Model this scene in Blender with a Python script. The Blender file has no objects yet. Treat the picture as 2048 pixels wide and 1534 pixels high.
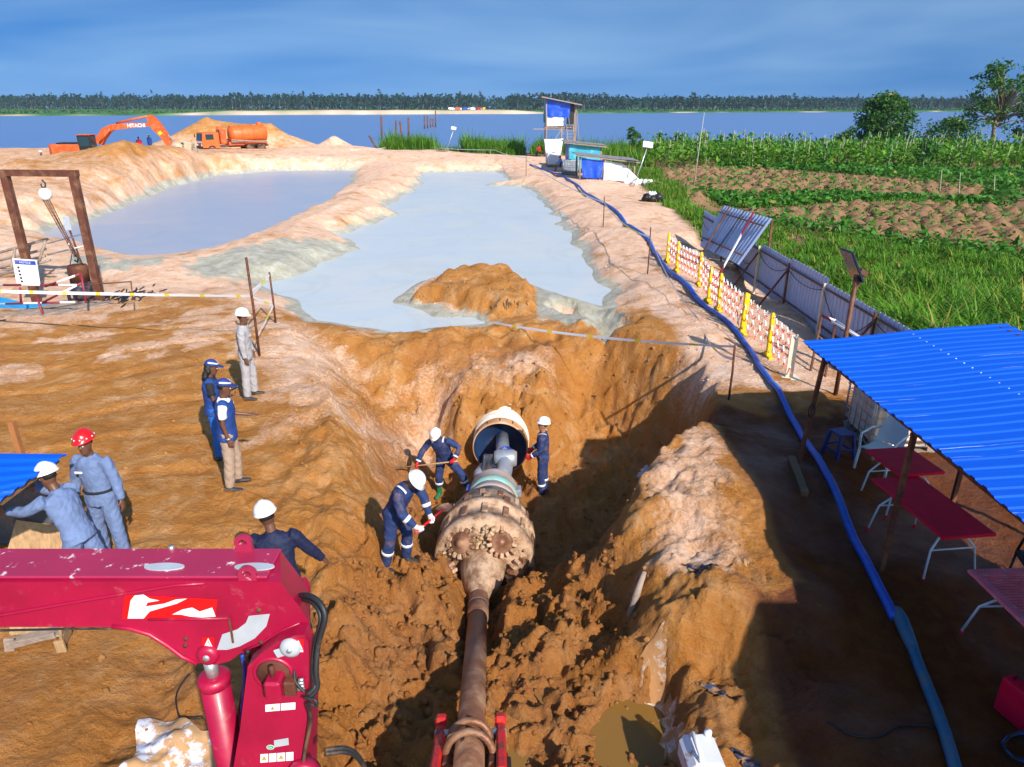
import bpy, bmesh, math, random
import numpy as np
from mathutils import Vector, Matrix, Euler
R = math.radians
random.seed(7)
rng = np.random.default_rng(11)
scene = bpy.context.scene
col = scene.collection

# ---------------------------------------------------------------- camera, sky, sun, exposure
FPX = 1420.0
CZ = 5.5
PITCH = math.atan((767 - 208) / FPX)
cam = bpy.data.cameras.new('camera')
cam.sensor_fit = 'HORIZONTAL'
cam.sensor_width = 36.0
cam.lens = 36.0 * FPX / 2048.0
cam.clip_start = 0.05
cam.clip_end = 6000.0
camo = bpy.data.objects.new('camera', cam)
camo.location = (0, 0, CZ)
camo.rotation_euler = (math.pi / 2 - PITCH, 0, 0)
col.objects.link(camo)
scene.camera = camo

SUN_EL, SUN_AZ = 36.0, 150.0          # azimuth clockwise from +Y
world = bpy.data.worlds.new('World')
scene.world = world
world.use_nodes = True
wn, wl = world.node_tree.nodes, world.node_tree.links
wn.clear()
w_out = wn.new('ShaderNodeOutputWorld')
w_bg = wn.new('ShaderNodeBackground')
w_sky = wn.new('ShaderNodeTexSky')
w_sky.sky_type = 'NISHITA'
w_sky.sun_disc = False
w_sky.sun_elevation = R(SUN_EL)
w_sky.sun_rotation = R(SUN_AZ)
w_sky.air_density = 1.0
w_sky.dust_density = 3.0
w_sky.ozone_density = 1.2
# thin high cloud veil over the whole sky, even in every direction
w_tc = wn.new('ShaderNodeTexCoord')
w_map = wn.new('ShaderNodeMapping'); w_map.inputs['Scale'].default_value = (1.0, 1.0, 6.0)
w_no = wn.new('ShaderNodeTexNoise'); w_no.inputs['Scale'].default_value = 1.5
w_no.inputs['Detail'].default_value = 3.5; w_no.inputs['Roughness'].default_value = 0.55
w_no.inputs['Distortion'].default_value = 0.4
w_rmp = wn.new('ShaderNodeMapRange')
w_rmp.inputs['From Min'].default_value = 0.42; w_rmp.inputs['From Max'].default_value = 0.78
w_rmp.inputs['To Min'].default_value = 0.0; w_rmp.inputs['To Max'].default_value = 0.42
w_tint = wn.new('ShaderNodeMix'); w_tint.data_type = 'RGBA'; w_tint.blend_type = 'MULTIPLY'
w_tint.inputs['Factor'].default_value = 1.0
w_tint.inputs['B'].default_value = (0.58, 0.94, 1.24, 1)
w_mix = wn.new('ShaderNodeMix'); w_mix.data_type = 'RGBA'
w_mix.inputs['B'].default_value = (3.4, 5.0, 6.4, 1)
wl.new(w_tc.outputs['Generated'], w_map.inputs['Vector'])
wl.new(w_map.outputs['Vector'], w_no.inputs['Vector'])
wl.new(w_no.outputs['Fac'], w_rmp.inputs['Value'])
w_hs = wn.new('ShaderNodeHueSaturation'); w_hs.inputs['Saturation'].default_value = 1.3
w_hs.inputs['Value'].default_value = 0.85
wl.new(w_sky.outputs['Color'], w_hs.inputs['Color'])
w_va = wn.new('ShaderNodeVectorMath'); w_va.operation = 'ADD'; w_va.inputs[1].default_value = (0, 0, .3)
w_vn = wn.new('ShaderNodeVectorMath'); w_vn.operation = 'NORMALIZE'
wl.new(w_tc.outputs['Generated'], w_va.inputs[0]); wl.new(w_va.outputs[0], w_vn.inputs[0]); wl.new(w_vn.outputs[0], w_sky.inputs['Vector'])
wl.new(w_hs.outputs['Color'], w_tint.inputs['A'])
wl.new(w_tint.outputs['Result'], w_mix.inputs['A'])
wl.new(w_rmp.outputs['Result'], w_mix.inputs['Factor'])
wl.new(w_mix.outputs['Result'], w_bg.inputs['Color'])
w_bg.inputs['Strength'].default_value = 0.122
wl.new(w_bg.outputs['Background'], w_out.inputs['Surface'])

sun = bpy.data.lights.new('sun', 'SUN')
sun.energy = 5.0
sun.angle = R(0.7)
sun.color = (1.0, 0.92, 0.80)
suno = bpy.data.objects.new('sun', sun)
az = R(SUN_AZ)
to_sun = Vector((math.sin(az) * math.cos(R(SUN_EL)), math.cos(az) * math.cos(R(SUN_EL)), math.sin(R(SUN_EL))))
suno.rotation_euler = (-to_sun).to_track_quat('-Z', 'Y').to_euler()
suno.location = (20, -30, 40)
col.objects.link(suno)

scene.view_settings.view_transform = 'Standard'
scene.view_settings.look = 'None'
scene.view_settings.exposure = 0.4
scene.view_settings.gamma = 1.0
scene.view_settings.use_curve_mapping = False
scene.cycles.max_bounces = 6
scene.cycles.volume_bounces = 0
scene.cycles.use_denoising = True

# ---------------------------------------------------------------- helpers
_C, _S = math.cos(PITCH), math.sin(PITCH)
def W(px, py, z=0.0):
    """ground point seen at a photo pixel, on the level z"""
    u = (px - 1024) / FPX; v = (767 - py) / FPX
    t = (z - CZ) / (-_S + v * _C)
    return Vector((u * t, (_C + v * _S) * t, z))
def WY(px, py, y):
    """point seen at a photo pixel, on the upright plane at distance y"""
    u = (px - 1024) / FPX; v = (767 - py) / FPX
    t = y / (_C + v * _S)
    return Vector((u * t, y, CZ + (-_S + v * _C) * t))

_GA = np.random.default_rng(123).random(1 << 20) * 2 * np.pi
_GX, _GY = np.cos(_GA), np.sin(_GA)
def noise2(x, y, seed=0):
    """vectorised gradient noise, about -1..1"""
    xi = np.floor(x).astype(np.int64); yi = np.floor(y).astype(np.int64)
    xf = x - xi; yf = y - yi
    xi += seed * 37; yi += seed * 91
    def g(ix, iy):
        i = ((ix & 1023) << 10) | (iy & 1023)
        return _GX.take(i), _GY.take(i)
    u = xf * xf * xf * (xf * (xf * 6 - 15) + 10); v = yf * yf * yf * (yf * (yf * 6 - 15) + 10)
    def d(ox, oy):
        gx, gy = g(xi + ox, yi + oy)
        return gx * (xf - ox) + gy * (yf - oy)
    a = d(0, 0) * (1 - u) + d(1, 0) * u
    b = d(0, 1) * (1 - u) + d(1, 1) * u
    return (a * (1 - v) + b * v) * 1.5
def fbm(x, y, sc, octv=4, seed=0, rough=0.5):
    r = np.zeros_like(x); a = 1.0; f = 1.0 / sc
    for i in range(octv):
        r += a * noise2(x * f + 17.3 * i, y * f - 9.1 * i, seed + i)
        a *= rough; f *= 2.03
    return r
def sstep(a, b, x):
    t = np.clip((x - a) / (b - a), 0, 1)
    return t * t * (3 - 2 * t)
def sdf(x, y, poly):
    """signed distance to a polygon, negative inside"""
    d = np.full(x.shape, 1e18); s = np.ones(x.shape)
    n = len(poly)
    for i in range(n):
        ax, ay = poly[i]; bx, by = poly[(i - 1) % n]
        ex, ey = bx - ax, by - ay
        wx, wy = x - ax, y - ay
        t = np.clip((wx * ex + wy * ey) / (ex * ex + ey * ey), 0, 1)
        qx, qy = wx - ex * t, wy - ey * t
        d = np.minimum(d, qx * qx + qy * qy)
        c1 = y >= ay; c2 = y < by; c3 = ex * wy > ey * wx
        flip = (c1 & c2 & c3) | (~c1 & ~c2 & ~c3)
        s = np.where(flip, -s, s)
    return s * np.sqrt(d)
def dline(x, y, pts):
    d = np.full(x.shape, 1e18)
    for (ax, ay), (bx, by) in zip(pts[:-1], pts[1:]):
        ex, ey = bx - ax, by - ay
        t = np.clip(((x - ax) * ex + (y - ay) * ey) / (ex * ex + ey * ey), 0, 1)
        d = np.minimum(d, (x - ax - ex * t) ** 2 + (y - ay - ey * t) ** 2)
    return np.sqrt(d)

# ---- objects
def link(o, parent=None):
    col.objects.link(o)
    if parent is not None: o.parent = parent
    return o
def tag(o, label=None, cat=None, group=None, kind=None):
    if label: o['label'] = label
    if cat: o['category'] = cat
    if group: o['group'] = group
    if kind: o['kind'] = kind
    return o
def thing(name, label, cat, loc=(0, 0, 0), rz=0.0, group=None, rot=None, sc=None):
    o = bpy.data.objects.new(name, None)
    o.empty_display_size = 0.1
    o.location = loc
    o.rotation_euler = rot if rot else (0, 0, rz)
    if sc: o.scale = (sc, sc, sc)
    link(o); tag(o, label, cat, group)
    return o
def copy_tree(o, parent=None):
    c = o.copy(); link(c); c.parent = parent
    for ch in o.children: copy_tree(ch, c)
    return c
def np_mesh(name, V, F, mats=(), smooth=False):
    """mesh from arrays: V (n,3), F (m,k) all of one size"""
    V = np.asarray(V, dtype=np.float32); F = np.asarray(F, dtype=np.int32)
    me = bpy.data.meshes.new(name)
    k = F.shape[1]
    me.vertices.add(len(V)); me.loops.add(F.size); me.polygons.add(len(F))
    me.vertices.foreach_set('co', V.ravel())
    me.loops.foreach_set('vertex_index', F.ravel())
    me.polygons.foreach_set('loop_start', np.arange(0, F.size, k, dtype=np.int32))
    if smooth: me.polygons.foreach_set('use_smooth', np.ones(len(F), dtype=bool))
    me.update(calc_edges=True)
    for m in mats: me.materials.append(m)
    return me
def put_colors(me, arr, name='zone'):
    a = me.color_attributes.new(name, 'FLOAT_COLOR', 'POINT')
    full = np.ones((len(arr), 4), dtype=np.float32); full[:, :arr.shape[1]] = arr
    a.data.foreach_set('color', full.ravel())

class MB:
    """collects boxes, bars, tubes, lathes into one mesh"""
    def __init__(s): s.v = []; s.f = []; s.sm = []
    def add(s, vs, fs, sm=False):
        b = len(s.v); s.v += [Vector(v) for v in vs]
        s.f += [[b + i for i in f] for f in fs]; s.sm += [sm] * len(fs); return s
    def box(s, c, d, rot=None, bev=0.0):
        x, y, z = d[0] / 2, d[1] / 2, d[2] / 2
        c = Vector(c)
        m = rot if isinstance(rot, Matrix) else (Euler(rot).to_matrix() if rot else Matrix.Identity(3))
        b = min(bev, x * .9, y * .9, z * .9)
        if b <= 0:
            P = [(-x,-y,-z),(x,-y,-z),(x,y,-z),(-x,y,-z),(-x,-y,z),(x,-y,z),(x,y,z),(-x,y,z)]
            Fc = [(0,3,2,1),(4,5,6,7),(0,1,5,4),(1,2,6,5),(2,3,7,6),(3,0,4,7)]
            return s.add([c + m @ Vector(p) for p in P], Fc)
        P = []; ix = {}
        for sx in (-1, 1):
            for sy in (-1, 1):
                for sz in (-1, 1):
                    for ax in range(3):
                        q = [sx * (x - b), sy * (y - b), sz * (z - b)]
                        q[ax] = (sx * x, sy * y, sz * z)[ax]
                        ix[(sx, sy, sz, ax)] = len(P); P.append(c + m @ Vector(q))
        Fc = []
        def quad(k): Fc.append(k)
        for ax in range(3):
            o1, o2 = (ax + 1) % 3, (ax + 2) % 3
            for sg in (-1, 1):
                cs = []
                for a, bb in ((-1,-1),(1,-1),(1,1),(-1,1)):
                    k = [0, 0, 0]; k[ax] = sg; k[o1] = a; k[o2] = bb
                    cs.append(ix[(k[0], k[1], k[2], ax)])
                quad(cs if sg > 0 else cs[::-1])
            for a in (-1, 1):
                for bb in (-1, 1):
                    k0 = [0,0,0]; k0[ax] = -1; k0[o1] = a; k0[o2] = bb
                    k1 = list(k0); k1[ax] = 1
                    q = [ix[(*k0, o1)], ix[(*k1, o1)], ix[(*k1, o2)], ix[(*k0, o2)]]
                    quad(q if a * bb < 0 else q[::-1])
        for sx in (-1, 1):
            for sy in (-1, 1):
                for sz in (-1, 1):
                    t = [ix[(sx, sy, sz, 0)], ix[(sx, sy, sz, 1)], ix[(sx, sy, sz, 2)]]
                    quad(t if sx * sy * sz > 0 else t[::-1])
        return s.add(P, Fc)
    def bar(s, a, b, w, h=None, up=(0, 0, 1), bev=0.0):
        a, b = Vector(a), Vector(b); h = h or w
        z = (b - a); L = z.length
        if L < 1e-6: return s
        z.normalize(); u = Vector(up)
        if abs(z.dot(u)) > .98: u = Vector((0, 1, 0))
        x = u.cross(z).normalized(); y = z.cross(x)
        m = Matrix((x, y, z)).transposed()
        return s.box((a + b) / 2, (w, h, L), m, bev)
    def tube(s, pts, r, n=8, cap=True, close=False):
        pts = [Vector(p) for p in pts]; k = len(pts)
        rs = r if isinstance(r, (list, tuple)) else [r] * k
        vs = []; fs = []
        px = None
        for i, p in enumerate(pts):
            if close: t = pts[(i + 1) % k] - pts[i - 1]
            else: t = pts[min(i + 1, k - 1)] - pts[max(i - 1, 0)]
            if t.length < 1e-9: t = Vector((0, 0, 1))
            t.normalize()
            if px is None:
                a = Vector((0, 0, 1)) if abs(t.z) < .9 else Vector((1, 0, 0))
                px = a.cross(t).normalized()
            else:
                px = (px - t * px.dot(t))
                if px.length < 1e-6: px = Vector((1, 0, 0)).cross(t)
                px.normalize()
            py = t.cross(px)
            for j in range(n):
                an = 2 * math.pi * j / n
                vs.append(p + (px * math.cos(an) + py * math.sin(an)) * rs[i])
        for i in range(k if close else k - 1):
            for j in range(n):
                j2 = (j + 1) % n; i2 = (i + 1) % k
                fs.append((i * n + j, i * n + j2, i2 * n + j2, i2 * n + j))
        if cap and not close:
            fs.append(tuple(range(n))[::-1]); fs.append(tuple((k - 1) * n + j for j in range(n)))
        return s.add(vs, fs, True)
    def cyl(s, a, b, r, n=14, r2=None):
        return s.tube([a, b], [r, r if r2 is None else r2], n)
    def lathe(s, prof, n=24, origin=(0, 0, 0), axis=(0, 0, 1), cap=False):
        """prof: (radius, height) pairs along axis"""
        z = Vector(axis).normalized()
        a = Vector((0, 0, 1)) if abs(z.z) < .9 else Vector((1, 0, 0))
        x = a.cross(z).normalized(); y = z.cross(x); o = Vector(origin)
        vs = []; fs = []
        for r, h in prof:
            for j in range(n):
                an = 2 * math.pi * j / n
                vs.append(o + z * h + (x * math.cos(an) + y * math.sin(an)) * r)
        for i in range(len(prof) - 1):
            for j in range(n):
                j2 = (j + 1) % n
                fs.append((i * n + j, i * n + j2, (i + 1) * n + j2, (i + 1) * n + j))
        if cap:
            fs.append(tuple(range(n))[::-1]); fs.append(tuple((len(prof) - 1) * n + j for j in range(n)))
        return s.add(vs, fs, True)
    def prism(s, poly, h, mtx=None):
        """polygon in XY pushed up by h, then placed by a 4x4 matrix"""
        n = len(poly); mtx = mtx or Matrix.Identity(4)
        vs = [mtx @ Vector((p[0], p[1], 0)) for p in poly] + [mtx @ Vector((p[0], p[1], h)) for p in poly]
        ar = sum(poly[i][0] * poly[(i + 1) % n][1] - poly[(i + 1) % n][0] * poly[i][1] for i in range(n))
        fs = [tuple(range(n))[::-1], tuple(range(n, 2 * n))] + [(i, (i + 1) % n, n + (i + 1) % n, n + i) for i in range(n)]
        if ar < 0: fs = [tuple(reversed(f)) for f in fs]
        return s.add(vs, fs)
    def sheet(s, grid):
        """grid: rows of points"""
        n, m = len(grid), len(grid[0])
        vs = [p for row in grid for p in row]
        fs = [(i * m + j, i * m + j + 1, (i + 1) * m + j + 1, (i + 1) * m + j) for i in range(n - 1) for j in range(m - 1)]
        return s.add(vs, fs, True)
    def build(s, name, mat, parent=None, loc=None, rot=None):
        me = bpy.data.meshes.new(name)
        me.from_pydata([tuple(v) for v in s.v], [], s.f)
        me.polygons.foreach_set('use_smooth', s.sm)
        if mat: me.materials.append(mat)
        me.update()
        o = bpy.data.objects.new(name, me)
        link(o, parent)
        if loc is not None: o.location = loc
        if rot is not None: o.rotation_euler = rot
        return o
def rotm(ax, deg): return Matrix.Rotation(R(deg), 4, ax)
def T(*a): return Matrix.Translation(Vector(a))

# ---- materials
def mat(name, c, rough=0.6, metal=0.0, var=0.18, scale=6.0, bump=0.0, bscale=30.0, dirt=None, damt=0.5, dscale=3.0,
        spec=0.5, coat=0.0, emit=None, trans=0.0, dlo=0.48, dhi=0.62, stretch=None):
    m = bpy.data.materials.new(name); m.use_nodes = True
    N, L = m.node_tree.nodes, m.node_tree.links
    b = N['Principled BSDF']
    tc = N.new('ShaderNodeTexCoord')
    src = tc.outputs['Object']
    if stretch:
        mp = N.new('ShaderNodeMapping'); mp.inputs['Scale'].default_value = stretch
        L.new(src, mp.inputs['Vector']); src = mp.outputs['Vector']
    no = N.new('ShaderNodeTexNoise'); no.inputs['Scale'].default_value = scale
    no.inputs['Detail'].default_value = 7; no.inputs['Roughness'].default_value = .6
    L.new(src, no.inputs['Vector'])
    cr = N.new('ShaderNodeMix'); cr.data_type = 'RGBA'
    cr.inputs['A'].default_value = (*[max(0, k * (1 - var)) for k in c], 1)
    cr.inputs['B'].default_value = (*[min(1, k * (1 + var)) for k in c], 1)
    mr = N.new('ShaderNodeMapRange'); mr.inputs['From Min'].default_value = .3; mr.inputs['From Max'].default_value = .7
    L.new(no.outputs['Fac'], mr.inputs['Value']); L.new(mr.outputs['Result'], cr.inputs['Factor'])
    out = cr.outputs['Result']
    b.inputs['Roughness'].default_value = rough
    if dirt:
        n2 = N.new('ShaderNodeTexNoise'); n2.inputs['Scale'].default_value = dscale
        n2.inputs['Detail'].default_value = 9; n2.inputs['Roughness'].default_value = .68
        L.new(src, n2.inputs['Vector'])
        m2 = N.new('ShaderNodeMapRange'); m2.inputs['From Min'].default_value = dlo; m2.inputs['From Max'].default_value = dhi
        m2.inputs['To Max'].default_value = damt
        L.new(n2.outputs['Fac'], m2.inputs['Value'])
        mx = N.new('ShaderNodeMix'); mx.data_type = 'RGBA'
        mx.inputs['B'].default_value = (*dirt, 1)
        L.new(m2.outputs['Result'], mx.inputs['Factor']); L.new(out, mx.inputs['A'])
        out = mx.outputs['Result']
        rr = N.new('ShaderNodeMapRange'); rr.inputs['To Min'].default_value = rough; rr.inputs['To Max'].default_value = .9
        L.new(m2.outputs['Result'], rr.inputs['Value']); L.new(rr.outputs['Result'], b.inputs['Roughness'])
    L.new(out, b.inputs['Base Color'])
    b.inputs['Metallic'].default_value = metal
    b.inputs['Specular IOR Level'].default_value = spec
    if coat: b.inputs['Coat Weight'].default_value = coat; b.inputs['Coat Roughness'].default_value = .15
    if trans: b.inputs['Transmission Weight'].default_value = trans
    if emit:
        b.inputs['Emission Color'].default_value = (*emit[:3], 1); b.inputs['Emission Strength'].default_value = emit[3]
    if bump:
        nb = N.new('ShaderNodeTexNoise'); nb.inputs['Scale'].default_value = bscale; nb.inputs['Detail'].default_value = 5
        L.new(src, nb.inputs['Vector'])
        bp = N.new('ShaderNodeBump'); bp.inputs['Strength'].default_value = bump; bp.inputs['Distance'].default_value = .02
        L.new(nb.outputs['Fac'], bp.inputs['Height']); L.new(bp.outputs['Normal'], b.inputs['Normal'])
    return m
# ---------------------------------------------------------------- terrain
SLURRY_Z = -0.40
RIVER_Z = -3.0
POND_A = [(-23.6,33.2),(-23.0,39.4),(-25.9,54.6),(-26.2,65),(-22,70),(-14.7,70.4),(-13.0,59.3),(-11.9,47),(-11.7,39.4),(-12.1,31.4),(-14.2,28.2),(-16.7,29.8),(-19.0,31.5)]
POND_B = [(-8.3,68.3),(-1.1,69.3),(0.0,58.6),(-2.2,57.2),(0.6,56.2),(1.5,54),(2.46,41.3),(2.95,33.3),(3.0,26.8),(3.25,23.6),(2.9,21.4),(1.76,22.4),(0.9,23.6),
          (-0.4,25.4),(-1.7,26.2),(-3.1,24.8),(-3.7,22),(-2.2,20.6),(-0.57,20.3),(-0.6,19.5),(-3.1,18.8),(-5.6,20.1),(-7.7,22.9),(-9.2,24.6),(-8.0,25.6),(-7.6,28.2),(-7.0,31),(-8.3,34.6),(-6.7,41.3),(-8.0,45),(-7.5,50.8),(-7.2,58)]
PIT_FLOOR = [(-1.75,14.9),(-0.5,15.2),(1.2,15.0),(2.6,13.9),(2.55,11.9),(1.75,10.5),(0.9,9.7),(-0.7,9.7),(-1.25,10.7),(-1.7,12.4)]
PIT_RIM = [(-6.6,19.6),(-5.2,18.4),(-3.0,17.6),(-0.3,18.5),(1.3,18.2),(2.7,18.0),(3.7,16.4),(4.35,15.0),(4.25,13.2),(3.9,12.0),(3.0,11.1),(2.15,9.8),(1.75,8.6),(1.5,8.3),(1.0,8.15),(0.2,8.45),(-0.9,8.4),(-1.7,8.0),(-2.2,8.4),(-2.6,9.3),(-3.0,10.9),(-3.6,12.8),(-4.6,14.9)]
ISLAND = [(-3.4,22.0),(-2.4,25.0),(-1.0,26.0),(0.3,25.0),(1.0,23.4),(1.0,21.4),(0.7,19.6),(-.7,19.7),(-1.5,20.8)]
PUDDLES = [([W(1180,1470,-.86)[:2], W(1240,1405,-.86)[:2], W(1310,1400,-.86)[:2], W(1345,1450,-.86)[:2], W(1350,1540,-.86)[:2], W(1180,1545,-.86)[:2]], -.86),
           ([W(1075,1352,-.92)[:2], W(1125,1345,-.92)[:2], W(1150,1390,-.92)[:2], W(1110,1385,-.92)[:2]], -.92),
           ([W(1010,1500,-.9)[:2], W(1075,1490,-.9)[:2], W(1090,1545,-.9)[:2], W(1010,1550,-.9)[:2]], -.9)]
CTRL = np.array([
 (-15,4,0),(-8,4,0),(-5,5,0),(-5,8,0),(-8,12,0),(-5.5,13,0),(-4,11,-.05),(-3.3,9,-.1),(-12,14,0),(-7,17,.1),(-10,19,0),(-18,17,.1),(-13,9,0),(-14.5,22.5,-.1),(-11,23,-.05),(-19,24,.1),(-25,20,.3),
 (0,4,-.8),(-1.2,5.5,-.7),(1.2,5,-.85),(1.6,4,-.9),(0,6.5,-.85),(.7,7.4,-.75),(-.9,7.4,-.85),(0,8.0,-1.1),(-2.4,5,-.25),(-2.6,6.8,-.2),(-3.6,4,0),(2.3,5.6,-.35),(2.7,4.3,-.2),(3.5,5,0),(2.4,7.2,.25),(3.0,9,.42),(2.95,10.4,.38),(2.2,8.6,.35),
 (4.3,8,0),(6,8,0),(8,8,0),(8,4,0),(5,12,0),(4.7,13.5,.12),(6,16,.05),(4.6,17.5,.2),(5.5,20,.1),(4.2,22,.25),(5.5,26,.15),(4.3,32,.25),(4.5,40,.25),(4.5,55,.25),(6,65,.1),(7.6,20,-.1),(7.4,27,0),(7.5,34,0),
 (9.5,14,-.4),(9.5,18,-.5),(9.5,24,-.6),(10,32,-.7),(12,20,-.8),(20,30,-.8),(15,45,-.8),(30,60,-.8),(40,90,-1),(15,80,-.7),(12.5,60,-.6),(9.5,50,-.1),(10,65,-.1),(25,18,-.8),(45,40,-.8),(70,75,-.9),
 (-5,18.8,0),(-3,18.1,-.12),(-1,18.9,-.2),(1,18.8,-.15),(3,19,0),(3.4,17.8,.2),
 (-9.5,30,.45),(-10,38,.5),(-9.8,48,.45),(-10.5,60,.35),(-11,70,.35),(-9.5,26,.4),(-12.2,26.6,.25),(-11,25.3,.15),
 (-27,34,1.0),(-25.5,42,1.2),(-29,50,1.8),(-36,50,1.5),(-28,56,2.1),(-30,62,2.2),(-31,70,1.3),(-31,78,1.1),(-27,80,1.0),(-22,77,.9),(-20,84,1.1),(-17,77,.7),(-10,80,.8),(-4,77,.55),(0,75,.5),(3,72,.4),
 (-38,38,1.8),(-30,28,.7),(-50,60,.5),(-45,75,-.5),(-40,84,0),(-30,90,.2),(-14,92,-.2),(0,90,-.4),(6,82,0),(14,98,-.8),(30,110,-1.2),(60,120,-1.4),(4,95,-.6)])
def shore_y(x):
    return np.where(x < 0, 103 + 0 * x, 103 + np.clip(x, 0, 40) * 0.9) + 2.5 * noise2(x / 14.0, x * 0 + 3.1, 5)
def base_h(x, y):
    num = np.zeros_like(x); den = np.zeros_like(x)
    for cx, cy, cz in CTRL:
        sc = 0.35 + 0.05 * cy                     # softer with distance
        d2 = ((x - cx) ** 2 + (y - cy) ** 2) / (sc * sc) + .15
        w = 1.0 / (d2 * d2)
        num += w * cz; den += w
    return num / den
MOUND_AREAS = [[(13.5,66),(19,74),(33,66),(38,57),(26,52),(14,50),(11.5,44),(11.4,52)],
               [(13,44),(20,47),(27,47.5),(31,44),(48,41),(48,26),(28,30),(20,33),(14,37),(12,41)]]
def terrain(x, y, full=False):
    z = base_h(x, y)
    # heaps of dredged sand along the river
    for cx, cy, rr, hh in ((-28.6,55.5,5.0,.95),(-37.5,93,9.5,3.9),(-30,94,7,2.6),(-20.8,88,2.6,1.2),(-31,47,3,.5)):
        d = np.sqrt((x - cx) ** 2 + (y - cy) ** 2) / rr
        z = z + hh * np.clip(1 - d, 0, 1) ** 1.25
    wob = 0.30 * fbm(x, y, 2.6, 2, 3) * np.clip(y / 20, .4, 1.6)
    dA = sdf(x, y, POND_A) + wob; dB = sdf(x, y, POND_B) + wob * .9
    dp = np.minimum(dA, dB)
    bank = sstep(-.1, 1.0, dp) * .55 + sstep(.3, 2.8, dp) * .45
    z = np.where(dp < 3, SLURRY_Z + .03 + (z - SLURRY_Z - .03) * bank, z)
    lipn = sstep(19.6, 18.6, y) * sstep(-5, -3, x) * sstep(3.2, 2.2, x)
    z = z + lipn * .16 * fbm(x, y, .7, 4, 35) * sstep(.2, .6, dp)
    z = np.where(dp < 0.0, SLURRY_Z - np.clip(-dp, 0, 1) * .35 + .03, z)
    # ochre hump left standing in the slurry, cut steep at its pit end
    dI = sdf(x, y, ISLAND) + .25 * fbm(x, y, .9, 3, 31)
    isl = (sstep(0.15, -.8, dI) * .72 + .10 * fbm(x, y, .8, 3, 33) * sstep(0, -.6, dI)) * (0.85 + .15 * sstep(22, 24.5, y))
    face = sstep(19.75, 20.1, y + .12 * noise2(x / .3, y / .3, 8))
    isl = isl * np.where(x > -1.0, face, 1)
    z = np.maximum(z, np.where(dI < .4, SLURRY_Z - .05 + isl, -9))
    # the retrieval pit
    w2 = .22 * fbm(x, y, 1.1, 4, 21) + .05 * fbm(x, y, .25, 3, 22)
    dF = np.maximum(sdf(x, y, PIT_FLOOR) + w2, 0); dR = np.maximum(-sdf(x, y, PIT_RIM) + w2 * .8, 0)
    t = dF / (dF + dR + 1e-5)
    steep = sstep(.8, 2.6, x) * sstep(7.0, 9.5, y)       # right wall is a near-vertical cut
    prof_soft = t * .55 + .45 * sstep(0, 1, t)
    prof_cut = sstep(.42, 1.0, t) * .78 + t * .22
    prof = prof_soft * (1 - steep) + prof_cut * steep
    lip = np.where(dR > 0, prof, 1.0)
    floor_z = -2.45 + .55 * sstep(11.2, 9.0, y)
    z = floor_z + (z - floor_z) * lip
    pitm = 1 - lip
    # earth behind the pipe mouth and a groove for the rod
    z = z + 1.25 * sstep(14.45, 15.15, y + .1 * fbm(x, y, .3, 2, 24)) * sstep(18.0, 15.6, y) * sstep(1.9, .8, np.abs(x + .2)) * sstep(.2, .6, pitm)
    rodz = .44 - (y - 4.0) * .4037
    z = np.where((y < 9.3) & (np.abs(x + .42) < .7), np.minimum(z, np.maximum(rodz - .30, -2.3) + 2.2 * np.clip(np.abs(x + .42) - .16, 0, 1)), z)
    # bench of spoil across the back of the pit
    z = z + .28 * sstep(1.1, .2, np.abs(y - 17.2 + .15 * x) ) * sstep(2.6, .5, np.abs(x - .2)) * (1 - sstep(.3, .9, pitm))
    # slurry gullies broken through the dam
    dG = dline(x, y, [(2.6,21.8),(2.3,20.3),(2.9,19.0),(2.7,18.1)]) + .2 * fbm(x, y, .6, 3, 77)
    gul = sstep(.75, .15, dG)
    z = z - gul * .55 * sstep(21.6, 19.5, y) * sstep(17.2, 18.2, y)
    dG2 = dline(x, y, [(1.6,22.3),(1.55,21.0),(1.9,20.2)]) + .15 * fbm(x, y, .5, 3, 78)
    hole = sstep(.55, .2, dline(x, y, [(1.55,20.9),(1.75,20.3)]) + .12 * fbm(x, y, .4, 3, 79))
    z = z - hole * .55
    # farmland: drop beyond the fence and yam heaps
    hm = np.zeros_like(z)
    for k, ar in enumerate(MOUND_AREAS):
        hm = np.maximum(hm, sstep(.8, -.8, sdf(x, y, ar) + .8 * fbm(x, y, 3, 2, 60 + k)))
    ms = 1.32
    gx = x / ms + .35 * noise2(x / 5, y / 5, 91); gy = y / ms + .35 * noise2(x / 5, y / 5, 92)
    gx = gx + .5 * (np.floor(gy) % 2)
    ix, iy = np.floor(gx), np.floor(gy)
    jx = .22 * np.sin(ix * 12.9 + iy * 78.2); jy = .22 * np.sin(ix * 39.3 + iy * 11.1)
    md = np.sqrt((gx - ix - .5 - jx) ** 2 + (gy - iy - .5 - jy) ** 2)
    mound = np.clip(1 - md / .56, 0, 1) ** .85
    z = z + hm * mound * (.42 + .1 * np.sin(ix * 5.1 + iy * 3.3))
    # river bed
    sh = shore_y(x)
    z = z - sstep(-6, 5, y - sh) * (z + 4.2)
    # puddle hollows
    pud = np.zeros_like(z)
    for poly, pz in PUDDLES:
        d = sdf(x, y, [tuple(q) for q in poly]) + .10 * fbm(x, y, .35, 3, 15)
        k = sstep(.10, -.06, d)
        z = np.where(d < .3, z + (np.minimum(z, pz + .05 + np.clip(d, 0, 1) * .6) - z) * sstep(.3, .0, d), z)
        z = z - k * .10
        pud = np.maximum(pud, sstep(.25, -.05, d))
    # relief: smooth platform, churned clods in the pit and in front of it
    churn = np.clip(sstep(.15, .6, pitm) * .8 * sstep(18.5, 15.5, y) + sstep(-3.0, -1.9, x) * sstep(1.75, 1.2, x) * sstep(10.5, 8.2, y), 0, 1)
    churn = churn * (1 - .75 * pud)
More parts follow.
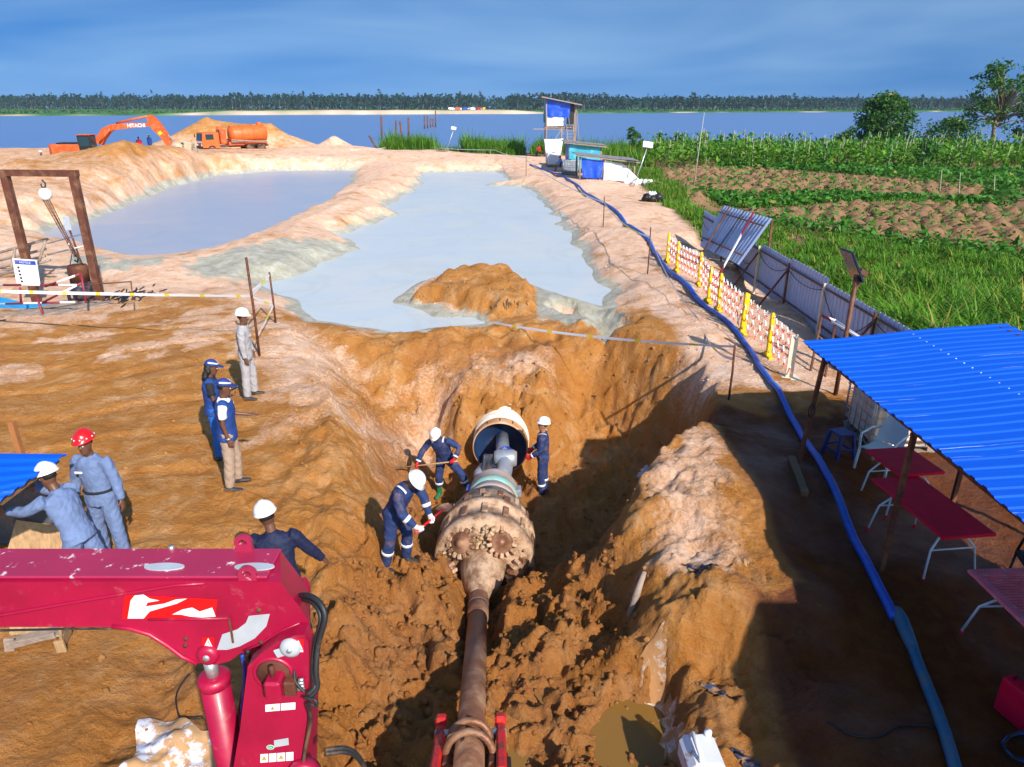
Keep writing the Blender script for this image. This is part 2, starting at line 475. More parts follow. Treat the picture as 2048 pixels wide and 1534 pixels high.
    wall = sstep(.06, .3, pitm) * sstep(.98, .8, pitm)
    land = sstep(-.1, .3, dp) * (1 - pud)
    near = sstep(60, 25, y)
    z = z + land * (.05 * fbm(x, y, 2.4, 3, 1) + near * (.022 * fbm(x, y, .45, 4, 2) + .010 * sstep(25, 14, y) * np.abs(fbm(x, y, .16, 3, 6))))
    z = z + wall * (.10 * fbm(x, y, .9, 4, 41) + .05 * np.abs(fbm(x, y, .3, 3, 42)))
    qx = x + .22 * fbm(x, y, .5, 2, 4); qy = y * .8 + .22 * fbm(x, y, .5, 2, 5) + .3 * x
    b1 = np.abs(fbm(qx, qy, .85, 4, 51)); b2 = np.abs(fbm(qx, qy, .34, 3, 52)); b3 = np.abs(fbm(qx + qy, qy, .11, 3, 53))
    z = z + churn * (.36 * (b1 - .3) + .13 * (b2 - .25) * (.5 + b1) + .045 * b3)
    spur = sstep(1.5, 2.0, x) * sstep(3.6, 3.0, x) * sstep(4.6, 6, y) * sstep(11.6, 10.6, y)
    z = z + spur * (.10 * fbm(qx, qy, .7, 4, 55) + .06 * np.abs(fbm(qx, qy, .22, 3, 56)))
    # rills down the sand banks
    bankm = sstep(-24, -27, x) * sstep(84, 60, y) + sstep(.2, .6, dp) * sstep(2.2, .9, dp) * sstep(2.2, 2.8, x) * sstep(24, 30, y) * .4
    z = z + bankm * .10 * np.abs(fbm(x * .5 + y * .25, y - x * .5, .9, 3, 61))
    # wheel ruts over the platform
    rut = sstep(.22, .08, np.abs(np.mod(x * .42 - y * .9 + .6 * noise2(x / 3, y / 3, 7), 1.7) - .6)) * sstep(-3.6, -5.5, x) * sstep(20, 17, y)
    z = z - rut * .055
    if not full: return z
    # pigments: R pale dry sand, G grey slurry skin, B wet clay and painted shade, A farmland
    n1 = fbm(x, y, 2.2, 4, 71); n2 = fbm(x, y, .6, 4, 72)
    pale = np.zeros_like(z)
    pale = np.maximum(pale, sstep(18.5, 22, y + 1.2 * n1))
    pale = np.maximum(pale, sstep(3.6, 4.4, x + .3 * n1) * sstep(12.5, 14.5, y + .6 * n2))
    pale = np.maximum(pale, .85 * sstep(1.4, .3, dline(x, y, [(-6.3,18.5),(-4.8,15.5),(-4.1,13.5)]) + .5 * n2))
    pale = np.maximum(pale, .75 * sstep(1.0, .1, dline(x, y, [(-3.3,12.8),(-2.5,14.8),(-1.3,16.4),(.4,16.9)]) + .6 * n2))
    pale = np.maximum(pale, .8 * sstep(.9, .2, dline(x, y, [(3.0,10.6),(2.6,9.2),(2.3,7.6)]) + .4 * n2))
    pale = np.maximum(pale, .5 * sstep(.6, .1, dline(x, y, [(-4.6,11.2),(-3.9,12.3)]) + .5 * n2))
    pale = np.maximum(pale, .62 * sstep(11, 17, y + 2 * n1) * sstep(.0, .55, n1 + .5 * n2 + .25) * sstep(-3, -4.5, x))
    pale = np.maximum(pale, .55 * sstep(-9, -12, x + 2 * n1) * sstep(16, 19, y + n1))
    pale = pale * (1 - .9 * sstep(.2, -.3, dI)) * np.clip(.8 + .35 * n2 + .25 * n1, .15, 1)
    pale = pale * (1 - .55 * sstep(1.5, 2.6, z) * sstep(-22, -26, x)) * (1 - .35 * sstep(-22, -27, x))
    slur = sstep(.55, .05, dp + .25 * n2) * sstep(.35, -.05, z)
    slur = np.maximum(slur, sstep(2.3, 1.0, dline(x, y, [(-8.6,26.2),(-7.4,27.6),(-10,25.6),(-7.0,29.5)]) + .5 * n2))
    slur = np.maximum(slur, sstep(.9, .3, dline(x, y, [(-13.2,25.4),(-14.6,25),(-16,26.5)]) + .4 * n2))
    slur = np.maximum(slur, gul * .95)
    slur = np.maximum(slur, sstep(1.5, .7, dline(x, y, [(1.2,24),(1.9,22.4),(1.6,20.8),(2.2,19.6)]) + .35 * n2))
    slur = np.maximum(slur, .9 * sstep(.5, .1, dline(x, y, [(-2.8,20.4),(-.8,19.9),(-3,19.2)]) + .3 * n2))
    slur = slur * (1 - hole) * (1 - sstep(.1, -.5, dI) * sstep(1.1, .6, x))
    damp_shade = np.clip(churn * .75 * sstep(17, 13, y) + wall * .08 + pud, 0, 1)
    pale = np.maximum(pale, .42 * wall * sstep(1.9, .6, x) * sstep(8.5, 11, y) * np.clip(.7 + n2, 0, 1))
    damp_shade = np.maximum(np.minimum(damp_shade, .7), sstep(3.15, 3.7, x + .15 * n1) * sstep(13.4, 12.2, y + .4 * n2))  # canopy shade painted into the mud colour, up to its shadow edge
    damp_shade = np.maximum(damp_shade, sstep(2.35, 2.9, x + .25 * n1) * sstep(7.4, 6.6, y + .4 * n2))  # same painted shade where the added container's shadow falls
    damp_shade = np.maximum(damp_shade, .45 * sstep(6.5, 5.2, y + .5 * n1) * sstep(1, 2.2, x))
    damp_shade = np.maximum(damp_shade, .5 * sstep(7.4, 5.6, y + .6 * n1) * sstep(-2, -3, x))
    damp_shade = np.maximum(damp_shade, .35 * sstep(.4, 1.0, np.abs(n1)) * sstep(20, 16, y) * sstep(-3, -5, x))
    damp_shade = np.maximum(damp_shade, .6 * sstep(.9, .2, dline(x, y, [(-2.2,17.3),(0,17.6),(1.2,17.4)]) + .4 * n2))
    farm = sstep(8.3, 9.0, x + .4 * n1 - np.clip((y - 34) * .045, 0, 2.5)) * sstep(10, 13, y)
    farm = np.maximum(farm, sstep(88, 92, y + n1 * 2 + np.abs(x + 2) * .0) * sstep(-16, -13, x))
    farm = np.where((x > -11) & (x < 7) & (y > 80), np.maximum(farm, sstep(0, .5, n1 + .15)), farm)
    return z, np.stack([pale, slur, damp_shade, farm], 1), hm

def hz(x, y):
    return float(terrain(np.array([float(x)]), np.array([float(y)]))[0])
def hzs(xs, ys): return terrain(np.asarray(xs, float), np.asarray(ys, float))

# ground material --------------------------------------------------------
def ground_mat():
    m = bpy.data.materials.new('sandy_clay'); m.use_nodes = True
    N, L = m.node_tree.nodes, m.node_tree.links
    b = N['Principled BSDF']
    at = N.new('ShaderNodeAttribute'); at.attribute_name = 'zone'
    sep = N.new('ShaderNodeSeparateColor'); L.new(at.outputs['Color'], sep.inputs['Color'])
    ge = N.new('ShaderNodeNewGeometry')
    def noise(sc, det=6, ro=.6, dist=0.0):
        n = N.new('ShaderNodeTexNoise'); n.inputs['Scale'].default_value = sc; n.inputs['Detail'].default_value = det
        n.inputs['Roughness'].default_value = ro; n.inputs['Distortion'].default_value = dist
        L.new(ge.outputs['Position'], n.inputs['Vector']); return n
    def mix(a, bb, f, lo=None):
        x = N.new('ShaderNodeMix'); x.data_type = 'RGBA'
        for k, v in (('A', a), ('B', bb)):
            if isinstance(v, tuple): x.inputs[k].default_value = (*v, 1)
            else: L.new(v, x.inputs[k])
        if isinstance(f, (int, float)): x.inputs['Factor'].default_value = f
        else: L.new(f, x.inputs['Factor'])
        return x.outputs['Result']
    def rng_(v, a, c, d=0.0, e=1.0):
        r = N.new('ShaderNodeMapRange'); r.inputs['From Min'].default_value = a; r.inputs['From Max'].default_value = c
        r.inputs['To Min'].default_value = d; r.inputs['To Max'].default_value = e
        L.new(v, r.inputs['Value']); return r.outputs['Result']
    def math_(op, a, c):
        x = N.new('ShaderNodeMath'); x.operation = op; x.use_clamp = True
        for i, v in enumerate((a, c)):
            if isinstance(v, (int, float)): x.inputs[i].default_value = v
            else: L.new(v, x.inputs[i])
        return x.outputs[0]
    big, mid, fine, grit = noise(.55, 6), noise(2.6, 8, .65), noise(14, 8, .7), noise(70, 4, .7)
    streak = noise(1.1, 9, .7, 1.5)
    brown = mix((.45, .175, .036), (.55, .25, .075), rng_(mid.outputs['Fac'], .35, .65))
    brown = mix(brown, (.70, .44, .23), rng_(streak.outputs['Fac'], .49, .70, 0, .7))
    brown = mix(brown, (.27, .095, .016), rng_(big.outputs['Fac'], .5, .72, 0, .55))
    pale = mix((.84, .56, .41), (.73, .41, .24), rng_(mid.outputs['Fac'], .42, .7))
    pale = mix(pale, (.90, .67, .55), rng_(streak.outputs['Fac'], .5, .66, 0, .8))
    pfac = math_('ADD', sep.outputs['Red'], rng_(fine.outputs['Fac'], .3, .7, -.22, .22))
    c = mix(brown, pale, rng_(pfac, .25, .75))
    damp_shade_c = mix((.30, .098, .016), (.41, .165, .042), rng_(fine.outputs['Fac'], .35, .65))
    damp_shade_c = mix(damp_shade_c, mix((.125, .030, .006), (.21, .062, .013), rng_(mid.outputs['Fac'], .35, .65)), rng_(sep.outputs['Blue'], .72, .95))  # darkest tone is shade painted over the wet mud
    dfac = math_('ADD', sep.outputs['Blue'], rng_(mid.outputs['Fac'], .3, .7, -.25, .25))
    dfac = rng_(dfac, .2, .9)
    c = mix(c, damp_shade_c, dfac)
    slc = mix((.40, .37, .28), (.58, .56, .49), rng_(mid.outputs['Fac'], .38, .66))
    slc = mix(slc, (.45, .33, .19), rng_(streak.outputs['Fac'], .55, .72, 0, .6))
    sfac = rng_(math_('ADD', sep.outputs['Green'], rng_(fine.outputs['Fac'], .3, .7, -.2, .2)), .3, .7)
    c = mix(c, slc, sfac)
    soil = mix((.27, .135, .075), (.36, .20, .12), rng_(fine.outputs['Fac'], .35, .65))
    soil = mix(soil, (.055, .13, .018), rng_(mid.outputs['Fac'], .5, .62, 0, .55))
    ffac = at.outputs['Alpha']
    c = mix(c, soil, ffac)
    c = mix(c, (.10, .045, .015), rng_(grit.outputs['Fac'], .62, .78, 0, .35))
    L.new(c, b.inputs['Base Color'])
    wet = math_('MULTIPLY', dfac, rng_(big.outputs['Fac'], .42, .62))  # follows wet clay and painted shade alike
    wet = math_('ADD', math_('MULTIPLY', wet, .8), math_('MULTIPLY', sfac, .6))
    L.new(rng_(wet, 0, 1, .95, .30), b.inputs['Roughness'])
    L.new(rng_(wet, 0, 1, .12, .75), b.inputs['Specular IOR Level'])
    hgt = N.new('ShaderNodeMath'); hgt.operation = 'MULTIPLY_ADD'
    L.new(grit.outputs['Fac'], hgt.inputs[0]); hgt.inputs[1].default_value = .25
    L.new(fine.outputs['Fac'], hgt.inputs[2])
    bp = N.new('ShaderNodeBump'); bp.inputs['Strength'].default_value = 1.0; bp.inputs['Distance'].default_value = .09
    L.new(hgt.outputs[0], bp.inputs['Height'])
    bp2 = N.new('ShaderNodeBump'); bp2.inputs['Strength'].default_value = .35; bp2.inputs['Distance'].default_value = .25
    L.new(mid.outputs['Fac'], bp2.inputs['Height']); L.new(bp.outputs['Normal'], bp2.inputs['Normal'])
    L.new(bp2.outputs['Normal'], b.inputs['Normal'])
    return m
M_GROUND = ground_mat()
def grid_terrain(name, ys, half, ncol, shift=0.0, sink=0.0):
    s = np.linspace(-1, 1, ncol)
    Y, Sx = np.meshgrid(ys, s, indexing='ij')
    X = Sx * half(Y) + shift
    x, y = X.ravel(), Y.ravel()
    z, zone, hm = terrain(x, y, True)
    n, m_ = len(ys), ncol
    i = np.arange(n - 1)[:, None] * m_ + np.arange(m_ - 1)[None, :]
    F = np.stack([i, i + 1, i + 1 + m_, i + m_], -1).reshape(-1, 4)
    me = np_mesh(name, np.stack([x, y, z - sink], 1), F, [M_GROUND], True)
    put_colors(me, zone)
    o = bpy.data.objects.new(name, me); link(o)
    tag(o, kind='structure'); return o
ys = [3.0]
while ys[-1] < 150: ys.append(ys[-1] + max(.022, ys[-1] * .0049))
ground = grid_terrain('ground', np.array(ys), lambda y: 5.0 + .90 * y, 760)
# coarser ground all round, outside the frame
grid_terrain('outer_ground', np.concatenate([np.linspace(-40, 2.9, 40), np.linspace(3.0, 3.05, 2)]), lambda y: 60 + 0 * y, 120, sink=.01)

# water ------------------------------------------------------------------
def water_mat(name, c, rough, scale, strength, spec=.5, c2=None, swirl=0.0):
    m = bpy.data.materials.new(name); m.use_nodes = True
    N, L = m.node_tree.nodes, m.node_tree.links; b = N['Principled BSDF']
    ge = N.new('ShaderNodeNewGeometry')
    mp = N.new('ShaderNodeMapping'); mp.inputs['Scale'].default_value = (.55, 1.3, 1)
    L.new(ge.outputs['Position'], mp.inputs['Vector'])
    n = N.new('ShaderNodeTexNoise'); n.inputs['Scale'].default_value = scale; n.inputs['Detail'].default_value = 4
    L.new(mp.outputs['Vector'], n.inputs['Vector'])
    n2 = N.new('ShaderNodeTexNoise'); n2.inputs['Scale'].default_value = .22; n2.inputs['Detail'].default_value = 8
    n2.inputs['Roughness'].default_value = .62; n2.inputs['Distortion'].default_value = 1.6
    L.new(ge.outputs['Position'], n2.inputs['Vector'])
    mx = N.new('ShaderNodeMix'); mx.data_type = 'RGBA'
    mx.inputs['A'].default_value = (*c, 1); mx.inputs['B'].default_value = (*(c2 or c), 1)
    r = N.new('ShaderNodeMapRange'); r.inputs['From Min'].default_value = .45; r.inputs['From Max'].default_value = .7
    L.new(n2.outputs['Fac'], r.inputs['Value']); L.new(r.outputs['Result'], mx.inputs['Factor'])
    n3 = N.new('ShaderNodeTexNoise'); n3.inputs['Scale'].default_value = .16; n3.inputs['Detail'].default_value = 5; n3.inputs['Distortion'].default_value = 2.2
    L.new(ge.outputs['Position'], n3.inputs['Vector'])
    sb = N.new('ShaderNodeMath'); sb.operation = 'SUBTRACT'; sb.inputs[1].default_value = .5; L.new(n3.outputs['Fac'], sb.inputs[0])
    ab = N.new('ShaderNodeMath'); ab.operation = 'ABSOLUTE'; L.new(sb.outputs[0], ab.inputs[0])
    r3 = N.new('ShaderNodeMapRange'); r3.inputs['From Min'].default_value = 0; r3.inputs['From Max'].default_value = .035; r3.inputs['To Min'].default_value = swirl; r3.inputs['To Max'].default_value = 0
    L.new(ab.outputs[0], r3.inputs['Value'])
    m3 = N.new('ShaderNodeMix'); m3.data_type = 'RGBA'; m3.inputs['B'].default_value = (*[k * .62 for k in c], 1)
    L.new(r3.outputs['Result'], m3.inputs['Factor']); L.new(mx.outputs['Result'], m3.inputs['A'])
    L.new(m3.outputs['Result'], b.inputs['Base Color'])
    b.inputs['Roughness'].default_value = rough; b.inputs['IOR'].default_value = 1.33
    b.inputs['Specular IOR Level'].default_value = spec
    bp = N.new('ShaderNodeBump'); bp.inputs['Strength'].default_value = strength; bp.inputs['Distance'].default_value = .1
    L.new(n.outputs['Fac'], bp.inputs['Height']); L.new(bp.outputs['Normal'], b.inputs['Normal'])
    return m
M_RIVER = water_mat('river_water', (.10, .19, .40), .30, 1.0, .10, c2=(.12, .21, .43))
M_SLURRY_A = water_mat('slurry_water', (.30, .345, .45), .32, .8, .04, .4, c2=(.36, .375, .42), swirl=.1)
M_SLURRY_B = water_mat('bentonite_slurry', (.45, .50, .55), .36, .9, .05, .4, c2=(.52, .53, .52), swirl=.16)
M_PUDDLE = water_mat('puddle_water', (.20, .105, .025), .06, 3, .02, c2=(.23, .125, .035))
def flat(name, poly, z, m):
    me = bpy.data.meshes.new(name)
    me.from_pydata([(p[0], p[1], z) for p in poly], [], [tuple(range(len(poly)))])
    me.materials.append(m); o = bpy.data.objects.new(name, me); link(o); tag(o, kind='structure')
    if me.polygons[0].normal.z < 0: me.flip_normals()
    return o
def grow(poly, d):
    cx = sum(p[0] for p in poly) / len(poly); cy = sum(p[1] for p in poly) / len(poly)
    n = len(poly); out = []
    ar = sum(poly[i][0] * poly[(i + 1) % n][1] - poly[(i + 1) % n][0] * poly[i][1] for i in range(n))
    sg = 1 if ar > 0 else -1
    for i in range(n):
        a, b_, c_ = Vector(poly[i - 1][:2]), Vector(poly[i][:2]), Vector(poly[(i + 1) % n][:2])
        e1 = (b_ - a).normalized(); e2 = (c_ - b_).normalized()
        nn = Vector((e1.y + e2.y, -e1.x - e2.x))
        if nn.length < 1e-4: nn = Vector((e1.y, -e1.x))
        nn.normalize(); out.append(tuple(b_ + nn * sg * d))
    return out
flat('settling_pond_water', grow(POND_A, .9), SLURRY_Z, M_SLURRY_A)
flat('slurry_pond_water', grow(POND_B, .45), SLURRY_Z, M_SLURRY_B)
for poly, pz in PUDDLES: flat('puddle_water', grow([tuple(q) for q in poly], .25), pz - .02, M_PUDDLE)
flat('river_water', [(-1500, 88), (40, 92), (300, 120), (1500, 120), (1500, 1200), (-1500, 1200)], RIVER_Z, M_RIVER)
# ---------------------------------------------------------------- vegetation
def leaf_mat(name, c1, c2, trans=.35, rough=.55):
    m = bpy.data.materials.new(name); m.use_nodes = True
    N, L = m.node_tree.nodes, m.node_tree.links; b = N['Principled BSDF']
    at = N.new('ShaderNodeAttribute'); at.attribute_name = 'tint'
    sp = N.new('ShaderNodeSeparateColor'); L.new(at.outputs['Color'], sp.inputs['Color'])
    mx = N.new('ShaderNodeMix'); mx.data_type = 'RGBA'
    mx.inputs['A'].default_value = (*c1, 1); mx.inputs['B'].default_value = (*c2, 1)
    L.new(sp.outputs['Red'], mx.inputs['Factor'])
    m2 = N.new('ShaderNodeMix'); m2.data_type = 'RGBA'; m2.inputs['B'].default_value = (.42, .30, .06, 1)
    L.new(sp.outputs['Green'], m2.inputs['Factor']); L.new(mx.outputs['Result'], m2.inputs['A'])
    L.new(m2.outputs['Result'], b.inputs['Base Color']); b.inputs['Roughness'].default_value = rough
    b.inputs['Specular IOR Level'].default_value = .3
    tr = N.new('ShaderNodeBsdfTranslucent'); L.new(m2.outputs['Result'], tr.inputs['Color'])
    ms = N.new('ShaderNodeMixShader'); ms.inputs['Fac'].default_value = trans
    L.new(b.outputs['BSDF'], ms.inputs[1]); L.new(tr.outputs['BSDF'], ms.inputs[2])
    L.new(ms.outputs['Shader'], N['Material Output'].inputs['Surface'])
    return m
M_GRASS = leaf_mat('tall_grass', (.045, .14, .008), (.15, .34, .02))
M_CROP = leaf_mat('crop_leaf', (.03, .13, .012), (.09, .27, .025))
M_TREE = leaf_mat('tree_leaf', (.016, .07, .008), (.06, .17, .015), .25)
M_FAR = leaf_mat('far_leaf', (.004, .026, .024), (.012, .055, .034), .15, .8)
M_BARK = mat('bark', (.24, .17, .11), .9, var=.3, scale=10, bump=.4)
M_PALEBARK = mat('pale_bark', (.20, .19, .18), .9, var=.2)
M_STAKE = mat('bamboo', (.42, .37, .28), .8, var=.3, scale=12)
def in_poly(x, y, poly): return sdf(x, y, poly) < 0
def scatter(poly, n, seed=0):
    r = np.random.default_rng(seed); P = np.array(poly)
    lo, hi = P.min(0), P.max(0); out = []
    while sum(len(o) for o in out) < n:
        q = lo + (hi - lo) * r.random((n * 2, 2)); out.append(q[in_poly(q[:, 0], q[:, 1], poly)])
    return np.concatenate(out)[:n]
def blades(xyz, h, w, bend, r, nseg=3, dead=.05):
    """arching grass blades rooted at xyz"""
    n = len(xyz); an = r.random(n) * 2 * np.pi
    d = np.stack([np.cos(an), np.sin(an), 0 * an], 1); s = np.stack([-np.sin(an), np.cos(an), 0 * an], 1)
    V = []
    for k in range(nseg + 1):
        t = k / nseg
        up = h * (t - .32 * bend * t * t); out = h * bend * .62 * t * t
        c = xyz + d * out[:, None]; c = c + np.array([0, 0, 1.0]) * up[:, None]
        ww = (w * (1 - t ** 1.6) * .5 + .002)[:, None]
        V += [c - s * ww, c + s * ww]
    V = np.stack(V, 1).reshape(-1, 3); m = 2 * (nseg + 1)
    b0 = np.arange(n)[:, None] * m
    F = np.concatenate([np.stack([b0[:, 0] + 2 * k, b0[:, 0] + 2 * k + 1, b0[:, 0] + 2 * k + 3, b0[:, 0] + 2 * k + 2], 1) for k in range(nseg)])
    tint = np.repeat(np.stack([r.random(n), (r.random(n) < dead) * .8, 0 * an], 1), m, 0)
    return V, F, tint
def leafquads(c, size, r, flat=0.0, dead=.02):
    n = len(c); a = r.normal(size=(n, 3)); a[:, 2] *= (1 - flat)
    a /= np.linalg.norm(a, axis=1)[:, None] + 1e-9
    b_ = r.normal(size=(n, 3)); b_ -= a * (a * b_).sum(1)[:, None] * (1 - 0)
    b_ /= np.linalg.norm(b_, axis=1)[:, None] + 1e-9
    sz = (size * (.6 + .8 * r.random(n)))[:, None] if np.ndim(size) else size * (.6 + .8 * r.random(n))[:, None]
    V = np.stack([c - a * sz, c + b_ * sz * .45, c + a * sz, c - b_ * sz * .45], 1).reshape(-1, 3)
    F = np.arange(n * 4).reshape(-1, 4)
    tint = np.repeat(np.stack([r.random(n), (r.random(n) < dead) * .7, np.zeros(n)], 1), 4, 0)
    return V, F, tint
def mass(name, parts, m, label=None, cat=None, parent=None, kind='stuff'):
    V = []; F = []; Tn = []; o = 0
    for v, f, t in parts: V.append(v); F.append(f + o); Tn.append(t); o += len(v)
    me = np_mesh(name, np.concatenate(V), np.concatenate(F), [m]); put_colors(me, np.concatenate(Tn), 'tint')
    ob = bpy.data.objects.new(name, me); link(ob, parent)
    if parent is None: tag(ob, label, cat, kind=kind)
    return ob
def tuft(poly, nt, per, spread, hlo, hhi, w, seed, bend=(.3, 1.1), dead=.05, nseg=3, hmod=None):
    r = np.random.default_rng(seed); c = scatter(poly, nt, seed + 1)
    th = (hlo + (hhi - hlo) * r.random(nt)) * np.clip(.85 + .45 * noise2(c[:, 0] / 2.3, c[:, 1] / 2.3, seed), .45, 1.3)
    if hmod is not None: th = th * hmod(c[:, 0], c[:, 1])
    c = np.repeat(c, per, 0); th = np.repeat(th, per)
    c = c + r.normal(size=c.shape) * spread
    z = hzs(c[:, 0], c[:, 1]) - .03
    h = th * (.55 + .5 * r.random(len(th)))
    return blades(np.column_stack([c, z]), h, w * (.7 + .6 * r.random(len(th))), bend[0] + (bend[1] - bend[0]) * r.random(len(th)), r, nseg, dead)
NEAR_GRASS = [(9.0,12.5),(8.95,22),(8.95,33),(9.6,40),(10.6,45),(11.6,41),(13.2,36.5),(20,31.5),(30,28),(34,24),(30,12.5)]
mass('tall_grass', [
    tuft(NEAR_GRASS, 4200, 13, .13, .75, 1.35, .052, 31, (.5, 1.5), hmod=lambda x, y: .62 + .65 * sstep(27, 15, y) + .2 * noise2(x / 3, y / 3, 2)),
    tuft([(10.3,12.5),(10.2,18),(12.5,21),(18,20),(22,15),(20,12.5)], 560, 15, .17, 1.7, 2.5, .078, 36, (.6, 1.6), .1),
    tuft([(9.0,14),(8.95,30),(9.6,30),(9.7,14)], 380, 10, .1, .5, 1.0, .035, 39, (.4, 1.3))],
    M_GRASS, 'tall green elephant grass growing thick behind the corrugated fence', 'grass')
def path_edge(y): return 8.55 + np.clip((y - 34) * .045, 0, 2.5)
mass('verge_grass', [
    tuft([(8.9,32),(9.2,44),(9.9,56),(10.7,68),(13.5,68),(12.2,56),(11.2,46),(10.8,40)], 1500, 9, .16, .35, .8, .05, 41, (.3, 1.2), .12),
    tuft([(12.6,49),(13,46.5),(22,48.2),(30,47),(31,48.8),(25,51),(15,49.8)], 500, 8, .2, .25, .5, .06, 43, (.4, 1.2)),
    tuft([(14,36),(20,32.4),(30,29),(30,27),(20,30.5),(12,38)], 700, 8, .2, .25, .6, .05, 44, (.4, 1.2))],
    M_GRASS, 'low weedy verge grass between the sandy track and the farm plots', 'grass')
mass('shore_grass', [
    tuft([(-16.5,93),(-12,92),(-9.5,94),(-10,99),(-16,99)], 330, 13, .35, 1.8, 3.4, .11, 51, (.3, 1.0), .02, 2),
    tuft([(-6,92),(0,90),(1.5,93),(1,99),(-6,99)], 360, 13, .35, 1.8, 3.4, .11, 52, (.3, 1.0), .02, 2),
    tuft([(-10,95),(-5,94),(-4,99),(-10,99)], 110, 10, .35, .6, 1.3, .10, 53, (.3, 1.0), .05, 2),
    tuft([(2.6,97),(6,96),(12,98),(12,105),(3,103)], 330, 12, .35, 1.6, 3.0, .10, 54, (.3, 1.0), .02, 2),
    tuft([(9,84),(14,74),(15,88),(34,98),(75,104),(78,112),(30,118),(12,104)], 2300, 11, .45, 1.5, 3.1, .11, 55, (.3, 1.0), .04, 2)],
    M_GRASS, 'reedy grass along the near river bank behind the camp', 'grass')
r_ = np.random.default_rng(5)
def lowcrop(poly, n, hh, size, seed, dead=.02):
    r = np.random.default_rng(seed); c = scatter(poly, n, seed)
    z = hzs(c[:, 0], c[:, 1]) + hh * (.2 + r.random(n))
    return leafquads(np.column_stack([c, z]), size, r, .4, dead)
mass('crop_plants', [
    lowcrop([(33,68),(38,58),(32,50),(40,46),(78,44),(95,74),(60,78)], 17000, .5, .26, 61),
    lowcrop([(21,75),(34,68),(44,70),(44,78),(22,80)], 5000, .5, .26, 62),
    lowcrop(MOUND_AREAS[0], 1500, .22, .17, 63), lowcrop(MOUND_AREAS[1], 2600, .22, .15, 64),
    lowcrop([(12.5,49.8),(14,46.5),(28,48.8),(32,46),(32,49),(24,51.6)], 2600, .35, .20, 65),
    lowcrop([(13,39),(20,33.6),(40,27),(46,24),(36,24),(20,31),(12.2,37.5)], 3500, .4, .17, 66)],
    M_CROP, 'low leafy crop plants growing in green strips and on the yam heaps', 'crops')
# vines on stakes: every stake is a thing
def vine_mesh(seed, n=70, h=2.2):
    r = np.random.default_rng(seed); t = r.random(n) ** .8
    c = np.stack([r.normal(size=n) * (.16 + .28 * t), r.normal(size=n) * (.16 + .28 * t), .15 + t * h], 1)
    v, f, ti = leafquads(c, .21, r, .2)
    me = np_mesh('vine', v, f, [M_CROP if seed % 2 else M_GRASS]); put_colors(me, ti, 'tint'); return me
VINES = [vine_mesh(200 + k) for k in range(5)]
pm = MB().tube([(0, 0, -.2), (.03, 0, 1.3), (0, .02, 2.6)], [.035, .03, .022], 5)
pole0 = pm.build('pole', M_STAKE); POLE_ME = pole0.data; bpy.data.objects.remove(pole0)
rs = random.Random(4); ns = 0
for row in range(7):
    Y = 72.5 + row * 3.6
    x0 = 15.5 + row * .4
    x = x0
    while x < 18 + Y * .78 and ns < 215:
        xx = x + rs.uniform(-.5, .5); yy = Y + rs.uniform(-.9, .9) + (x - 15) * .05
        t = thing('vine_stake', 'upright pale stake wound with green vine leaves in the plot before the river', 'vine stake', (xx, yy, hz(xx, yy)), rs.uniform(0, 6), 'staked vines beyond the yam heaps')
        t.scale = (1, 1, rs.uniform(.95, 1.4))
        p = bpy.data.objects.new('pole', POLE_ME); link(p, t); p.rotation_euler = (rs.uniform(-.08, .08), rs.uniform(-.08, .08), 0)
        v = bpy.data.objects.new('vine', VINES[ns % 5]); link(v, t)
        x += rs.uniform(1.5, 2.5) * (1 + row * .06); ns += 1
lv = scatter([(15,73),(22,72),(70,76),(92,84),(92,100),(60,100),(16,95)], 15000, 71)
mass('vine_leaves', [leafquads(np.column_stack([lv, hzs(lv[:, 0], lv[:, 1]) + .3 + 1.7 * r_.random(len(lv)) ** .7]), .26, r_, .2, .04)],
     M_GRASS, 'tangled vine leaves filling the staked plot before the river', 'vines')

def make_tree(name, label, base, h, w, seed, nclump, per, leaf, trunk_h, sparse=False, m=M_TREE):
    r = np.random.default_rng(seed); rr = random.Random(seed)
    t = thing(name, label, 'tree', base)
    tb = MB(); cl = []
    top = Vector((rr.uniform(-.3, .3), rr.uniform(-.3, .3), h * .72))
    tb.tube([(0, 0, -.4), (.05 * h * rr.uniform(-1, 1), 0, trunk_h), top], [h * .028, h * .02, h * .006], 7)
    for k in range(nclump):
        a = rr.random() * 6.283; u = rr.random() ** .5
        zz = trunk_h + (h - trunk_h) * rr.random()
        prof = math.sin(math.pi * min(1, max(.08, (zz - trunk_h * .6) / (h - trunk_h * .6)) ** .8)) ** .6
        rad = w / 2 * u * (prof if not sparse else .5 + .5 * prof)
        c = Vector((math.cos(a) * rad, math.sin(a) * rad, zz * (.96 if not sparse else 1)))
        cl.append(c)
        if k % (3 if not sparse else 1) == 0:
            s = Vector((0, 0, trunk_h + (c.z - trunk_h) * rr.uniform(.2, .55)))
            tb.tube([s, s.lerp(c, .5) + Vector((0, 0, h * .03)), c], [h * .008, h * .006, h * .002], 5)
    tb.build('trunk', M_BARK, t)
    cs = np.repeat(np.array([tuple(c) for c in cl]), per, 0)
    sp = w * (.055 if not sparse else .045)
    cs = cs + r.normal(size=cs.shape) * sp * np.array([1, 1, .75])
    cs[:, 2] = np.maximum(cs[:, 2], .3)
    mass('crown', [leafquads(cs, leaf, r, .1)], m, parent=t)
    return t
def at_far(px, y, z=-1.2): return Vector(((px - 1024) / FPX * (y * _C + (CZ - z) * _S), y, z))
make_tree('round_tree', 'large rounded dark green tree at the river edge beyond the stakes', at_far(1757, 112), 8.3, 8.2, 3, 190, 42, .24, 1.2)
make_tree('river_bush', 'broad low dark bush between the rounded tree and the tall sparse tree', at_far(1893, 112), 4.6, 9.0, 4, 90, 40, .22, .4)
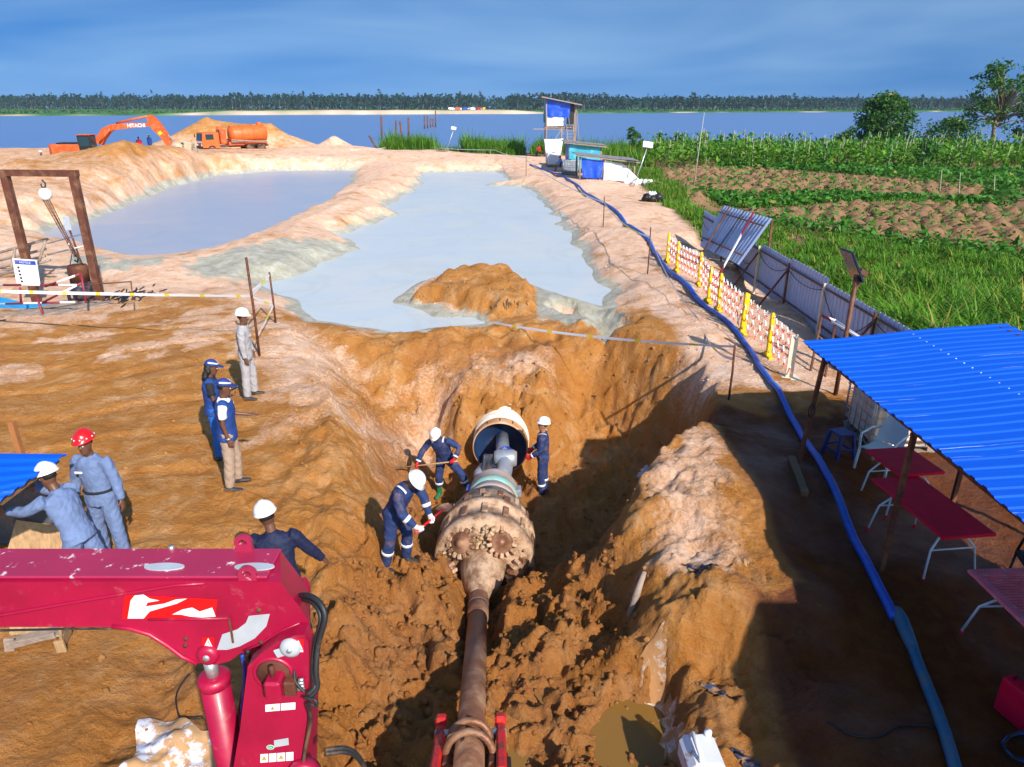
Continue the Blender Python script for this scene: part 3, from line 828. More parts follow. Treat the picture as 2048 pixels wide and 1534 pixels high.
make_tree('river_bush', 'small bush hugging the left foot of the large rounded tree', at_far(1700, 111), 3.6, 5.0, 14, 40, 36, .2, .4)
make_tree('sparse_tree', 'tall airy tree with open branches against the sky', at_far(1983, 114), 12.2, 11.0, 8, 74, 44, .27, 3.4, True)
make_tree('edge_tree', 'leafy tree cut by the right picture border', at_far(2062, 112), 8.6, 6.5, 9, 70, 38, .24, 1.5)
make_tree('lollipop_tree', 'small round topped sapling standing among the vine stakes', at_far(1845, 74, -.8), 2.9, 2.6, 12, 22, 30, .13, 1.4)
make_tree('river_bush', 'shrub on the near bank behind the lamp pole by the huts', at_far(1262, 92, -.6), 3.4, 3.0, 17, 26, 34, .16, .4)

# far side of the river --------------------------------------------------
WL = [(-1600,560),(-900,560),(-420,575),(-300,600),(-160,660),(0,700),(120,760),(300,840),(600,930),(1000,1000),(1900,1000)]
TO = [(-1600,520),(-900,500),(-500,440),(-300,330),(-150,260),(0,230),(60,160),(150,90),(300,50),(600,40),(1900,40)]
def interp(tab, x): return np.interp(x, [a for a, b in tab], [b for a, b in tab])
xs = np.linspace(-1600, 1800, 260)
offs = [0, 1.5, 4, 14, 45, 120, 300, 520, 700]
V = []; Zn = []
for o in offs:
    w = interp(WL, xs) + 10 * noise2(xs / 60, xs * 0 + 1.5, 3) + o
    zz = {0: -3.3, 1.5: -2.4, 4: -1.9, 14: -1.6}.get(o, -1.2) + .5 * noise2(xs / 30, w / 30, 8) * (o > 0)
    zz = zz + 2.0 * (o > 1) * (o < 20) * sstep(-290, -230, xs) * sstep(40, -10, xs)
    V.append(np.stack([xs, w, zz], 1))
    sand = sstep(-270, -200, xs) * sstep(60, 0, xs) * (o < 40) * np.clip(.75 + noise2(xs / 25, w / 20, 9), 0, 1)
    sand = np.maximum(sand, (o < 3) * sstep(.1, .5, noise2(xs / 40, xs * 0, 19)) * .8)
    Zn.append(np.stack([sand, 0 * xs, 0 * xs], 1))
n_, m_ = len(offs), len(xs)
i = np.arange(n_ - 1)[:, None] * m_ + np.arange(m_ - 1)[None, :]
me = np_mesh('far_bank', np.concatenate(V), np.stack([i, i + 1, i + 1 + m_, i + m_], -1).reshape(-1, 4), [], True)
put_colors(me, np.concatenate(Zn), 'tint')
mb_ = bpy.data.materials.new('far_bank_grass'); mb_.use_nodes = True
N, L = mb_.node_tree.nodes, mb_.node_tree.links
at = N.new('ShaderNodeAttribute'); at.attribute_name = 'tint'
ge = N.new('ShaderNodeNewGeometry'); no = N.new('ShaderNodeTexNoise'); no.inputs['Scale'].default_value = .03; no.inputs['Detail'].default_value = 8
mp = N.new('ShaderNodeMapping'); mp.inputs['Scale'].default_value = (1, .3, 1)
L.new(ge.outputs['Position'], mp.inputs['Vector']); L.new(mp.outputs['Vector'], no.inputs['Vector'])
mx = N.new('ShaderNodeMix'); mx.data_type = 'RGBA'; mx.inputs['A'].default_value = (.016, .085, .014, 1); mx.inputs['B'].default_value = (.045, .15, .02, 1)
mr = N.new('ShaderNodeMapRange'); mr.inputs['From Min'].default_value = .4; mr.inputs['From Max'].default_value = .62
L.new(no.outputs['Fac'], mr.inputs['Value']); L.new(mr.outputs['Result'], mx.inputs['Factor'])
m2 = N.new('ShaderNodeMix'); m2.data_type = 'RGBA'; m2.inputs['B'].default_value = (.62, .44, .34, 1)
sp = N.new('ShaderNodeSeparateColor'); L.new(at.outputs['Color'], sp.inputs['Color'])
L.new(sp.outputs['Red'], m2.inputs['Factor']); L.new(mx.outputs['Result'], m2.inputs['A'])
L.new(m2.outputs['Result'], N['Principled BSDF'].inputs['Base Color']); N['Principled BSDF'].inputs['Roughness'].default_value = .9
me.materials.append(mb_)
o = bpy.data.objects.new('far_bank', me); link(o); tag(o, kind='structure')
# the far wood: one mass of trunks and crowns
r = np.random.default_rng(77); nt = 3600
tx = r.uniform(-1250, 1350, nt); back = r.random(nt) ** 1.3 * 260
gap = (np.abs(tx + 30) < 22) & (back < 180)
tx = tx[~gap]; back = back[~gap]; nt = len(tx)
ty = interp(WL, tx) + interp(TO, tx) + back
th = (13 + 6.5 * r.random(nt)) * (1 + .15 * noise2(tx / 90, tx * 0, 4)) * np.where(tx > 150, .82, 1.0)
tall = r.random(nt) < .05; th = np.where(tall, th * 1.22, th)
per = 24
u = r.random((nt, per)); ang = r.random((nt, per)) * 6.283
cz = th[:, None] * (.30 + .70 * u); cw = (th * .17)[:, None] * np.sin(np.pi * np.clip(u * .85 + .12, 0, 1)) * np.sqrt(r.random((nt, per)))
cc = np.stack([tx[:, None] + np.cos(ang) * cw * 1.25, ty[:, None] + np.sin(ang) * cw, cz - 1.4], -1).reshape(-1, 3)
crowns = leafquads(cc, 2.1, r, .1, .0)
nb = 18000; bx_ = r.uniform(-1250, 1350, nb); by_ = interp(WL, bx_) + interp(TO, bx_) - 4 + r.random(nb) * 200
bush = leafquads(np.stack([bx_, by_, -1.2 + np.clip((by_ - interp(WL, bx_) - interp(TO, bx_)) * .16 + 3.5, 2, 13) * r.random(nb)], 1), 2.7, r, .1, .0)
mass('far_forest', [crowns, bush], M_FAR, 'dense dark forest lining the far side of the river', 'forest')
V = []; k = nt
a_ = np.stack([tx - .22, ty, 0 * tx - 1.6], 1); b__ = np.stack([tx + .22, ty, 0 * tx - 1.6], 1)
c_ = np.stack([tx + .16, ty + .1, th * .6], 1); d_ = np.stack([tx - .16, ty + .1, th * .6], 1); e_ = np.stack([tx, ty + .5, 0 * tx - 1.6], 1); f_ = np.stack([tx, ty + .4, th * .6], 1)
V = np.stack([a_, b__, c_, d_, e_, f_], 1).reshape(-1, 3); q = np.arange(nt)[:, None] * 6
F = np.concatenate([q + np.array([[0, 1, 2, 3]]), q + np.array([[1, 4, 5, 2]]), q + np.array([[4, 0, 3, 5]])])
ft = np_mesh('far_trunks', V, F, [M_PALEBARK]); o = bpy.data.objects.new('far_trunks', ft); link(o); tag(o, 'pale thin trunks of the forest across the river', 'trunks', kind='stuff')
# low growth on the flood plain
nb = 9000; bx_ = r.uniform(-1100, 1200, nb); by_ = interp(WL, bx_) + 8 + r.random(nb) ** 1.6 * interp(TO, bx_)
mass('flood_plain_scrub', [leafquads(np.stack([bx_, by_, -1.3 + 1.3 * r.random(nb) ** 2], 1), 1.5, r, .2, .0)], M_TREE, 'low green scrub on the flood plain across the river', 'scrub')
# ---------------------------------------------------------------- shared materials
CLAY = (.34, .17, .07)
M_ROOF = mat('blue_roof_paint', (.003, .088, .60), .42, .0, .10, 1.5, dirt=(.55, .70, .86), damt=.85, dscale=1.0, dlo=.645, dhi=.67, stretch=(.35, 15.0, 1.0), spec=.2)
M_RUST = mat('rusty_steel', (.10, .028, .015), .75, .2, .35, 9, .3, 60, dirt=(.28, .12, .05), damt=.6)
M_RUST2 = mat('brown_steel', (.115, .036, .02), .6, .1, .25, 5, dirt=(.3, .16, .08), damt=.5)
M_WOOD = mat('raw_timber', (.36, .22, .11), .85, 0, .3, 5, .3, 40, stretch=(6, 6, .8))
M_WOODDK = mat('wet_timber', (.16, .085, .04), .7, 0, .3, 5, .3, 40)
M_GREYWOOD = mat('weathered_wood', (.28, .21, .17), .9, 0, .3, 7, .3)
M_YELLOW = mat('yellow_plastic', (.85, .50, .0), .45, 0, .08, 5, dirt=CLAY, damt=.4, dlo=.55, dhi=.7)
M_WHITE = mat('white_paint', (.80, .80, .80), .5, 0, .06, 5, dirt=(.5, .38, .25), damt=.35, dlo=.55, dhi=.7)
M_CREAM = mat('cream_board', (.72, .60, .45), .7, 0, .1)
M_REDP = mat('red_plastic', (.74, .004, .04), .55, 0, .12, 4, spec=.15, dirt=(.30, .04, .03), damt=.4, dlo=.55, dhi=.68, dscale=5)
M_PINKP = mat('faded_red_plastic', (.88, .16, .22), .5, 0, .15, 5, dirt=(.72, .50, .46), damt=.6, dlo=.55, dhi=.63, dscale=12)
M_LEGW = mat('pale_tube', (.62, .72, .80), .4, .1, .05)
M_BLUEP = mat('dark_blue_plastic', (.012, .03, .17), .4, 0, .1)
M_WPLAS = mat('white_plastic', (.62, .72, .78), .4, 0, .05)
M_BLACK = mat('black_plastic', (.012, .012, .014), .5, 0, .2)
M_RUBBER = mat('black_rubber', (.015, .017, .02), .55, 0, .2, dirt=CLAY, damt=.4)
M_HOSE = mat('blue_hose', (.010, .085, .50), .4, 0, .12, 6, dirt=(.10, .22, .40), damt=.5, dlo=.5, dhi=.7)
M_HOSE2 = mat('dirty_blue_pipe', (.015, .12, .23), .5, 0, .2, 6, dirt=(.16, .12, .08), damt=.6, dlo=.46, dhi=.66, dscale=6)
M_FENCE = mat('fence_sheet', (.36, .46, .68), .55, .05, .1, 3, dirt=(.30, .30, .32), damt=.4, stretch=(1, 6, .5), dlo=.5, dhi=.7)
M_STEEL = mat('galvanised', (.50, .52, .55), .4, .7, .12)
M_IBC = mat('stained_tank_plastic', (.78, .58, .46), .45, 0, .18, 2.5, dirt=(.36, .20, .12), damt=.5, dlo=.45, dhi=.7)
M_IBCW = mat('white_tank_plastic', (.72, .70, .78), .45, 0, .1)
M_IBCG = mat('grey_tank_plastic', (.22, .25, .30), .5, 0, .15)
M_TAPE = mat('barrier_tape', (.86, .88, .95), .45, 0, .05)
M_SOLAR = mat('solar_glass', (.012, .02, .05), .15, .3, .1)
def stripe_mat(name, a, b, period, axis='Z', ratio=.5, rough=.5):
    m = bpy.data.materials.new(name); m.use_nodes = True
    N, L = m.node_tree.nodes, m.node_tree.links
    tc = N.new('ShaderNodeTexCoord'); s = N.new('ShaderNodeSeparateXYZ'); L.new(tc.outputs['Object'], s.inputs[0])
    d = N.new('ShaderNodeMath'); d.operation = 'DIVIDE'; d.inputs[1].default_value = period; L.new(s.outputs[axis], d.inputs[0])
    f = N.new('ShaderNodeMath'); f.operation = 'FRACT'; L.new(d.outputs[0], f.inputs[0])
    g = N.new('ShaderNodeMath'); g.operation = 'LESS_THAN'; g.inputs[1].default_value = ratio; L.new(f.outputs[0], g.inputs[0])
    mx = N.new('ShaderNodeMix'); mx.data_type = 'RGBA'; mx.inputs['A'].default_value = (*a, 1); mx.inputs['B'].default_value = (*b, 1)
    L.new(g.outputs[0], mx.inputs['Factor']); L.new(mx.outputs['Result'], N['Principled BSDF'].inputs['Base Color'])
    N['Principled BSDF'].inputs['Roughness'].default_value = rough
    return m
M_SLAT = stripe_mat('red_white_slat', (.80, .80, .82), (.55, .012, .012), .26)
M_TAPEY = stripe_mat('yellow_white_tape', (.84, .86, .92), (.80, .70, .04), .9, 'X', .13)
M_REDWHITE = stripe_mat('red_white_tube', (.75, .75, .78), (.22, .02, .03), 1.1, 'X', .5)

# ---------------------------------------------------------------- blue canopy
cn = thing('blue_canopy', 'open shelter with bright blue corrugated metal roof on thin rusty posts', 'shelter', (0, 0, 0))
def corr(x0, x1, z0, z1, y0, y1, pitch, amp, t=.006):
    """ribbed sheet, ribs along x"""
    b = MB(); n = max(2, int(round((y1 - y0) / pitch)))
    prof = []
    for k in range(n):
        a = y0 + (y1 - y0) * k / n; p = (y1 - y0) / n
        prof += [(a, 0), (a + p * .50, 0), (a + p * .60, amp), (a + p * .90, amp)]
    prof.append((y1, 0))
    xs_ = [x0 + (x1 - x0) * i / 6 for i in range(7)]
    g = []
    for i, x in enumerate(xs_):
        z = z0 + (z1 - z0) * i / 6 - .012 * math.sin(i * 1.3)
        g.append([(x, y, z + h) for y, h in prof])
    b.sheet(g); b.sheet([[(p[0], p[1], p[2] - t) for p in row][::-1] for row in g])
    for v in b.v: pass
    b.sm = [False] * len(b.sm)
    return b
ye = 10.72
for k in range(9):
    y1 = ye - k * .95; y0 = y1 - .99
    b = corr(4.60 + .02 * math.sin(k * 2.1), 7.75 + .03 * math.sin(k * 1.7), 2.0 + .003 * k, 2.30 + .003 * k, y0, y1, .19, .016)
    b.build('roof_sheet', M_ROOF, cn)
    for q in range(5): MB().lathe([(.0, .008), (.012, .006), (.014, 0)], 8, (6.25, y0 + .08 + q * .19, 2.162 + .003 * k)).build('screw_washer', M_LEGW, cn)
for (bx, by, tx_, tz) in ((4.52, 9.98, 4.66, 2.0), (4.67, 7.5, 4.70, 2.0), (4.72, 4.4, 4.72, 2.0), (7.6, 10.5, 7.6, 2.28), (7.55, 7.4, 7.6, 2.28), (6.35, 8.9, 6.36, 2.14)):
    MB().bar((bx, by, hz(bx, by) - .1), (tx_, by, tz - .03), .055, .055).build('post', M_RUST, cn)
for x, z in ((4.68, 1.965), (6.3, 2.12), (7.6, 2.255)):
    MB().bar((x, 2.3, z), (x, 10.6, z), .05, .05).build('purlin', M_RUST, cn)
for y in (4.4, 7.5, 10.0): MB().bar((4.66, y, 1.90), (7.65, y, 2.19), .045, .045).build('rafter', M_RUST, cn)
MB().tube([(4.57 + .05 * math.cos(a * .63), 9.92, 1.15 + .11 * math.sin(a * .63)) for a in range(10)], .012, 6, close=True).build('wire_coil', M_BLACK, cn)
# solar floodlight
sl = thing('solar_floodlight', 'solar street light with dark panel on a brown pole behind the canopy', 'street light', (6.5, 13.2, hz(6.5, 13.2)))
MB().tube([(0, 0, -.1), (0, 0, 2.4)], .045, 8).build('pole', M_RUST2, sl)
MB().box((-.1, .05, 2.62), (.05, .42, .66), (0, R(-30), R(6)), .01).build('solar_panel', M_SOLAR, sl)
MB().box((.08, 0, 2.5), (.16, .2, .10), (0, R(30), 0), .01).box((.02, 0, 2.36), (.1, .1, .26)).build('lamp_head', M_RUST2, sl)
# fence of corrugated sheets
fe = thing('sheet_metal_fence', 'blue grey corrugated sheet fence along the tall grass', 'fence', (0, 0, 0))
fy = [31.2, 28.6, 26.0, 23.6, 20.9, 18.3, 15.5, 12.6, 9.8]
def rib_panel(L, H):
    b = MB(); n = int(L / .2); prof = []
    for k in range(n):
        a = L * k / n; p = L / n
        prof += [(a, 0), (a + p * .78, 0), (a + p * .84, -.022), (a + p * .94, -.022)]
    prof.append((L, 0))
    b.sheet([[(d, y, 0) for y, d in prof], [(d, y, H) for y, d in prof]])
    b.sheet([[(d + .006, y, H) for y, d in prof], [(d + .006, y, 0) for y, d in prof]])
    b.sm = [False] * len(b.sm); return b
for k in range(len(fy) - 1):
    y1, y0 = fy[k], fy[k + 1]
    zb = -.32 + .03 * math.sin(k * 2.3); tp = 1.5 + .07 * math.sin(k * 1.7 + 1)
    o = rib_panel(y1 - y0 - .03, tp).build('fence_panel', M_FENCE, fe, (8.30 + .02 * math.sin(k * 3), y0 + .015, zb))
    o.rotation_euler = (0, R(1.5 * math.sin(k * 2.2)), 0)
    MB().bar((8.22, y0, -.6), (8.22, y0, 1.12), .06).build('post', M_RUST2 if k % 2 else M_CREAM, fe)
    MB().bar((8.25, y0 + .03, .98), (8.25, y1 - .03, .98), .04).build('rail', M_RUST2, fe)
    MB().bar((8.25, y0 + .03, -.02), (8.25, y1 - .03, -.02), .04).build('rail', M_RUST2, fe)
    if k in (2, 3, 5): MB().bar((8.2, y0, .9), (7.35, y0 - .25, hz(7.35, y0 - .25) - .05), .045).build('brace', M_RUST2, fe)
    sag = [(8.2, y0 + (y1 - y0) * t, .95 - .75 * 4 * t * (1 - t) * (.5 + .4 * math.sin(k * 4.1))) for t in [i / 10 for i in range(11)]]
    MB().tube(sag, .012, 5).build('cable', M_BLACK, fe)
# propped sheet panel
pp = thing('propped_sheet_panel', 'tilted rack of blue corrugated sheets propped on poles by the fence', 'panel', (0, 0, 0))
A, B, C_, D = Vector((7.05, 26.7, .55)), Vector((7.5, 23.3, .55)), Vector((8.4, 23.3, 2.05)), Vector((7.75, 26.6, 2.05))
for k in range(4):
    t0, t1 = k / 4 + .004, (k + 1) / 4 - .004
    g = []
    for i in range(2):
        lo, hi = (A, B) if i == 0 else (D, C_)
        row = []
        for j in range(17):
            t = t0 + (t1 - t0) * j / 16
            p = lo.lerp(hi, t); row.append(p + Vector((-.025, 0, .02)) * (1 if j % 4 == 3 else 0))
        g.append(row)
    b = MB().sheet(g); b.sheet([[p + Vector((.02, 0, -.01)) for p in row] for row in g][::-1]); b.sm = [False] * len(b.sm)
    b.build('panel_sheet', M_FENCE, pp)
off = Vector((-.06, 0, .04))
for t in (.18, .82): MB().bar(A.lerp(D, t) + off, B.lerp(C_, t) + off, .04).build('rail', M_RUST2, pp)
for t, e in ((.22, (6.75, 25.9)), (.72, (6.85, 23.6))):
    MB().bar(D.lerp(C_, t) + Vector((-.12, 0, .08)), (e[0], e[1], hz(*e) - .05), .05).build('prop_pole', M_RUST2 if t < .5 else M_REDWHITE, pp)
MB().bar(A.lerp(B, .48) + off * 1.4, D.lerp(C_, .52) + off * 1.4, .035).build('rail', M_BLACK, pp)
for t in (.02, .98): MB().bar(D.lerp(C_, t) + Vector((.05, 0, -.05)), (D.lerp(C_, t).x + .1, D.lerp(C_, t).y, -.3), .06).build('post', M_RUST2, pp)
# expanding barriers
posts_px = [(1334, 526), (1353, 542), (1397, 576), (1416, 604), (1436, 621), (1483, 666), (1536, 709), (1578, 752)]
SLAT_ME = MB().box((0, 0, 0), (.010, .022, 1.02)).build('slat', M_SLAT); sm_ = SLAT_ME.data; bpy.data.objects.remove(SLAT_ME)
PW = [W(a, b_, .1) for a, b_ in posts_px]
desc = ['farthest from the canopy', 'second along from the far end', 'by the propped sheet rack', 'short middle section', 'bunched section before the long stretch', 'long stretch with doubled posts', 'nearest the blue canopy']
for k in range(7):
    p, q = PW[k], PW[k + 1]
    t = thing('expanding_barrier', 'red and white expanding lattice barrier on yellow posts, ' + desc[k], 'barrier', (p.x, p.y, hz(p.x, p.y)), group='expanding barriers along the blue hose')
    d = Vector((q.x - p.x, q.y - p.y, hz(q.x, q.y) - hz(p.x, p.y))); L_ = d.length; yaw = math.atan2(d.y, d.x)
    b = MB().box((0, 0, .5), (.10, .09, 1.0), None, .012).box((0, 0, 1.02), (.07, .07, .06), None, .01)
    b.build('post', M_YELLOW, t, rot=(0, R(2 * math.sin(k * 3)), yaw))
    MB().box((0, 0, .03), (.12, .5, .06), None, .015).box((0, 0, .08), (.14, .2, .08), None, .015).build('base', M_YELLOW, t, rot=(0, 0, yaw + R(90)))
    if k == 5: MB().box((0, 0, .5), (.10, .09, .96), None, .012).build('post', M_YELLOW, t, (.1, .16, 0))
    n = max(4, int(L_ / .35)); wd = L_ / n
    ang = math.atan2(min(3.2 * wd, .8), .62)
    for i in range(n):
        for s in (-1, 1):
            f = (i + .5) / n
            o = bpy.data.objects.new('slat', sm_); link(o, t)
            o.location = (d.x * f + .014 * s * -math.sin(yaw), d.y * f + .014 * s * math.cos(yaw), .55 + d.z * f)
            o.rotation_euler = Euler((0, s * ang * .62, yaw), 'XYZ')
    if k == 6:
        e = MB().box((d.x, d.y, .48), (.03, .16, .98), (0, 0, yaw), .005); e.build('end_board', M_CREAM, t)
        MB().box((d.x, d.y, .02), (.4, .4, .04), (0, 0, yaw), .01).build('base', M_CREAM, t)
# white and maroon trestle
tr = thing('tube_trestle', 'white and maroon tube trestle leaning between fence and canopy', 'trestle', (0, 0, 0))
def gz(x, y, h=0.0): return Vector((x, y, hz(x, y) + h))
for a, b_ in (((6.55, 14.6, 0), (7.05, 15.6, 1.0)), ((6.75, 14.3, 0), (7.25, 15.3, 1.0)), ((7.05, 15.6, 1.0), (7.95, 13.5, .85)), ((7.25, 15.3, 1.0), (8.05, 13.3, .75)),
             ((7.05, 15.6, .55), (7.95, 13.5, .4)), ((7.95, 13.5, .85), (7.8, 13.3, 0)), ((8.05, 13.3, .75), (8.0, 13.0, 0)), ((7.05, 15.6, 1.0), (7.25, 15.3, 1.0)), ((7.5, 14.6, .92), (7.62, 14.4, .2)),
             ((7.35, 14.9, .95), (7.62, 14.4, .2)), ((7.95, 13.5, .85), (8.05, 13.3, .75)), ((7.7, 14.1, .9), (7.5, 14.0, 0))):
    MB().cyl(gz(a[0], a[1], a[2] - .03 * (a[2] == 0)), gz(b_[0], b_[1], b_[2]), .027, 8).build('tube', M_REDWHITE if (a[2] + b_[2]) > 1.2 else M_RUST2, tr)

# ---------------------------------------------------------------- hose
hp = [(1060,335),(1100,345),(1150,372),(1195,405),(1230,428),(1248,442),(1258,458),(1288,478),(1302,492),(1318,520),(1345,555),(1385,592),(1440,640),(1475,672),(1500,700),(1522,745),(1545,775),(1560,795),(1600,860),(1640,940),(1700,1050),(1750,1150),(1790,1232)]
def smooth_path(pts, n=6):
    out = []
    P = [pts[0]] + list(pts) + [pts[-1]]
    for i in range(1, len(P) - 2):
        for k in range(n):
            t = k / n; a, b_, c, d = P[i - 1], P[i], P[i + 1], P[i + 2]
            out.append(.5 * ((2 * b_) + (-a + c) * t + (2 * a - 5 * b_ + 4 * c - d) * t * t + (-a + 3 * b_ - 3 * c + d) * t ** 3))
    out.append(P[-2]); return out
def ground_path(px, z=0.0, r=.05, lift=0.0, n=6):
    pts = smooth_path([W(a, b_, z) for a, b_ in px], n)
    hh = hzs([p.x for p in pts], [p.y for p in pts])
    hh = [max(hh[max(0, i - 1):i + 2]) for i in range(len(hh))]
    return [Vector((p.x, p.y, h + r * .8 + lift)) for p, h in zip(pts, hh)]
hs = thing('blue_hose', 'long blue discharge hose running from the huts down to the foreground', 'hose', (0, 0, 0))
gp = ground_path(hp, .1, .06)
MB().tube(gp, [.075 if p.y > 20 else .058 for p in gp], 9).build('lay_flat_hose', M_HOSE, hs)
gp2 = ground_path([(1790,1232),(1812,1275),(1840,1340),(1880,1450),(1905,1530),(1925,1590)], 0, .06, 0, 4)
MB().tube(gp2, .058, 10).build('steel_pipe', M_HOSE2, hs)
MB().tube([gp2[0], gp2[2], gp2[4], gp2[6]], [.062, .078, .075, .06], 10).build('coupling', M_HOSE2, hs)

# ---------------------------------------------------------------- furniture under the canopy
def ibc(name, label, loc, rz, bottle, liq=None, group=None, sc=1.0):
    t = thing(name, label, 'tank', loc, rz, group, sc=sc)
    b = MB()
    for y in (-.42, 0, .42): b.box((0, y, .02), (1.16, .12, .025)).box((0, y, .125), (1.16, .1, .025))
    for x in (-.5, 0, .5):
        for y in (-.42, 0, .42): b.box((x, y, .072), (.12, .12, .085))
    b.build('pallet', M_GREYWOOD, t)
    MB().box((0, 0, .65), (1.12, .92, .98), None, .07).build('bottle', bottle, t)
    MB().lathe([(.11, 1.14), (.11, 1.18), (.10, 1.19), (.0, 1.19)], 14).build('lid', M_BLACK, t)
    c = MB()
    for k in range(7):
        z = .16 + k * .16
        c.tube([(-.59, -.49, z), (.59, -.49, z), (.59, .49, z), (-.59, .49, z)], .009, 5, close=True)
    for k in range(7):
        x = -.57 + k * .19
        for y in (-.495, .495): c.cyl((x, y, .14), (x, y, 1.14), .009, 5)
    for k in range(6):
        y = -.48 + k * .192
        for x in (-.595, .595): c.cyl((x, y, .14), (x, y, 1.14), .009, 5)
    for x in (-.3, .3): c.cyl((x, -.49, 1.15), (x, .49, 1.15), .01, 5)
    c.build('cage', M_STEEL, t)
    return t
t = ibc('caged_tank', 'large caged liquid tank stained brown beside the white chair', (6.62, 11.3, hz(6.6, 11.3)), 0, M_IBC)
MB().box((.26, -.505, .82), (.42, .008, .34)).build('label_plate', M_STEEL, t)
MB().box((.26, -.511, .93), (.36, .004, .06)).build('blue_strip', M_BLUEP, t)
MB().box((.42, -.508, .62), (.16, .006, .16)).build('sticker', M_WHITE, t)
st = thing('plastic_stool', 'dark blue plastic stool beside the stained tank', 'stool', (5.42, 10.55, hz(5.42, 10.55)), .3)
MB().box((0, 0, .44), (.29, .29, .03), None, .012).build('seat', M_BLUEP, st)
for sx in (-1, 1):
    for sy in (-1, 1): MB().bar((sx * .17, sy * .17, -.01), (sx * .125, sy * .125, .43), .055, .055, bev=.01).build('leg', M_BLUEP, st)
for s in (-1, 1):
    MB().box((s * .155, 0, .14), (.02, .30, .035)).build('stretcher', M_BLUEP, st)
    MB().box((0, s * .155, .18), (.30, .02, .035)).build('stretcher', M_BLUEP, st)
ch = thing('plastic_chair', 'white plastic garden chair by the stained tank and red tables', 'chair', (5.83, 10.05, hz(5.8, 10.05)), R(125))
g = [[(x * (.21 + .03 * t), -.02 + .43 * t - .2, .42 - .03 * math.sin(t * 3)) for x in (-1, -.5, 0, .5, 1)] for t in (0, .25, .5, .75, 1)]
b = MB().sheet(g); b.sheet([[(p[0], p[1], p[2] - .02) for p in r_] for r_ in g][::-1]); b.build('seat', M_WPLAS, ch)
bk = []
for i in range(7):
    t = i / 6; w = .22 * (1 - .35 * max(0, t - .55) / .45)
    bk.append([(x * w, -.22 - .14 * t - .05 * (1 - abs(x)), .42 + .45 * t) for x in (-1, -.6, -.2, .2, .6, 1)])
b = MB().sheet(bk); b.sheet([[(p[0], p[1] - .015, p[2]) for p in r_] for r_ in bk][::-1]); b.build('backrest', M_WPLAS, ch)
for s in (-1, 1):
    MB().tube([(s * .25, .24, 0), (s * .235, .2, .42)], .022, 7).build('leg', M_WPLAS, ch)
    MB().tube([(s * .25, -.32, 0), (s * .22, -.22, .45)], .022, 7).build('leg', M_WPLAS, ch)
    MB().tube([(s * .25, .2, .42), (s * .27, .17, .62), (s * .26, -.1, .66), (s * .22, -.3, .64)], .02, 7).build('armrest', M_WPLAS, ch)
def red_table(label, cx, cy, w, l, rz, m, slots=False, h=.74):
    t = thing('folding_table' if not slots else 'slatted_table', label, 'table', (cx, cy, hz(cx, cy)), rz)
    if not slots:
        MB().box((0, 0, h - .02), (w, l, .045), None, .015).build('tabletop', m, t)
        MB().box((0, 0, h - .08), (w * .55, l * .6, .07)).build('under_frame', m, t)
    else:
        MB().box((-w / 2 + .05, 0, h), (.10, l, .04), None, .008).box((w / 2 - .05, 0, h), (.10, l, .04), None, .008).box((0, l / 2 - .06, h), (w - .2, .12, .04)).box((0, -l / 2 + .06, h), (w - .2, .12, .04)).box((0, 0, h), (w - .2, .10, .04)).build('top_frame', m, t)
        n = 13
        for k in range(n):
            for hf in (-1, 1):
                y = hf * (.05 + (l / 2 - .17) * (k + .5) / n)
                MB().box((0, y, h - .003), (w - .2, (l / 2 - .17) / n * .55, .03)).build('slat', m, t)
    for sy in (-1, 1):
        for sx in (-1, 1):
            b = MB().tube([(sx * w * .12, sy * l * .30, h - .06), (sx * w * .42, sy * l * .36, .42), (sx * w * .50, sy * l * .40, .02)], .014, 7)
            o = b.build('leg', M_LEGW, t)
            MB().cyl((sx * w * .50, sy * l * .40, .0), (sx * w * .49, sy * l * .397, .05), .02, 7).build('foot', M_REDP, o)
        MB().tube([(-w * .42, sy * l * .36, .42), (w * .42, sy * l * .36, .42)], .011, 6).build('brace', M_LEGW, t)
    return t
red_table('long dark red plastic table in the shade, nearer the camera of the joined pair', 5.37, 7.92, .70, 1.46, R(7), M_REDP)
red_table('short dark red plastic table at the far end, next to the white chair', 5.62, 9.06, .70, .80, R(7), M_REDP)
red_table('faded pink slatted table cut off by the right picture border', 5.52, 5.78, .98, 1.5, R(2), M_PINKP, True)
oc = thing('office_chair', 'black office chair at the end of the long red table', 'chair', (6.28, 7.0, hz(6.28, 7)), R(75))
MB().box((0, 0, .46), (.48, .48, .07), None, .02).build('seat', M_BLACK, oc)
MB().box((0, -.25, .78), (.44, .05, .52), (R(12), 0, 0), .02).build('backrest', M_BLACK, oc)
for s in (-1, 1):
    MB().tube([(s * .25, -.2, .45), (s * .27, -.18, .68), (s * .27, .15, .68), (s * .26, .2, .46)], .018, 7).build('armrest', M_BLACK, oc)
    MB().tube([(s * .22, .22, .43), (s * .24, .24, 0)], .016, 6).build('leg', M_BLACK, oc)
    MB().tube([(s * .22, -.22, .43), (s * .24, -.26, 0)], .016, 6).build('leg', M_BLACK, oc)
tb = thing('tool_case', 'small red and black tool case resting on the office chair seat', 'tool case', (6.24, 7.02, hz(6.28, 7) + .497), R(70))
MB().box((0, 0, .05), (.34, .26, .10), None, .02).build('case_body', M_BLACK, tb)
for k in (-1, 0, 1): MB().box((k * .1, 0, .105), (.06, .24, .015), None, .004).build('red_tray', M_REDP, tb)
tm = thing('timber_baulk', 'short rough timber baulk lying beside the blue hose', 'timber', (0, 0, 0))
a, b_ = W(1578, 945, .05), W(1606, 1008, .05); a.z = hz(a.x, a.y) + .06; b_.z = hz(b_.x, b_.y) + .06
MB().bar(a, b_, .11, .10, bev=.008).build('baulk', M_WOODDK, tm)
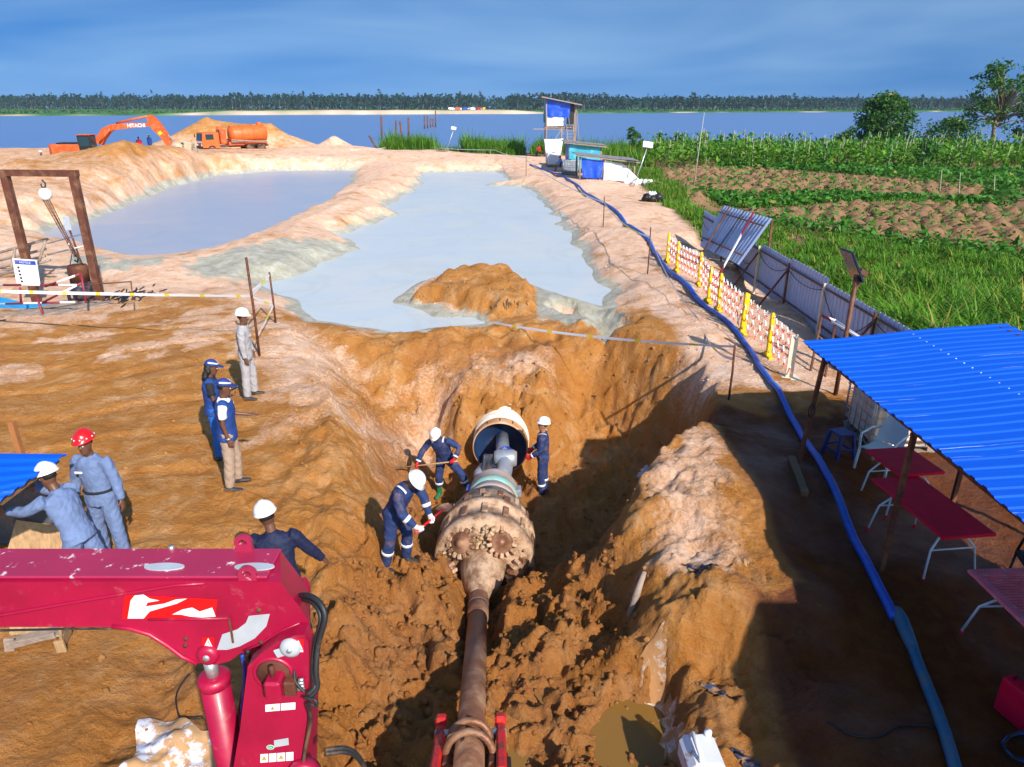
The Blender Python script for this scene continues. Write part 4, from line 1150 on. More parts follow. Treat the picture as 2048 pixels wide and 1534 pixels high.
fc = thing('red_fuel_can', 'red metal fuel can standing in shade below the slatted table', 'fuel can', (4.86, 5.22, hz(4.86, 5.22)), .3)
MB().box((0, 0, .2), (.17, .32, .40), None, .02).build('can_body', M_REDP, fc)
MB().tube([(0, -.1, .40), (0, -.08, .46), (0, .08, .46), (0, .1, .40)], .012, 6).build('handle', M_BLACK, fc)
bb = thing('cable_coil', 'tangled black and blue cable coil at the right border', 'cable', (4.75, 4.85, hz(4.75, 4.85)))
for k in range(4):
    MB().tube([(.22 * math.cos(a_ * .52) * (1 + .1 * k), .16 * math.sin(a_ * .52 + k * .2), .03 + .03 * k + .02 * math.sin(a_ * 1.1 + k)) for a_ in range(12)], .013, 6, close=True).build('cable_loop', M_BLACK if k != 2 else M_HOSE, bb)
# loose cable on the mud
cb = thing('ground_cable', 'thin black cable lying across the shaded mud by the blue pipe', 'cable', (0, 0, 0))
MB().tube(ground_path([(1655, 1435), (1700, 1465), (1760, 1470), (1795, 1452), (1830, 1448), (1870, 1455)], 0, .01), .010, 5).build('cable_run', M_BLACK, cb)
cb = thing('ground_cable', 'thin cable snaking over the ochre platform below the crane boom', 'cable', (0, 0, 0))
MB().tube(ground_path([(375, 1330), (348, 1360), (350, 1400), (362, 1412), (400, 1408)], 0, .01), .009, 5).build('cable_run', M_BLACK, cb)

# ---------------------------------------------------------------- stakes and barrier tape
def stake(px, py_base, py_top, z=0.0, m=None, lab=None, rad=.022):
    p = W(px, py_base, z); p.z = hz(p.x, p.y)
    p = W(px, py_base, p.z); p.z = hz(p.x, p.y)
    q = WY(px, py_top, p.y); h = max(.5, q.z - p.z)
    t = thing('tape_stake', lab, 'stake', p, group='stakes carrying barrier tape')
    MB().tube([(0, 0, -.15), (.012, 0, h * .5), (0, .01, h)], rad, 7).build('rod', m or M_RUST, t)
    return p, h, t
def tape(name, label, pts, sag=.05, m=None, wd=.06):
    t = thing(name, label, 'barrier tape', (0, 0, 0))
    for a, b_ in zip(pts[:-1], pts[1:]):
        n = 14; g1 = []; g2 = []
        for i in range(n + 1):
            f = i / n; p = a.lerp(b_, f); p.z -= sag * 4 * f * (1 - f)
            tw = .5 * math.sin(f * 5)
            g1.append(p + Vector((0, math.sin(tw) * wd * .5, math.cos(tw) * wd * .5))); g2.append(p - Vector((0, math.sin(tw) * wd * .5, math.cos(tw) * wd * .5)))
        o_ = MB().sheet([g1, g2]).build('tape_run', m or M_TAPEY, t)
    return t
def top_of(s, f=1.0): return Vector((s[0].x, s[0].y, s[0].z + s[1] * f))
sA = stake(519, 712, 515, lab='tall rusty rod beside the man in grey coveralls', rad=.03)
sB = stake(551, 645, 545, lab='shorter rod behind the tall rusty rod, near the slurry', rad=.026)
sC = stake(1457, 800, 690, .1, lab='thin rod on the right rim of the pit carrying tape')
sD = stake(1295, 548, 455, .15, lab='thin rod beside the dark hose bend along the berm')
sE = stake(1206, 452, 393, .2, lab='thin rod along the berm between pond and huts')
sF = stake(1052, 352, 311, .3, lab='thin rod at the far corner of the slurry pond')
sG = stake(806, 298, 270, .3, lab='thin rod in the grass by the river left of the tower')
lft = Vector((-17.6, top_of(sA, .6).y + 2.2, 1.15))
tape('tape_line', 'white and yellow barrier tape stretched across the left platform', [lft, top_of(sA, .62)], .04, wd=.075)
tape('tape_line', 'barrier tape zigzagging between the two rods by the slurry', [top_of(sA, .2), top_of(sB, .35), top_of(sA, .62), top_of(sB, .95), top_of(sA, .66)], .01)
tape('tape_line', 'barrier tape hanging across the back of the pit to the right rod', [WY(985, 645, 19.5), top_of(sC, .97)], .10)
tape('tape_line', 'barrier tape running along the berm beside the blue hose', [top_of(sC, .75), W(1395, 640, .12) + Vector((0, 0, .05)), top_of(sD, .8), top_of(sE, .8), top_of(sF, .8)], .25)
tape('tape_line', 'white tape fence along the far corner of the ponds', [top_of(sF, .9), W(990, 300, .9), top_of(sG, .6), W(700, 300, 1.0)], .15, M_TAPE)
# ---------------------------------------------------------------- reamer, drill string and casing pipe in the pit
M_MUDSTEEL = mat('muddy_steel', (.27, .15, .085), .55, .2, .3, 5, .6, 16, dirt=(.56, .38, .26), damt=.9, dlo=.40, dhi=.56, dscale=4.5)
M_RODRUST = mat('rusty_rod', (.20, .085, .045), .5, .35, .3, 5, .25, 40, dirt=(.40, .24, .15), damt=.7, dlo=.45, dhi=.62, dscale=3)
M_CYAN = mat('teal_flange_paint', (.22, .48, .45), .5, .1, .15, 5, dirt=(.45, .27, .16), damt=.8, dlo=.5, dhi=.62, dscale=4)
M_GREYST = mat('grey_cast_steel', (.32, .34, .40), .42, .4, .15, 6, dirt=(.45, .30, .2), damt=.5, dlo=.52, dhi=.66)
M_NAVYIN = mat('dark_blue_lining', (.012, .035, .10), .28, .1, .3, 4, dirt=(.2, .12, .08), damt=.4, dlo=.58, dhi=.7)
M_PIPEW = mat('white_pipe_coat', (.72, .66, .58), .6, 0, .12, 5, dirt=(.5, .30, .18), damt=.6, dlo=.48, dhi=.64)
M_PIPEO = mat('orange_primer', (.50, .25, .11), .6, 0, .2, 5, dirt=(.6, .45, .33), damt=.6)
M_BLUEST = mat('blue_painted_steel', (.015, .06, .42), .35, .1, .15, dirt=CLAY, damt=.4)
M_CLAYWET = mat('sticky_clay', (.36, .23, .13), .6, 0, .3, 9, .6, 18, dirt=(.46, .40, .30), damt=.6)
AX0 = Vector((-.51, 8.93, -1.55)); AX1 = Vector((-.26, 14.5, -1.72))
AD = (AX1 - AX0).normalized()
def ax(t): return AX0 + AD * t
AS = Vector((0, 0, 1)).cross(AD).normalized() * -1      # to the right
AU = AS.cross(AD)
if AU.z < 0: AU = -AU
def ring_pt(t, r, deg): return ax(t) + (AS * math.cos(R(deg)) + AU * math.sin(R(deg))) * r
rm = thing('reamer', 'large mud caked back reamer with toothed roller cutters in the pit', 'reamer', (0, 0, 0))
MB().lathe([(.15, -.1), (.17, .05), (.25, .25), (.33, .5), (.37, .75), (.38, .9)], 28, AX0, AD).build('nose_cone', M_MUDSTEEL, rm)
MB().lathe([(.0, .86), (.62, .88), (.80, .94), (.84, 1.0), (.84, 1.14), (.81, 1.15), (.81, 1.5), (.85, 1.51), (.85, 1.66), (.80, 1.67), (.78, 1.86), (.74, 1.9), (.74, 2.12), (.68, 2.16), (.68, 2.34), (.0, 2.36)], 44, AX0, AD).build('barrel', M_MUDSTEEL, rm)
for k in range(9):
    dg = -10 + k * 25
    for (t0, t1, r_0, wd) in ((1.18, 1.47, .82, .10), (1.69, 1.86, .80, .12), (1.93, 2.10, .745, .09)):
        p = ring_pt((t0 + t1) / 2, r_0, dg + (8 if r_0 < .75 else 0))
        n = (p - ax((t0 + t1) / 2)).normalized(); s = n.cross(AD)
        MB().box(p, (wd, .05, t1 - t0), Matrix((s, n, AD)).transposed(), .006).build('ring_block', M_RODRUST if k % 2 else M_MUDSTEEL, rm)
def cutter(t, r0, dg, rad):
    c = ring_pt(t, r0, dg); n = (ring_pt(t, 1, dg) - ax(t)).normalized()
    axis = (-AD * .75 + n * .65).normalized()
    b = MB().lathe([(.0, .07), (rad * .30, .07), (rad * .36, .03), (rad * .78, .02), (rad * .95, -.01), (rad, -.03), (rad, -.09), (rad * .7, -.13), (.0, -.13)], 20, c, axis)
    o = b.build('roller_cutter', M_RODRUST, rm)
    a_ = Vector((0, 0, 1)) if abs(axis.z) < .9 else Vector((1, 0, 0))
    x = a_.cross(axis).normalized(); y = axis.cross(x)
    for k in range(14):
        an = 2 * math.pi * k / 14
        d = x * math.cos(an) + y * math.sin(an)
        MB().box(c + d * (rad + .012) - axis * .03, (.06, .085, .11), Matrix((d.cross(axis), d, axis)).transposed(), .008).build('tooth', M_RODRUST if k % 3 == 0 else M_MUDSTEEL, o)
for dg, r0 in ((128, .58), (58, .58), (-8, .62), (188, .64)): cutter(.80, r0, dg, .205)
# clay stuck on the face
rr = random.Random(3)
def clod(b, c, r, seed):
    q = random.Random(seed); vs = []; fs = []; n, m = 7, 5
    ph = [q.uniform(0, 6) for _ in range(4)]
    for i in range(m + 1):
        th = math.pi * i / m
        for j in range(n):
            f = 2 * math.pi * j / n
            k = 1 + .28 * math.sin(2 * f + ph[0]) * math.sin(th * 2 + ph[1]) + .2 * math.sin(3 * f + ph[2] + th * 3) + q.uniform(-.12, .12)
            vs.append(Vector(c) + Vector((math.sin(th) * math.cos(f), math.sin(th) * math.sin(f), math.cos(th) * .75)) * r * k)
    for i in range(m):
        for j in range(n): fs.append((i * n + j, (i + 1) * n + j, (i + 1) * n + (j + 1) % n, i * n + (j + 1) % n))
    b.add(vs, fs, True)
b = MB()
for k in range(46):
    dg = rr.choice([90, 92, 30, 150, 86]) + rr.gauss(0, 9); rr0 = rr.uniform(.3, .74)
    clod(b, ring_pt(.86 + rr.uniform(-.05, .04) - (.3 * max(0, .5 - rr0)), rr0, dg), rr.uniform(.02, .06), k)
b.build('stuck_clay', M_CLAYWET, rm)['kind'] = 'stuff'
sw = thing('swivel_housing', 'grey steel swivel can with teal bolted flange between reamer and pipe', 'swivel', (0, 0, 0))
MB().lathe([(.0, 2.36), (.40, 2.36), (.44, 2.42), (.50, 2.62), (.50, 2.72), (.0, 2.72)], 32, AX0, AD).build('teal_flange', M_CYAN, sw)
MB().lathe([(.40, 2.68), (.50, 2.73), (.50, 2.86), (.47, 2.88), (.47, 3.42), (.45, 3.5), (.40, 3.62), (.30, 3.72), (.0, 3.74)], 32, AX0, AD).build('can', mat('pale_muddy_steel', (.52, .40, .36), .5, .2, .15, 5, .2, dirt=(.40, .46, .50), damt=.6, dlo=.5, dhi=.65), sw)
MB().lathe([(.47, 3.0), (.485, 3.01), (.485, 3.2), (.47, 3.21)], 32, AX0, AD).build('band', M_CYAN, sw)
for k in range(12):
    p = ring_pt(2.60, .490, k * 30); n = (p - ax(2.6)).normalized()
    MB().cyl(p - n * .01, p + n * .03, .026, 6).build('bolt', M_RUST, sw)
for dg in (172, 8):
    p = ring_pt(3.3, .47, dg); n = (p - ax(3.3)).normalized()
    MB().box(p + n * .03, (.16, .10, .24), Matrix((n.cross(AD), n, AD)).transposed(), .02).build('lug', M_BLUEST if dg > 90 else M_GREYST, sw)
pj = thing('pull_joint', 'grey knuckle joint and fork plate inside the pipe mouth', 'joint', (0, 0, 0))
c0 = ax(3.75); MB().tube([c0 + AS * .05, ax(4.1) + AS * .16 + AU * .06, ax(4.45) + AS * .17 + AU * .16, ax(4.75) + AS * .10 + AU * .22, ax(6.2) + AU * .1], [.15, .17, .18, .15, .14], 16).build('knuckle', M_GREYST, pj)
MB().lathe([(.0, -.24), (.15, -.24), (.19, -.16), (.19, .16), (.15, .24), (.0, .24)], 18, ax(4.5) + AS * .17 + AU * .2, AS).build('cross_pin', M_GREYST, pj)
MB().box(ax(4.2) - AS * .19 + AU * .16, (.07, .50, .62), Matrix((AS, AU, AD)).transposed() @ Euler((R(25), R(15), 0)).to_matrix(), .04).build('fork_plate', mat('dark_plate', (.06, .07, .10), .3, .4, .2, dirt=(.35, .25, .2), damt=.5), pj)
MB().tube([ax(3.6) - AS * .30 + AU * .0, ax(3.95) - AS * .34 + AU * .1, ax(4.25) - AS * .28 + AU * .12], [.10, .12, .09], 12).build('shackle_lug', M_GREYST, pj)
MB().tube([ax(4.62) + AS * .17 + AU * .36 + (AS * math.cos(k * .7) + AD * math.sin(k * .7)) * .10 for k in range(9)], .02, 6, close=True).build('ring', M_BLUEST, pj)
MB().box(ax(4.55) + AS * .24 + AU * .33, (.15, .05, .2), Matrix((AS, AU, AD)).transposed(), .01).build('blue_block', M_BLUEST, pj)
cp = thing('casing_pipe', 'wide steel casing pipe with dark blue inside and white outer coat', 'pipe', (0, 0, 0))
MB().lathe([(.58, 7.1), (.58, 5.47), (.60, 5.43)], 48, AX0, AD).build('lining', M_NAVYIN, cp)
MB().lathe([(.60, 5.43), (.625, 5.43), (.63, 5.47), (.63, 5.72)], 48, AX0, AD).build('rim_ring', M_PIPEO, cp)
MB().lathe([(.63, 5.72), (.645, 5.73), (.645, 7.1)], 48, AX0, AD).build('outer_coat', M_PIPEW, cp)
MB().lathe([(.0, 5.78), (.3, 5.75), (.585, 5.62)], 24, AX0, AD).build('bulkhead', M_NAVYIN, cp)
for k in range(7):
    p = ring_pt(5.58, .63, 10 + k * 27); n = (p - ax(5.58)).normalized()
    MB().box(p, (.03, .02, .12), Matrix((n.cross(AD), n, AD)).transposed(), .003).build('weld_tab', M_RUST, cp)
# drill rod to the rig
RB = Vector((-.355, 4.0, .44)); RD = (AX0 - RB).normalized(); RL = (AX0 - RB).length
dr = thing('drill_rod', 'long rusty drill rod rising from the reamer to the rig', 'drill rod', (0, 0, 0))
def rp(t): return RB + RD * t
MB().tube([rp(0), rp(RL - .95)], .135, 20).build('rod_tube', M_RODRUST, dr)
MB().lathe([(.135, 0), (.155, .02), (.155, .42), (.148, .44), (.148, .47), (.158, .48), (.158, .82), (.15, .98)], 22, rp(RL - .97), RD).build('tool_joint', M_RODRUST, dr)
MB().lathe([(.159, 0), (.162, .005), (.162, .02), (.159, .025)], 22, rp(RL - .52), RD).build('bright_band', M_STEEL, dr)
# vise of the drill rig
M_RIGRED = mat('rig_red_paint', (.58, .012, .012), .4, 0, .12, 4, dirt=(.12, .05, .03), damt=.8, dlo=.5, dhi=.6, dscale=6)
vz = thing('rod_vise', 'red clamp of the drilling rig gripping the rod at the bottom edge', 'clamp', (0, 0, 0))
RS = Vector((0, 0, 1)).cross(RD).normalized() * -1; RU = RS.cross(RD)
if RU.z < 0: RU = -RU
RM = Matrix((RS, RU, RD)).transposed()
for s in (-1, 1):
    MB().box(rp(.75) + RS * s * .28 - RU * .12, (.09, .36, .9), RM, .02).build('cheek', M_RIGRED, vz)
    MB().box(rp(1.16) + RS * s * .28 + RU * .06, (.11, .10, .12), RM, .02).build('cheek_cap', M_RIGRED, vz)
    MB().cyl(rp(1.0) + RS * s * .2, rp(1.0) + RS * s * .33, .05, 12).build('pin', M_STEEL, vz)
    MB().box(rp(.7) + RS * s * .20 - RU * .05, (.06, .16, .5), RM, .01).build('jaw', M_RUST, vz)
    MB().box(rp(.5) + RS * s * .34 - RU * .1, (.05, .10, .4), RM, .01).build('link', M_BLACK, vz)
for t, r_0 in ((.62, .21), (.88, .185)):
    MB().tube([rp(t) + (RS * math.cos(R(a_)) + RU * math.sin(R(a_))) * r_0 for a_ in range(0, 360, 15)], .035, 8, close=True).build('collar', M_RODRUST, vz)
MB().box(rp(.7) - RU * .34, (.7, .12, 1.1), RM, .02).build('bed', M_RUST, vz)
for s in (-1, 1): MB().bar(rp(.7) - RU * .36 + RS * s * .28, rp(.7) - RU * .36 + RS * s * .28 + Vector((0, -.1, -1.3)), .1).build('leg', M_RUST, vz)

# ---------------------------------------------------------------- red knuckle crane in the foreground
M_CRANE = mat('crimson_paint', (.33, .003, .038), .42, .0, .22, 2.2, .15, 9, dirt=(.42, .16, .15), damt=.35, dlo=.60, dhi=.74, dscale=9, spec=.5, coat=.12)
M_CRANE_TOP = mat('worn_crimson_paint', (.34, .016, .062), .36, .0, .1, 3, dirt=(.66, .58, .62), damt=.85, dlo=.595, dhi=.635, dscale=11, spec=.6, coat=.2)
M_STK = mat('white_sticker', (.78, .78, .80), .4, 0, .04)
M_STKY = mat('yellow_sticker', (.80, .55, .02), .4, 0, .04)
M_STKR = mat('bright_red_sticker', (.62, .005, .008), .4, 0, .04)
M_STKG = mat('green_sticker', (.02, .35, .16), .4, 0, .04)
M_STKK = mat('black_print', (.02, .02, .02), .5, 0, .04)
M_GREYPL = mat('grey_plate', (.46, .50, .56), .4, .2, .1, 8)
cr = thing('knuckle_crane', 'crimson knuckle boom crane reaching across the lower left corner', 'crane', (0, 0, 0))
YF, YB = 2.85, 3.12
def cpoly(px): return [(WY(a, b_, YF).x, WY(a, b_, YF).z) for a, b_ in px]
def slab(px, y0, y1):
    pl = cpoly(px); n = len(pl)
    b = MB(); vs = [(p[0], y0, p[1]) for p in pl] + [(p[0], y1, p[1]) for p in pl]
    ar = sum(pl[i][0] * pl[(i + 1) % n][1] - pl[(i + 1) % n][0] * pl[i][1] for i in range(n))
    fs = [tuple(range(n)), tuple(range(n, 2 * n))[::-1]] + [((i + 1) % n, i, n + i, n + (i + 1) % n) for i in range(n)]
    if ar < 0: fs = [tuple(reversed(f)) for f in fs]
    return b.add(vs, fs)
boom = [(-500, 1166), (0, 1165), (300, 1163), (562, 1164), (578, 1187), (598, 1212), (618, 1244), (622, 1270), (560, 1283), (520, 1290), (487, 1302), (460, 1322), (430, 1330), (398, 1326), (372, 1312), (345, 1293), (318, 1275), (288, 1263), (255, 1257), (225, 1254), (0, 1254), (-500, 1256)]
bo_ = slab(boom, YF, YB)
for v_ in bo_.v:
    if v_.y > YF + .1 and v_.x > WY(500, 1200, YF).x: v_.x -= .085
bo_.build('boom', M_CRANE, cr)
# chamfered cap along the top
pl = cpoly([(-500, 1166), (562, 1164)]); zt = WY(300, 1164, YF).z
MB().box(((pl[0][0] + pl[1][0]) / 2, (YF + YB) / 2 + .005, zt + .008), (pl[1][0] - pl[0][0] - .15, YB - YF - .03, .016), None, .006).build('top_plate', M_CRANE_TOP, cr)
# stiffening weld ribs
def rib(pxs, m=M_CRANE, rad=.008, y=None):
    MB().tube([(WY(a, b_, YF).x, (y or YF) - .003, WY(a, b_, YF).z) for a, b_ in pxs], rad, 6).build('weld_rib', m, cr)
rib([(-300, 1262), (0, 1230), (200, 1195), (350, 1170), (410, 1166)])
rib([(297, 1238), (460, 1236)])
rib([(225, 1252), (260, 1256), (300, 1268), (335, 1290), (365, 1313), (395, 1326)], rad=.012)
rib([(487, 1300), (520, 1288), (560, 1262), (600, 1245)], rad=.006)
mast = [(508, 1306), (530, 1285), (560, 1262), (598, 1246), (618, 1244), (627, 1262), (627, 1330), (622, 1420), (610, 1500), (602, 1560), (602, 1900), (470, 1900), (474, 1534), (492, 1430)]
slab(mast, YF - .09, YF - .008).build('mast_plate', M_CRANE, cr)
mp_ = slab(mast, YB + .008, YB + .09)
for v_ in mp_.v: v_.x -= .11
mp_.build('mast_plate', M_CRANE, cr)
slab([(520, 1420), (612, 1420), (604, 1900), (482, 1900)], YF, YB).build('mast_core', M_CRANE, cr)
zb = WY(540, 1900, YF).z
mx_ = (cpoly(mast)[10][0] + cpoly(mast)[11][0]) / 2
MB().box((mx_, 2.98, (zb + .0) / 2 + .02), (.5, .5, zb + .1), None, .03).build('pedestal', M_CRANE, cr)
# base flange seen at the lower right of the mast
p = WY(612, 1512, YF)
MB().lathe([(.0, -.02), (.075, -.02), (.085, 0), (.085, .05), (.0, .05)], 24, (p.x + .015, YF - .12, p.z), (0, 1, 0)).build('flange', M_CRANE, cr)
for k in range(6): MB().cyl((p.x + .015 + .065 * math.cos(k), YF - .15, p.z + .065 * math.sin(k)), (p.x + .015 + .065 * math.cos(k), YF - .10, p.z + .065 * math.sin(k)), .008, 6).build('bolt', M_RUST, cr)
# lift cylinder
ct = WY(427, 1352, 3.0)
MB().tube([(ct.x, 3.0, 0.4), (ct.x, 3.0, ct.z)], .078, 20).build('cylinder_barrel', M_CRANE, cr)
MB().lathe([(.0, .012), (.06, .012), (.085, .0), (.085, -.05), (.078, -.055)], 20, (ct.x, 3.0, ct.z)).build('cylinder_head', M_CRANE, cr)
MB().cyl((ct.x, 3.0, ct.z), (ct.x - .005, 3.0, ct.z + .12), .035, 14).build('piston_rod', M_STEEL, cr)
p = WY(417, 1308, YF); MB().lathe([(.0, -.03), (.035, -.03), (.055, -.02), (.058, 0)], 18, (p.x, YF, p.z), (0, 1, 0)).build('pivot_boss', M_CRANE, cr)
MB().lathe([(.0, -.036), (.016, -.036), (.018, -.03)], 12, (p.x, YF, p.z), (0, 1, 0)).build('pivot_pin', M_STEEL, cr)
p = WY(592, 1268, YF); MB().lathe([(.0, -.12), (.03, -.12), (.05, -.11), (.052, -.09)], 18, (p.x, YF, p.z), (0, 1, 0)).build('pivot_boss', M_GREYPL, cr)
MB().box((p.x - .02, YF - .105, p.z - .012), (.12, .012, .05), (0, R(-20), 0), .01).build('keeper_plate', M_GREYPL, cr)
MB().lathe([(.0, -.125), (.012, -.125), (.014, -.12)], 10, (p.x, YF, p.z), (0, 1, 0)).build('pivot_pin', M_STEEL, cr)
# lifting eyes
def eye(x, y, z, m=M_CRANE_TOP):
    b = MB(); o_, i_ = [], []
    for k in range(17):
        a_ = R(-20 + k * 220 / 16); o_.append((.045 * math.cos(a_), .052 + .045 * math.sin(a_))); i_.append((.02 * math.cos(a_), .055 + .02 * math.sin(a_)))
    o_ = [(.046, 0)] + o_ + [(-.046, 0)]
    pts = o_ + [(-.0201, .045)] + i_[::-1] + [(.0201, .045)]
    n = len(o_); m_ = len(i_)
    front = [(x + q[0], y - .012, z + q[1]) for q in o_] + [(x + q[0], y - .012, z + q[1]) for q in i_]
    back = [(q[0], q[1] + .024, q[2]) for q in front]
    fs = []
    for k in range(m_ - 1): fs += [(k + 1, k + 2, n + k + 1, n + k)]
    fs += [(0, 1, n, n + m_ - 1, n - 2, n - 1)]
    K = n + m_
    fb = [tuple(K + i for i in reversed(f)) for f in fs]
    side = [(k + 1, k, K + k, K + k + 1) for k in range(n - 1)] + [(n + k, n + k + 1, K + n + k + 1, K + n + k) for k in range(m_ - 1)]
    return b.add(front + back, fs + fb + side).build('lifting_eye', m, cr)
p = WY(491, 1121, YB - .04); eye(p.x, YB - .03, zt + .012)
p = WY(496, 1176, YF); e = eye(p.x, YF + .02, zt - .02)
for q in ((350, 1109), (507, 1111)):
    p = WY(q[0], q[1], YB); MB().cyl((p.x, YB - .02, zt + .01), (p.x, YB - .02, zt + .035), .014, 8).build('grease_nipple', M_STEEL, cr)
for q in ((518, 1220), (522, 1284), (372, 1277), (371, 1291)):
    p = WY(*q, YF); MB().lathe([(.0, -.01), (.010, -.01), (.013, 0)], 10, (p.x, YF, p.z), (0, 1, 0)).build('bolt', M_RUST, cr)
# oval cover plates on the top face
for px_ in (330, 510):
    p = W(px_, 1140, zt); bo = MB(); n = 22
    bo.prism([(.10 * math.cos(2 * math.pi * k / n), .03 * math.sin(2 * math.pi * k / n)) for k in range(n)], .006, T(p.x, p.y, zt + .0165)); bo.build('cover_plate', M_GREYPL, cr)
# stickers: flat print on the boom side
def decal(px, m, y=YF, name='sticker', lift=.0025):
    pl_ = [WY(a, b_, y) for a, b_ in px]
    b = MB(); n = len(pl_); f = tuple(range(n))
    ar = sum(pl_[i].x * pl_[(i + 1) % n].z - pl_[(i + 1) % n].x * pl_[i].z for i in range(n))
    b.add([(q.x, y - lift, q.z) for q in pl_], [f if ar > 0 else f[::-1]])
    return b.build(name, m, cr)
decal([(250, 1188), (436, 1198), (430, 1236), (244, 1238)], M_STKR, name='peeled_sticker')
decal([(262, 1200), (270, 1190), (288, 1188), (300, 1196), (320, 1200), (296, 1204), (292, 1212), (330, 1206), (352, 1198), (375, 1196), (355, 1206), (320, 1216), (300, 1222), (288, 1236), (256, 1236)], M_STK, lift=.004, name='torn_letter')
decal([(345, 1228), (365, 1218), (385, 1214), (400, 1222), (425, 1214), (432, 1232), (405, 1234), (380, 1232), (362, 1228)], M_STK, lift=.004, name='torn_letter')
arc = [(436, 1299)] + [(436 + 0, 1299)]
decal([(434, 1299), (445, 1268), (475, 1258), (492, 1245), (498, 1231), (540, 1227), (533, 1252), (510, 1276), (480, 1292), (455, 1299)], M_GREYPL, name='angle_scale')
MB().bar((WY(460, 1232, YF).x, YF - .012, WY(460, 1232, YF).z), (WY(468, 1282, YF).x, YF - .012, WY(468, 1282, YF).z), .008).build('angle_pointer', M_RUST, cr)
def warn(px_, py_, s, y=YF):
    decal([(px_ - s * .9, py_ + s * 1.1), (px_ + s * .9, py_ + s * 1.1), (px_ + s * .9, py_ - s * 1.1), (px_ - s * .9, py_ - s * 1.1)], M_STKR, y, lift=.002)
    decal([(px_ - s * .75, py_ + s * .55), (px_ + s * .75, py_ + s * .55), (px_, py_ - s)], M_STK, y, lift=.0035)
    decal([(px_ - s * .5, py_ + s * .4), (px_ + s * .5, py_ + s * .4), (px_, py_ - s * .6)], M_STKR, y, lift=.0045)
    decal([(px_ - s * .38, py_ + s * .33), (px_ + s * .38, py_ + s * .33), (px_, py_ - s * .42)], M_STK, y, lift=.0055)
    decal([(px_ - s * .8, py_ + s * .68), (px_ + s * .8, py_ + s * .68), (px_ + s * .8, py_ + s * 1.0), (px_ - s * .8, py_ + s * 1.0)], M_STK, y, lift=.0035)
YM = YF - .09
warn(417, 1288, 13); warn(597, 1291, 12, YM)
def panel(x0, y0, x1, y1, n, tri, sl=-5):
    w = (x1 - x0) / n
    for k in range(n):
        a, b_ = x0 + w * k + 1, x0 + w * (k + 1) - 1; d = sl * (k + .0) / n
        decal([(a, y0 + d), (b_, y0 + d + sl / n), (b_, y1 + d + sl / n), (a, y1 + d)], M_STK, YM, lift=.002)
        c_, m_, h_ = (a + b_) / 2, (y0 + y1) / 2 + d, (y1 - y0) * .3
        if k in tri:
            decal([(c_ - h_, m_ + h_ * .7), (c_ + h_, m_ + h_ * .7), (c_, m_ - h_)], M_STKK, YM, lift=.003)
            decal([(c_ - h_ * .72, m_ + h_ * .52), (c_ + h_ * .72, m_ + h_ * .52), (c_, m_ - h_ * .68)], M_STKY, YM, lift=.004)
            decal([(c_ - .6, m_ + h_ * .3), (c_ + .6, m_ + h_ * .3), (c_ + .6, m_ - h_ * .3), (c_ - .6, m_ - h_ * .3)], M_STKK, YM, lift=.005)
        else:
            for q in range(3): decal([(c_ - h_, m_ - h_ + q * h_ * .8), (c_ + h_ * (.9 - .3 * q), m_ - h_ + q * h_ * .8), (c_ + h_ * (.9 - .3 * q), m_ - h_ + q * h_ * .8 + 1.6), (c_ - h_, m_ - h_ + q * h_ * .8 + 1.6)], M_GREYPL, YM, lift=.003)
panel(530, 1409, 592, 1423, 2, (0,)); panel(520, 1508, 588, 1525, 4, (0, 2))
decal([(548, 1480), (577, 1475), (578, 1489), (549, 1494)], M_GREYPL, YM, 'data_plate')
decal([(541 + 8 * math.cos(k * .5236), 1494 + 5 * math.sin(k * .5236)) for k in range(12)], M_STK, YM, 'ok_sticker', .002)
decal([(541 + 7 * math.cos(k * .5236), 1494 + 4.2 * math.sin(k * .5236)) for k in range(12)], M_STKG, YM, 'ok_sticker', .003)
def text_mesh(s, size, m, parent, mtx, name='lettering', bold=.0):
    cu = bpy.data.curves.new('lettering', 'FONT'); cu.body = s; cu.size = size; cu.align_x = 'CENTER'; cu.align_y = 'CENTER'; cu.extrude = .004 * size; cu.offset = bold
    o_ = bpy.data.objects.new('tmp_text', cu); link(o_)
    dg = bpy.context.evaluated_depsgraph_get(); dg.update()
    me = bpy.data.meshes.new_from_object(o_.evaluated_get(dg)); bpy.data.objects.remove(o_)
    me.materials.clear(); me.materials.append(m); me.transform(mtx)
    q = bpy.data.objects.new(name, me); link(q, parent); return q
p = WY(541, 1494, YM); text_mesh('OK', .018, M_STK, cr, T(p.x, YM - .005, p.z) @ rotm('X', 90))
# valve and rotary actuator
p = WY(556, 1352, YM)
MB().lathe([(.0, -.01), (.075, -.01), (.085, 0), (.085, .01)], 26, (p.x - .02, YM - .002, p.z + .015), (0, 1, 0)).build('bearing_recess', M_RUST, cr)
MB().lathe([(.088, -.004), (.10, -.008), (.104, .004)], 26, (p.x - .02, YM - .002, p.z + .015), (0, 1, 0)).build('recess_rim', M_CRANE, cr)
MB().box((p.x + .0, YM - .05, p.z - .01), (.08, .10, .11), None, .012).build('valve_block', M_CRANE, cr)
MB().box((p.x + .07, YM - .03, p.z - .03), (.06, .07, .09), None, .008).build('valve_block', M_RUST, cr)
for k in range(4): MB().cyl((p.x + .10 + .012 * (k % 2), YM - .03, p.z - .055 + k * .02), (p.x + .135, YM - .03, p.z - .055 + k * .02), .009, 7).build('fitting', M_STEEL, cr)
MB().cyl((p.x - .005, YM - .05, p.z + .05), (p.x - .005, YM - .05, p.z + .11), .013, 8).build('fitting', M_RUST, cr)
def hose_px(pts, rad, name='hydraulic_hose', m=M_RUBBER):
    P = smooth_path([WY(a, b_, y) for a, b_, y in pts], 6); MB().tube(P, rad, 8).build(name, m, cr)
